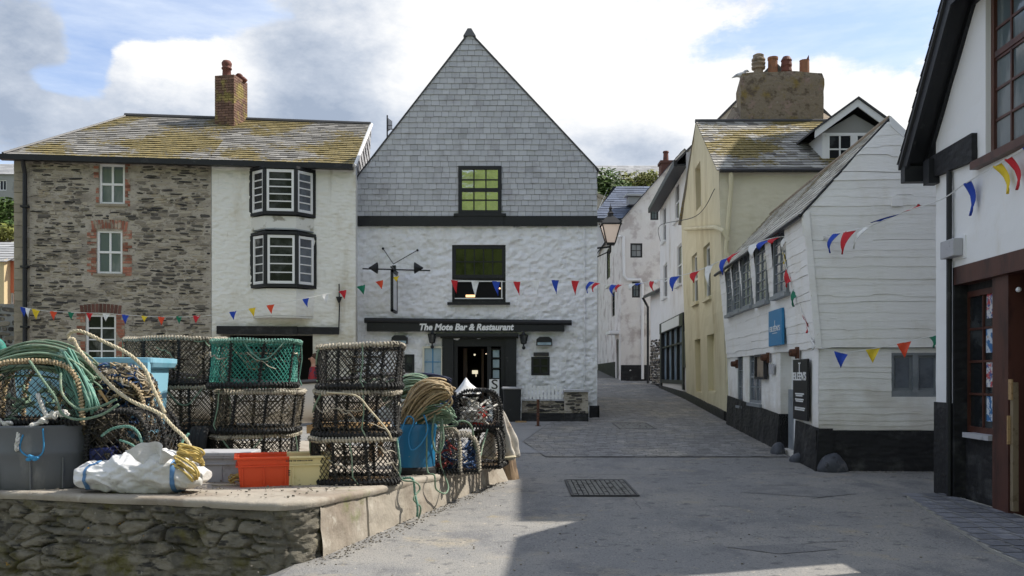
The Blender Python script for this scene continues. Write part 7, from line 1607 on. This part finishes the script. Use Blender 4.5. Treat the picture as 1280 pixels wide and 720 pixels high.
rope('rope_end', 'long sage rope curving from the left creel across the heap', 'rope', [(-4.66, 8.5, zt2+.62), (-4.5, 8.42, zt2+.45), (-4.35, 8.4, zt2+.25), (-4.3, 8.4, zt2+.12), (-4.15, 8.4, zt2+.06), (-3.95, 8.45, zt2+.1), (-3.8, 8.5, zt2+.2)], .014, 'rope_sage')
rope('rope_end', 'second sage rope drooping in a bight between the two left creels', 'rope', [(-4.36, 8.5, zt2+.5), (-4.3, 8.42, zt2+.3), (-4.15, 8.42, zt2+.16), (-3.95, 8.42, zt2+.18), (-3.82, 8.5, zt2+.25)], .013, 'rope_sage')
# black round-mouthed creel leaning beside, and net-filled one on top
make_creel('black creel with teal lashings under the hoop rope, above the white sack', .66, .56, .6, 'twine_black', 'rope_black', (-3.84, 8.95, zd(9)+.22), R(-8), 'creels heaped at the left end', fill=('twine_brown', 22), flat=.55)
mb = MB(); mb.box((-3.7, 9.1, zd(9)+.11), (.7, .5, .2), -.1); tag(mb.build('bait_box', 'crate_black', base=(-3.7, 9.1, zd(9)), bevel=.02), 'black bait box under the black creel above the sack', 'box')
make_creel('creel stuffed with brown and blue net at the top of the left heap', .85, .50, .62, 'twine_brown', 'rope_tan', (-4.28, 9.35, zd(9.3)+.62), R(6), 'creels heaped at the left end', tilt=.12, fill=('twine_blue', 40), flat=.55)
def netpile(label, c, rad, n, mats, cat='fishing net'):
    t = thing('fishing_net', label, cat, (c[0], c[1], c[2]-rad[2])); c = Vector(c)
    for mi, m_ in enumerate(mats):
        mb = MB()
        for _ in range(n):
            d = Vector((rnd.gauss(0, 1), rnd.gauss(0, 1), abs(rnd.gauss(0, 1)))).normalized(); p = c+Vector((d.x*rad[0], d.y*rad[1], d.z*rad[2]-rad[2]*.3))*rnd.uniform(.75, 1); pts = [p]
            for k in range(7): p = p+Vector((rnd.gauss(0, .05), rnd.gauss(0, .04), rnd.gauss(0, .035))); q = p-c; l = math.sqrt((q.x/rad[0])**2+(q.y/rad[1])**2+(q.z/rad[2])**2); p = c+q/max(1, l) ; pts.append(p)
            mb.tube(pts, rnd.choice((.005, .008, .012)), 4)
        mb.build('strands', m_, t)
    mb = MB(); mb.ball(c, (rad[0]*.8, rad[1]*.8, rad[2]*.75), 14)
    for v in mb.v: v += Vector((.05*nz(v, 6), .05*nz(v, 6, 3), .05*nz(v, 6, 5)))
    mb.build('core', 'twine_brown', t); return t
netpile('brown and blue tangle of net heaped on the left creel under the hoop rope', (-4.20, 9.3, zd(9)+1.0), (.44, .3, .27), 110, ['twine_brown', 'rope_grey', 'twine_blue', 'rope_tan'])
netpile('dark tangle of net filling the gap beside the charcoal tub', (-4.12, 8.9, zd(9)+.62), (.22, .22, .26), 60, ['twine_black', 'twine_brown'])
# hoop rope
hp_ = [(87, 425), (86, 418), (93, 414), (104, 415), (132, 428), (160, 442), (180, 460), (190, 482), (202, 508), (206, 516)]
hp2 = [(92, 424), (98, 436), (118, 460), (143, 486), (166, 502), (190, 512), (204, 520)]
dpt = lambda px: 8.75-.25*(px-87)/110
hoop = [P(x, y, dpt(x)) for x, y in hp_]; hoop2 = [P(x, y, dpt(x)-.12) for x, y in hp2]
rope('hoop_rope', 'thick cream rope bent in a tall hoop over the left heap', 'rope', hoop2[::-1]+hoop+[P(208, 522, 8.5), P(232, 548, 8.45), P(256, 572, 8.4), P(256, 592, 8.4), P(268, 612, 8.35)] if False else hoop2[::-1]+hoop, .019, 'rope_cream', n=14)
rope('hoop_rope', 'cream rope running down from the hoop to the sack', 'rope', [P(204, 519, 8.5), P(216, 533, 8.45), P(232, 548, 8.4), P(240, 565, 8.35), P(236, 580, 8.3), P(224, 590, 8.3)], .018, 'rope_cream', n=14)
rope('rope_end', 'teal rope lashing on the black creel', 'rope', [P(127, 545, 8.6), P(140, 536, 8.55), P(160, 533, 8.5), P(172, 540, 8.45), P(180, 558, 8.4), P(196, 576, 8.3)], .014, 'rope_green')
rope('rope_end', 'pale teal rope crossing the front of the black creel', 'rope', [P(150, 550, 8.55), P(165, 556, 8.5), P(176, 566, 8.4), P(184, 578, 8.35)], .012, 'rope_green')
rope('rope_end', 'teal rope at the right of the black creel under the cream rope', 'rope', [P(236, 542, 8.5), P(228, 552, 8.45), P(226, 568, 8.4), P(222, 582, 8.35)], .014, 'rope_green')
mb = MB(); mb.hexa([P(134, 505, 8.6), P(138, 505, 8.6), P(138, 505, 8.62), P(134, 505, 8.62), P(122, 488, 8.6), P(126, 487, 8.6), P(126, 487, 8.62), P(122, 488, 8.62)]); tag(mb.build('wood_stick', 'plank', base=P(130, 500, 8.6)), 'short tan wooden stick poking from the left heap', 'stick')
# white sack
c = Vector((-3.50, 8.38, 0)); t = thing('white_sack', 'crumpled white woven sack with blue stripe lying at the quay edge', 'sack', (c.x, c.y, zd(8.4))); mb = MB()
cr_rnd = random.Random(11); CR = []
for _ in range(46):
    cc_ = Vector((c.x+cr_rnd.uniform(-.6, .6), c.y+cr_rnd.uniform(-.3, .1), zd(8.3)+cr_rnd.uniform(.05, .42))); an = cr_rnd.gauss(.35, .7); CR.append((cc_, Vector((-math.sin(an), cr_rnd.uniform(-.3, .3), math.cos(an))).normalized(), cr_rnd.uniform(.10, .26), cr_rnd.uniform(.5, 1.3)*cr_rnd.choice((1, 1, -1))))
def sk(u, v, o=0):
    a = 2*math.pi*u; th = math.pi*v; x = -math.cos(th)*1.0; x = (abs(x)**.8)*(1 if x > 0 else -1); rr = math.sin(th)**.30*(1-.12*x); hgt = .13+.045*(1-abs(x+.1))+.04*math.sin(3.5*x+1)
    ca, sa_ = math.cos(a), math.sin(a); y = (abs(ca)**.75)*(1 if ca > 0 else -1)*.27*rr; z = (abs(sa_)**.8)*(1 if sa_ > 0 else -1)*hgt*rr
    p = Vector((c.x+x*.62, c.y+y-.18*x*.3, zd(8.3)+.155+z*(1.1 if z > 0 else 1)))
    q_ = Vector((p.x*.8+p.z*1.2, p.y, p.z*1.6-p.x*.5)); cr = .06*nz(p, 3.0)+.085*(.25-abs(nz(q_, 4.2, 3)))+.03*(.2-abs(nz(q_, 8, 6)))+.003*nz(p, 22)
    for cc_, cn_, cl_, ca_ in CR:
        dv = p-cc_; l2 = dv.length_squared/(cl_*cl_)
        if l2 < 5: t_ = dv.dot(cn_)+.02*nz(p, 6, 8); cr += .020*ca_*math.exp(-(t_/.016)**2)*math.exp(-l2)
    p += Vector((0, math.cos(a), math.sin(a)))*(cr*rr*.8+o)
    p.z = max(p.z, top_z(max(p.y, 8.0))+.004+.02*(p.x > -3.0)*0); p.z -= .10*max(0, (x-.55))*1.0 if p.y < 8.2 else 0
    return p
mb.grid(lambda u, v: sk(u, v), 150, 200); mb.build('sacking', 'sack', t, smooth=True)
mb = MB()
for v0, v1 in ((.24, .27), (.66, .69)): mb = MB(); mb.grid(lambda u, v: sk(lerp(.02, .98, u), lerp(v0, v1, v), .006), 60, 3); mb.build('blue_stripe', 'sack_blue', t, smooth=True)
mb = MB()   # gathered neck flap standing up
def fl(u, v): a = lerp(-1.2, 1.4, u); r_ = .04+.13*v*(1+.3*math.sin(5*a)); p = Vector((-3.32+math.sin(a)*r_*1.2, 8.2-.12*v+.05*math.cos(a*3), zd(8.2)+.25+.24*v*math.cos(a*.8)+.03*nz((a, v, 0), 3))); return p
mb.grid(fl, 26, 12); mb.build('neck_flap', 'sack', t, smooth=True)
hank('straw yellow rope tangle lying on the right end of the white sack', 'rope_yellow', (-3.04, 8.3, zd(8.3)+.36), .13, .07, 7, .010, (.9, 0, -.3), (0, -.6, .8), .02, None, spread=1.0)
hank('straw rope tangle drooping down the front of the white sack', 'rope_yellow', (-3.0, 8.15, zd(8.3)+.27), .14, .05, 5, .010, (.75, -.2, -.5), (0, -.6, .8), .02, None, spread=1.0)
hank('small tangle of yellow twine and rope on the deck beside the orange crate', 'rope_yellow', (-2.88, 9.25, zd(9.2)+.05), .10, .05, 9, .007, (1, 0, 0), (0, -.2, 1), 0, None, spread=1.5)
rope('rope_end', 'thin dark rope lying on the deck between the sack and the orange crate', 'rope', [(-3.05, 8.95, zd(9)+.015), (-2.95, 8.9, zd(9)+.02), (-2.85, 8.95, zd(9)+.015), (-2.75, 9.0, zd(9)+.015), (-2.6, 8.92, zd(9)+.015)], .012, 'rope_grey')
# teal float at the very edge, and orange-rope hank
mb = MB(); c = P(-10, 438, 8.9); mb.lathe(c, [(.0, -.06), (.10, -.06), (.14, -.02), (.14, .02), (.10, .06), (.0, .06)], 24, R3=Matrix.Rotation(R(90), 3, 'X'))
tag(mb.build('net_float', 'twine_green', base=c, smooth=True), 'round sea green float hung at the left edge above the creel', 'float')
c = P(-2, 470, 8.95); mb = MB()
mb.tube([(c.x-.05, c.y+.1, zt2), (c.x-.05, c.y+.1, P(0, 438, 9).z+.1)], .02, 6); tag(mb.build('pole', 'wood', base=(c.x-.05, c.y+.1, zt2)), 'upright wooden pole at the left edge carrying the green float', 'pole')

# ------------------------------------------------------------------ person in the doorway
pc = TF.at(TF.s_(393.5), .25, .35); pt_ = thing('person', 'person in a red checked shirt standing sideways at the dark doorway of the white house', 'person', (pc.x, pc.y, G(pc.y)))
def skin(name, V, E_, rad, mat, parent, sub=2):
    me = bpy.data.meshes.new(name); off = OFF[parent.name]; me.from_pydata([tuple(Vector(v)) for v in V], E_, []); me.materials.append(mt[mat]); o = bpy.data.objects.new(name, me); COL.objects.link(o); o.parent = parent; OFF[o.name] = off
    m = o.modifiers.new('skin', 'SKIN'); 
    if not me.skin_vertices: bpy.context.view_layer.update()
    for i, r_ in enumerate(rad): me.skin_vertices[0].data[i].radius = (r_, r_*.85) if not hasattr(r_, '__len__') else r_
    me.skin_vertices[0].data[0].use_root = True; s = o.modifiers.new('sub', 'SUBSURF'); s.levels = s.render_levels = sub; return o
# faces -X; x forward is negative
V = [(0, 0, .93), (0, 0, 1.12), (0, 0, 1.35), (0, 0, 1.45), (-.01, 0, 1.53), (-.02, 0, 1.62), (-.02, 0, 1.70),
     (0, -.1, .88), (-.02, -.1, .5), (.0, -.1, .09), (-.14, -.11, .04), (0, .1, .88), (.03, .1, .5), (.06, .1, .09), (-.08, .11, .04),
     (0, -.18, 1.38), (.02, -.24, 1.12), (-.08, -.22, .90), (-.12, -.21, .80), (0, .18, 1.38), (.02, .24, 1.12), (-.06, .22, .9), (-.1, .21, .80)]
E_2 = [(0, 1), (1, 2), (2, 3), (3, 4), (4, 5), (5, 6), (0, 7), (7, 8), (8, 9), (9, 10), (0, 11), (11, 12), (12, 13), (13, 14), (2, 15), (15, 16), (16, 17), (17, 18), (2, 19), (19, 20), (20, 21), (21, 22)]
rd = [.13, .12, .13, .06, .055, .09, .07, .085, .06, .045, .04, .085, .06, .045, .04, .06, .045, .032, .03, .06, .045, .032, .03]
skin('body', V, E_2, rd, 'skin', pt_)
skin('shirt', [(0, 0, 1.0), (0, 0, 1.15), (0, 0, 1.34), (0, 0, 1.43), (0, -.18, 1.38), (.02, -.24, 1.12), (-.06, -.225, .95), (0, .18, 1.38), (.02, .24, 1.12), (-.04, .225, .95), (0, 0, .9)], [(0, 1), (1, 2), (2, 3), (2, 4), (4, 5), (5, 6), (2, 7), (7, 8), (8, 9), (0, 10)], [.16, .15, .16, .085, .08, .062, .05, .08, .062, .05, .17], 'shirt', pt_)
skin('trousers', [(0, 0, .92), (0, -.1, .86), (-.02, -.1, .5), (0, -.1, .1), (0, .1, .86), (.03, .1, .5), (.06, .1, .1)], [(0, 1), (1, 2), (2, 3), (0, 4), (4, 5), (5, 6)], [.15, .105, .08, .065, .105, .08, .065], 'denim', pt_)
mb = MB(); o0 = OFF[pt_.name]
mb.ball(o0+Vector((.035, 0, 1.70)), (.085, .078, .085), 14); mb.build('hair', 'hair', pt_, smooth=True)
mb = MB(); mb.ball(o0+Vector((-.118, 0, 1.635)), (.024, .014, .022), 8); mb.build('nose', 'skin', pt_, smooth=True)
for sy_ in (-.035, .035): mb = MB(); mb.ball(o0+Vector((-.098, sy_, 1.665)), (.012, .014, .009), 6); mb.build('eye', 'dark', pt_, smooth=True)
for sy_ in (-.085, .085): mb = MB(); mb.ball(o0+Vector((-.005, sy_, 1.64)), (.02, .01, .032), 8); mb.build('ear', 'skin', pt_, smooth=True)
mb = MB(); mb.ball(o0+Vector((-.10, 0, 1.595)), (.012, .028, .007), 6); mb.build('mouth', 'net_red', pt_, smooth=True)
pt_.location.z = G(pc.y)

# ------------------------------------------------------------------ bunting
def bunting(name_label, pts, flags, drape=None, size=1.0, cord_r=.006):
    """pts: cord points; flags: (point index fraction list) as (px, colour, width, lean)"""
    t = thing('bunting_string', name_label, 'bunting', pts[0], 'strings of bunting'); mb = MB(); sp = spline(pts, 10); mb.tube(sp, cord_r, 5); mb.build('cord', 'cord', t)
    for (p, d, colr, w, h, lean, curl) in flags:
        p = Vector(p); d = Vector(d).normalized(); n_ = Vector((d.y, -d.x, 0)).normalized(); mb = MB(); K = 7
        def f(u, v):
            wv_ = (1-v)*w; x = (u-.5)*wv_; out = n_*(curl*math.sin(v*2.6)*h*.5+.02*math.sin(6*u+v*4)+ (rnd.uniform(-.001, .001))); return p+d*(x+lean[0]*v*h)+Vector((0, 0, -v*h*(1-abs(lean[0])*.25)+lean[1]*v*h))+out
        fr_ = [[f(i/4, j/K) for i in range(5)] for j in range(K+1)]
        for layer in (0, 1):
            b = len(mb.v)
            for row in fr_:
                for q in row: mb.v.append(q+n_*(.0015*layer))
            for j in range(K):
                for i in range(4): mb.fc((b+j*5+i, b+j*5+i+1, b+(j+1)*5+i+1, b+(j+1)*5+i))
        mb.build('flag', 'flag_'+colr, t, smooth=True)
    return t
def flags_on(path, lst, hpx):
    """path: list of (px, py, Y); lst: (px, colour, width px, height px, lean, curl)"""
    out = []
    for (px, colr, wp, hp__, lean, curl) in lst:
        for a, b in zip(path, path[1:]):
            lo_, hi_ = min(a[0], b[0]), max(a[0], b[0])
            if lo_ <= px <= hi_:
                f = (px-a[0])/(b[0]-a[0]); py, Y = lerp(a[1], b[1], f), lerp(a[2], b[2], f); d = P(*b)-P(*a); dd = d.normalized()
                w3 = wp/F*Y/max(.35, abs(dd.x))*(.58 if px > 1200 else 1); out.append((P(px, py, Y), d if d.x > 0 else -d, colr, w3, hp__/F*Y, lean, curl)); break
    return out
c1 = [(28, 384, 21.75), (60, 389, 21.8), (133, 392, 21.9), (200, 396, 22.0), (265, 394, 22.1), (338, 381, 22.15), (382, 373, 21.9), (428, 363, 22.4), (474, 351, 22.9), (498, 345, 22.9)]
f1 = [(30, 'blue', 9, 12, (0, 0), 0), (35, 'white', 6, 13, (.1, 0), .3), (45, 'yellow', 10, 13, (0, 0), 0), (67, 'orange', 9, 11, (0, 0), 0), (89, 'green', 8, 10, (0, 0), 0), (112, 'red', 8, 10, (0, 0), 0), (133, 'white', 9, 10, (-.1, 0), 0), (157, 'blue', 9, 12, (0, 0), .2), (181, 'yellow', 8, 8, (0, 0), .5), (202, 'orange', 9, 11, (0, 0), 0), (224, 'green', 8, 10, (0, 0), 0), (246, 'red', 9, 10, (-.1, 0), .2), (291, 'blue', 9, 11, (.1, 0), 0), (315, 'yellow', 9, 12, (.2, 0), 0), (338, 'orange', 10, 12, (.1, 0), 0), (382, 'blue', 9, 12, (.2, 0), 0), (406, 'white', 9, 12, (.2, 0), 0), (428, 'red', 9, 12, (.25, 0), 0), (451, 'green', 10, 13, (.3, 0), 0), (474, 'orange', 9, 12, (.3, 0), 0), (495, 'yellow', 8, 7, (.1, 0), 0)]
bunting('bunting string strung along the stone and white houses to the hanging sign', [P(*q) for q in c1], flags_on(c1, f1, 12))
c2 = [(563, 350, 23.8), (594, 351, 23.6), (646, 352, 23.0), (694, 350, 22.4), (738, 352, 21.8), (760, 356, 21), (800, 354, 19.8), (842, 346, 18.8), (868, 340, 18.1), (905, 324, 17.2), (940, 306, 16.4), (975, 296, 15.6), (1010, 299, 14.4), (1045, 292, 13.6), (1083, 284, 12.9), (1130, 265, 12.3), (1175, 250, 11.2), (1204, 231, 10.55), (1232, 214, 9.95), (1258, 199, 9.5), (1285, 182, 9.05), (1310, 165, 8.6)]
f2 = [(568, 'red', 9, 18, (.15, 0), 0), (594, 'white', 10, 20, (0, 0), 0), (620, 'blue', 10, 19, (.15, 0), 0), (646, 'red', 9, 18, (.2, 0), 0), (670, 'white', 9, 17, (.15, 0), 0), (694, 'blue', 9, 18, (.1, 0), 0), (719, 'red', 9, 18, (0, 0), 0), (740, 'blue', 5, 17, (-.45, 0), .5), (747, 'red', 5, 16, (-.5, .1), .5), (768, 'blue', 7, 15, (.1, 0), .6), (776, 'red', 6, 13, (-.6, .1), .5), (792, 'white', 7, 12, (-.5, .2), .4), (800, 'blue', 8, 9, (-.5, .5), .5), (816, 'red', 6, 14, (.2, 0), .4), (824, 'white', 8, 10, (-.6, .3), .4), (844, 'blue', 9, 19, (-.25, 0), .2), (869, 'red', 9, 14, (-.15, 0), .2), (887, 'white', 7, 26, (0, 0), .2), (906, 'blue', 7, 20, (-.1, 0), .3), (920, 'red', 9, 18, (-.7, .3), .4), (944, 'white', 9, 20, (-.2, .1), .3), (957, 'blue', 11, 18, (-.6, .3), .4), (970, 'red', 11, 14, (-.5, .4), .4), (984, 'white', 7, 22, (-.5, .1), .3), (1001, 'blue', 8, 22, (-.4, 0), .3), (1008, 'red', 14, 24, (-1.2, .95), .2), (1030, 'white', 10, 12, (-.5, .2), .2), (1046, 'blue', 6, 26, (-.35, 0), .5), (1063, 'red', 9, 32, (-.45, 0), .2), (1084, 'white', 6, 30, (-.6, .1), .5), (1112, 'blue', 12, 30, (-.95, .85), .2), (1136, 'red', 14, 26, (-.9, .95), .3), (1209, 'blue', 13, 42, (-.0, 0), .3), (1246, 'yellow', 12, 46, (-.4, 0), .3), (1260, 'red', 10, 46, (-.25, 0), .4), (1284, 'blue', 12, 44, (-.2, 0), .3)]
bunting('long bunting string crossing the street from the pub window to the corner shop', [P(*q) for q in c2], flags_on(c2, f2, 18), cord_r=.008)
c3 = [(976, 297, 15.7), (979, 318, 15.4), (984, 338, 15.2), (992, 360, 15.0), (1002, 388, 14.6), (1010, 412, 14.2), (1018, 432, 13.75), (1035, 437, 13.7), (1051, 441, 13.6), (1091, 436, 13.4), (1130, 428, 13.2), (1167, 420, 12.9), (1180, 417, 12.5)]
f3 = [(979, 'yellow', 5, 12, (0, 0), .3), (986, 'red', 7, 20, (-.2, 0), .3), (994, 'green', 5, 18, (0, 0), .4), (1006, 'red', 8, 16, (-.1, 0), .4), (1014, 'white', 5, 16, (0, 0), .3), (1051, 'blue', 14, 19, (0, 0), .1), (1091, 'yellow', 15, 18, (0, 0), .1), (1130, 'orange', 15, 20, (.05, 0), .1), (1168, 'green', 13, 16, (.3, 0), .1)]
bunting('bunting string dropping down the cottage corner and across its gable', [P(*q) for q in c3], flags_on(c3, f3, 18))
t = thing('overhead_cable', 'thin cable slung between the alley houses above the street', 'cable', P(808, 300, 33)); mb = MB(); mb.tube(spline([NF.at(YL-.5, .1, 6.6), P(870, 270, 26), P(825, 282, 33), SF.at(1, .1, 7.5)], 8), .012, 4); mb.build('strand', 'iron', t)

# ------------------------------------------------------------------ sky, sun, camera
AZ, EL = R(70), R(49)       # sun: azimuth from +Y towards +X, elevation
w = bpy.data.worlds.new('World'); scene.world = w; w.use_nodes = True; nt = w.node_tree; L = nt.links; bg = nt.nodes['Background']
sky = _n(nt, 'ShaderNodeTexSky', sky_type='NISHITA'); sky.sun_disc = False; sky.sun_elevation = EL; sky.sun_rotation = AZ; sky.air_density = 1; sky.dust_density = 1.2
tc = _n(nt, 'ShaderNodeTexCoord'); sp = _n(nt, 'ShaderNodeSeparateXYZ'); L.new(tc.outputs['Generated'], sp.inputs[0])
def MT(op, *a, clamp=False):
    n = _n(nt, 'ShaderNodeMath', operation=op, use_clamp=clamp)
    for i, v in enumerate(a):
        if isinstance(v, (int, float)): n.inputs[i].default_value = v
        else: L.new(v, n.inputs[i])
    return n.outputs[0]
az = MT('ARCTAN2', sp.outputs[0], sp.outputs[1]); el = MT('ARCSINE', sp.outputs[2])
def nz_(scale, detail, rough, off=(0, 0, 0), st=(1, 1, 1.9)):
    mp = _n(nt, 'ShaderNodeMapping'); mp.inputs['Scale'].default_value = st; mp.inputs['Location'].default_value = off; L.new(tc.outputs['Generated'], mp.inputs[0]); t = _n(nt, 'ShaderNodeTexNoise'); t.inputs['Scale'].default_value = scale; t.inputs['Detail'].default_value = detail; t.inputs['Roughness'].default_value = rough; L.new(mp.outputs[0], t.inputs[0]); return t.outputs['Fac']
nA = nz_(4.5, 9, .58); nB = nz_(13, 10, .66, (3, 1, 2)); nC = nz_(3.2, 6, .55, (7, 2, 5)); nW = nz_(6, 6, .6, (1, 8, 2), (1, 1, 5))
def blobs(lst):
    acc = None
    for (px, py, rx, ry, wt) in lst:
        a0 = math.atan((px-640)/F); e0 = math.atan((HY-py)/F*math.cos(a0)); ra, re_ = rx/F, ry/F
        u = MT('MULTIPLY', MT('SUBTRACT', az, a0), 1/ra); v = MT('MULTIPLY', MT('SUBTRACT', el, e0), 1/re_)
        g = MT('MULTIPLY', MT('EXPONENT', MT('MULTIPLY', MT('ADD', MT('MULTIPLY', u, u), MT('MULTIPLY', v, v)), -1.0)), wt); acc = g if acc is None else MT('ADD', acc, g)
    return acc
nAs = MT('MULTIPLY', MT('SUBTRACT', nA, .5), 1.5); nBs = MT('MULTIPLY', MT('SUBTRACT', nB, .5), 1.15)
cov = MT('ADD', MT('ADD', .42, MT('ADD', nAs, nBs)), blobs([(165, 10, 85, 30, -1.3), (112, 70, 24, 46, -1.1), (68, 102, 26, 16, -.9), (250, 8, 55, 16, -.8), (335, 18, 70, 10, -.2), (1040, 40, 110, 40, -.45), (860, 60, 90, 18, -.22), (1130, 20, 60, 60, -.3), (230, 80, 110, 60, .4), (620, 60, 220, 120, .6), (1100, 170, 150, 60, .5), (400, 130, 130, 80, .4), (30, 60, 60, 90, .4), (1150, 60, 80, 60, .25), (760, 150, 140, 80, .3), (100, 160, 200, 40, .3)]))
covm = _n(nt, 'ShaderNodeMapRange', interpolation_type='SMOOTHSTEP'); L.new(cov, covm.inputs[0]); covm.inputs[1].default_value = .24; covm.inputs[2].default_value = .56
bri = MT('ADD', MT('ADD', .50, MT('MULTIPLY', MT('SUBTRACT', nC, .5), 1.7)), MT('ADD', MT('MULTIPLY', nBs, 1.05), blobs([(215, 60, 75, 42, .65), (290, 100, 45, 60, .35), (640, 70, 150, 90, .5), (850, 100, 170, 90, .55), (1060, 130, 200, 90, .6), (400, 120, 75, 80, -.26), (430, 60, 50, 60, -.12), (20, 60, 80, 90, -.22), (100, 170, 150, 40, -.15), (800, 185, 70, 30, -.55), (560, 20, 60, 25, .3), (300, 10, 60, 20, .3), (350, 150, 90, 40, -.2)])))
ramp = _n(nt, 'ShaderNodeValToRGB'); L.new(bri, ramp.inputs[0]); e = ramp.color_ramp.elements
e[0].position = .08; e[0].color = (.36, .43, .55, 1); e[1].position = .98; e[1].color = (.99, .99, .98, 1); m_ = e.new(.42); m_.color = (.55, .61, .71, 1); m_ = e.new(.72); m_.color = (.79, .82, .87, 1)
sc_ = _n(nt, 'ShaderNodeVectorMath', operation='SCALE'); L.new(ramp.outputs[0], sc_.inputs[0]); sc_.inputs['Scale'].default_value = 6.9
skb = _n(nt, 'ShaderNodeMix', data_type='RGBA', blend_type='MULTIPLY'); skb.inputs[0].default_value = 1; L.new(sky.outputs[0], skb.inputs[6]); skb.inputs[7].default_value = (1.05, 1.12, 1.3, 1)
# high thin veil whitens the clear gaps
vm = _n(nt, 'ShaderNodeMapRange'); L.new(nW, vm.inputs[0]); vm.inputs[1].default_value = .35; vm.inputs[2].default_value = .75; vm.inputs[3].default_value = .18; vm.inputs[4].default_value = .72
ve = _n(nt, 'ShaderNodeMix', data_type='RGBA'); L.new(vm.outputs[0], ve.inputs[0]); L.new(skb.outputs[2], ve.inputs[6]); ve.inputs[7].default_value = (6.2, 6.7, 7.3, 1)
mx = _n(nt, 'ShaderNodeMix', data_type='RGBA'); L.new(covm.outputs[0], mx.inputs[0]); L.new(ve.outputs[2], mx.inputs[6]); L.new(sc_.outputs[0], mx.inputs[7]); L.new(mx.outputs[2], bg.inputs['Color']); bg.inputs['Strength'].default_value = .1
sd = bpy.data.lights.new('sun', 'SUN'); sd.energy = 4.0; sd.angle = R(.55); sd.color = (1, .94, .84); so = bpy.data.objects.new('sun', sd); COL.objects.link(so)
sv = Vector((math.cos(EL)*math.sin(AZ), math.cos(EL)*math.cos(AZ), math.sin(EL))); so.rotation_euler = sv.to_track_quat('Z', 'Y').to_euler()
cam = bpy.data.cameras.new('camera'); co = bpy.data.objects.new('camera', cam); COL.objects.link(co); co.location = (0, 0, CZ); co.rotation_euler = (R(90), 0, 0)
cam.sensor_width = 36; cam.lens = 36*F/1280; cam.shift_y = 110/1280; cam.clip_end = 1000; scene.camera = co
scene.view_settings.view_transform = 'Standard'; scene.view_settings.look = 'None'; scene.view_settings.gamma = 1; scene.view_settings.exposure = 0.66
scene.cycles.max_bounces = 6; scene.cycles.use_denoising = True; scene.cycles.use_adaptive_sampling = True; scene.cycles.adaptive_threshold = .02
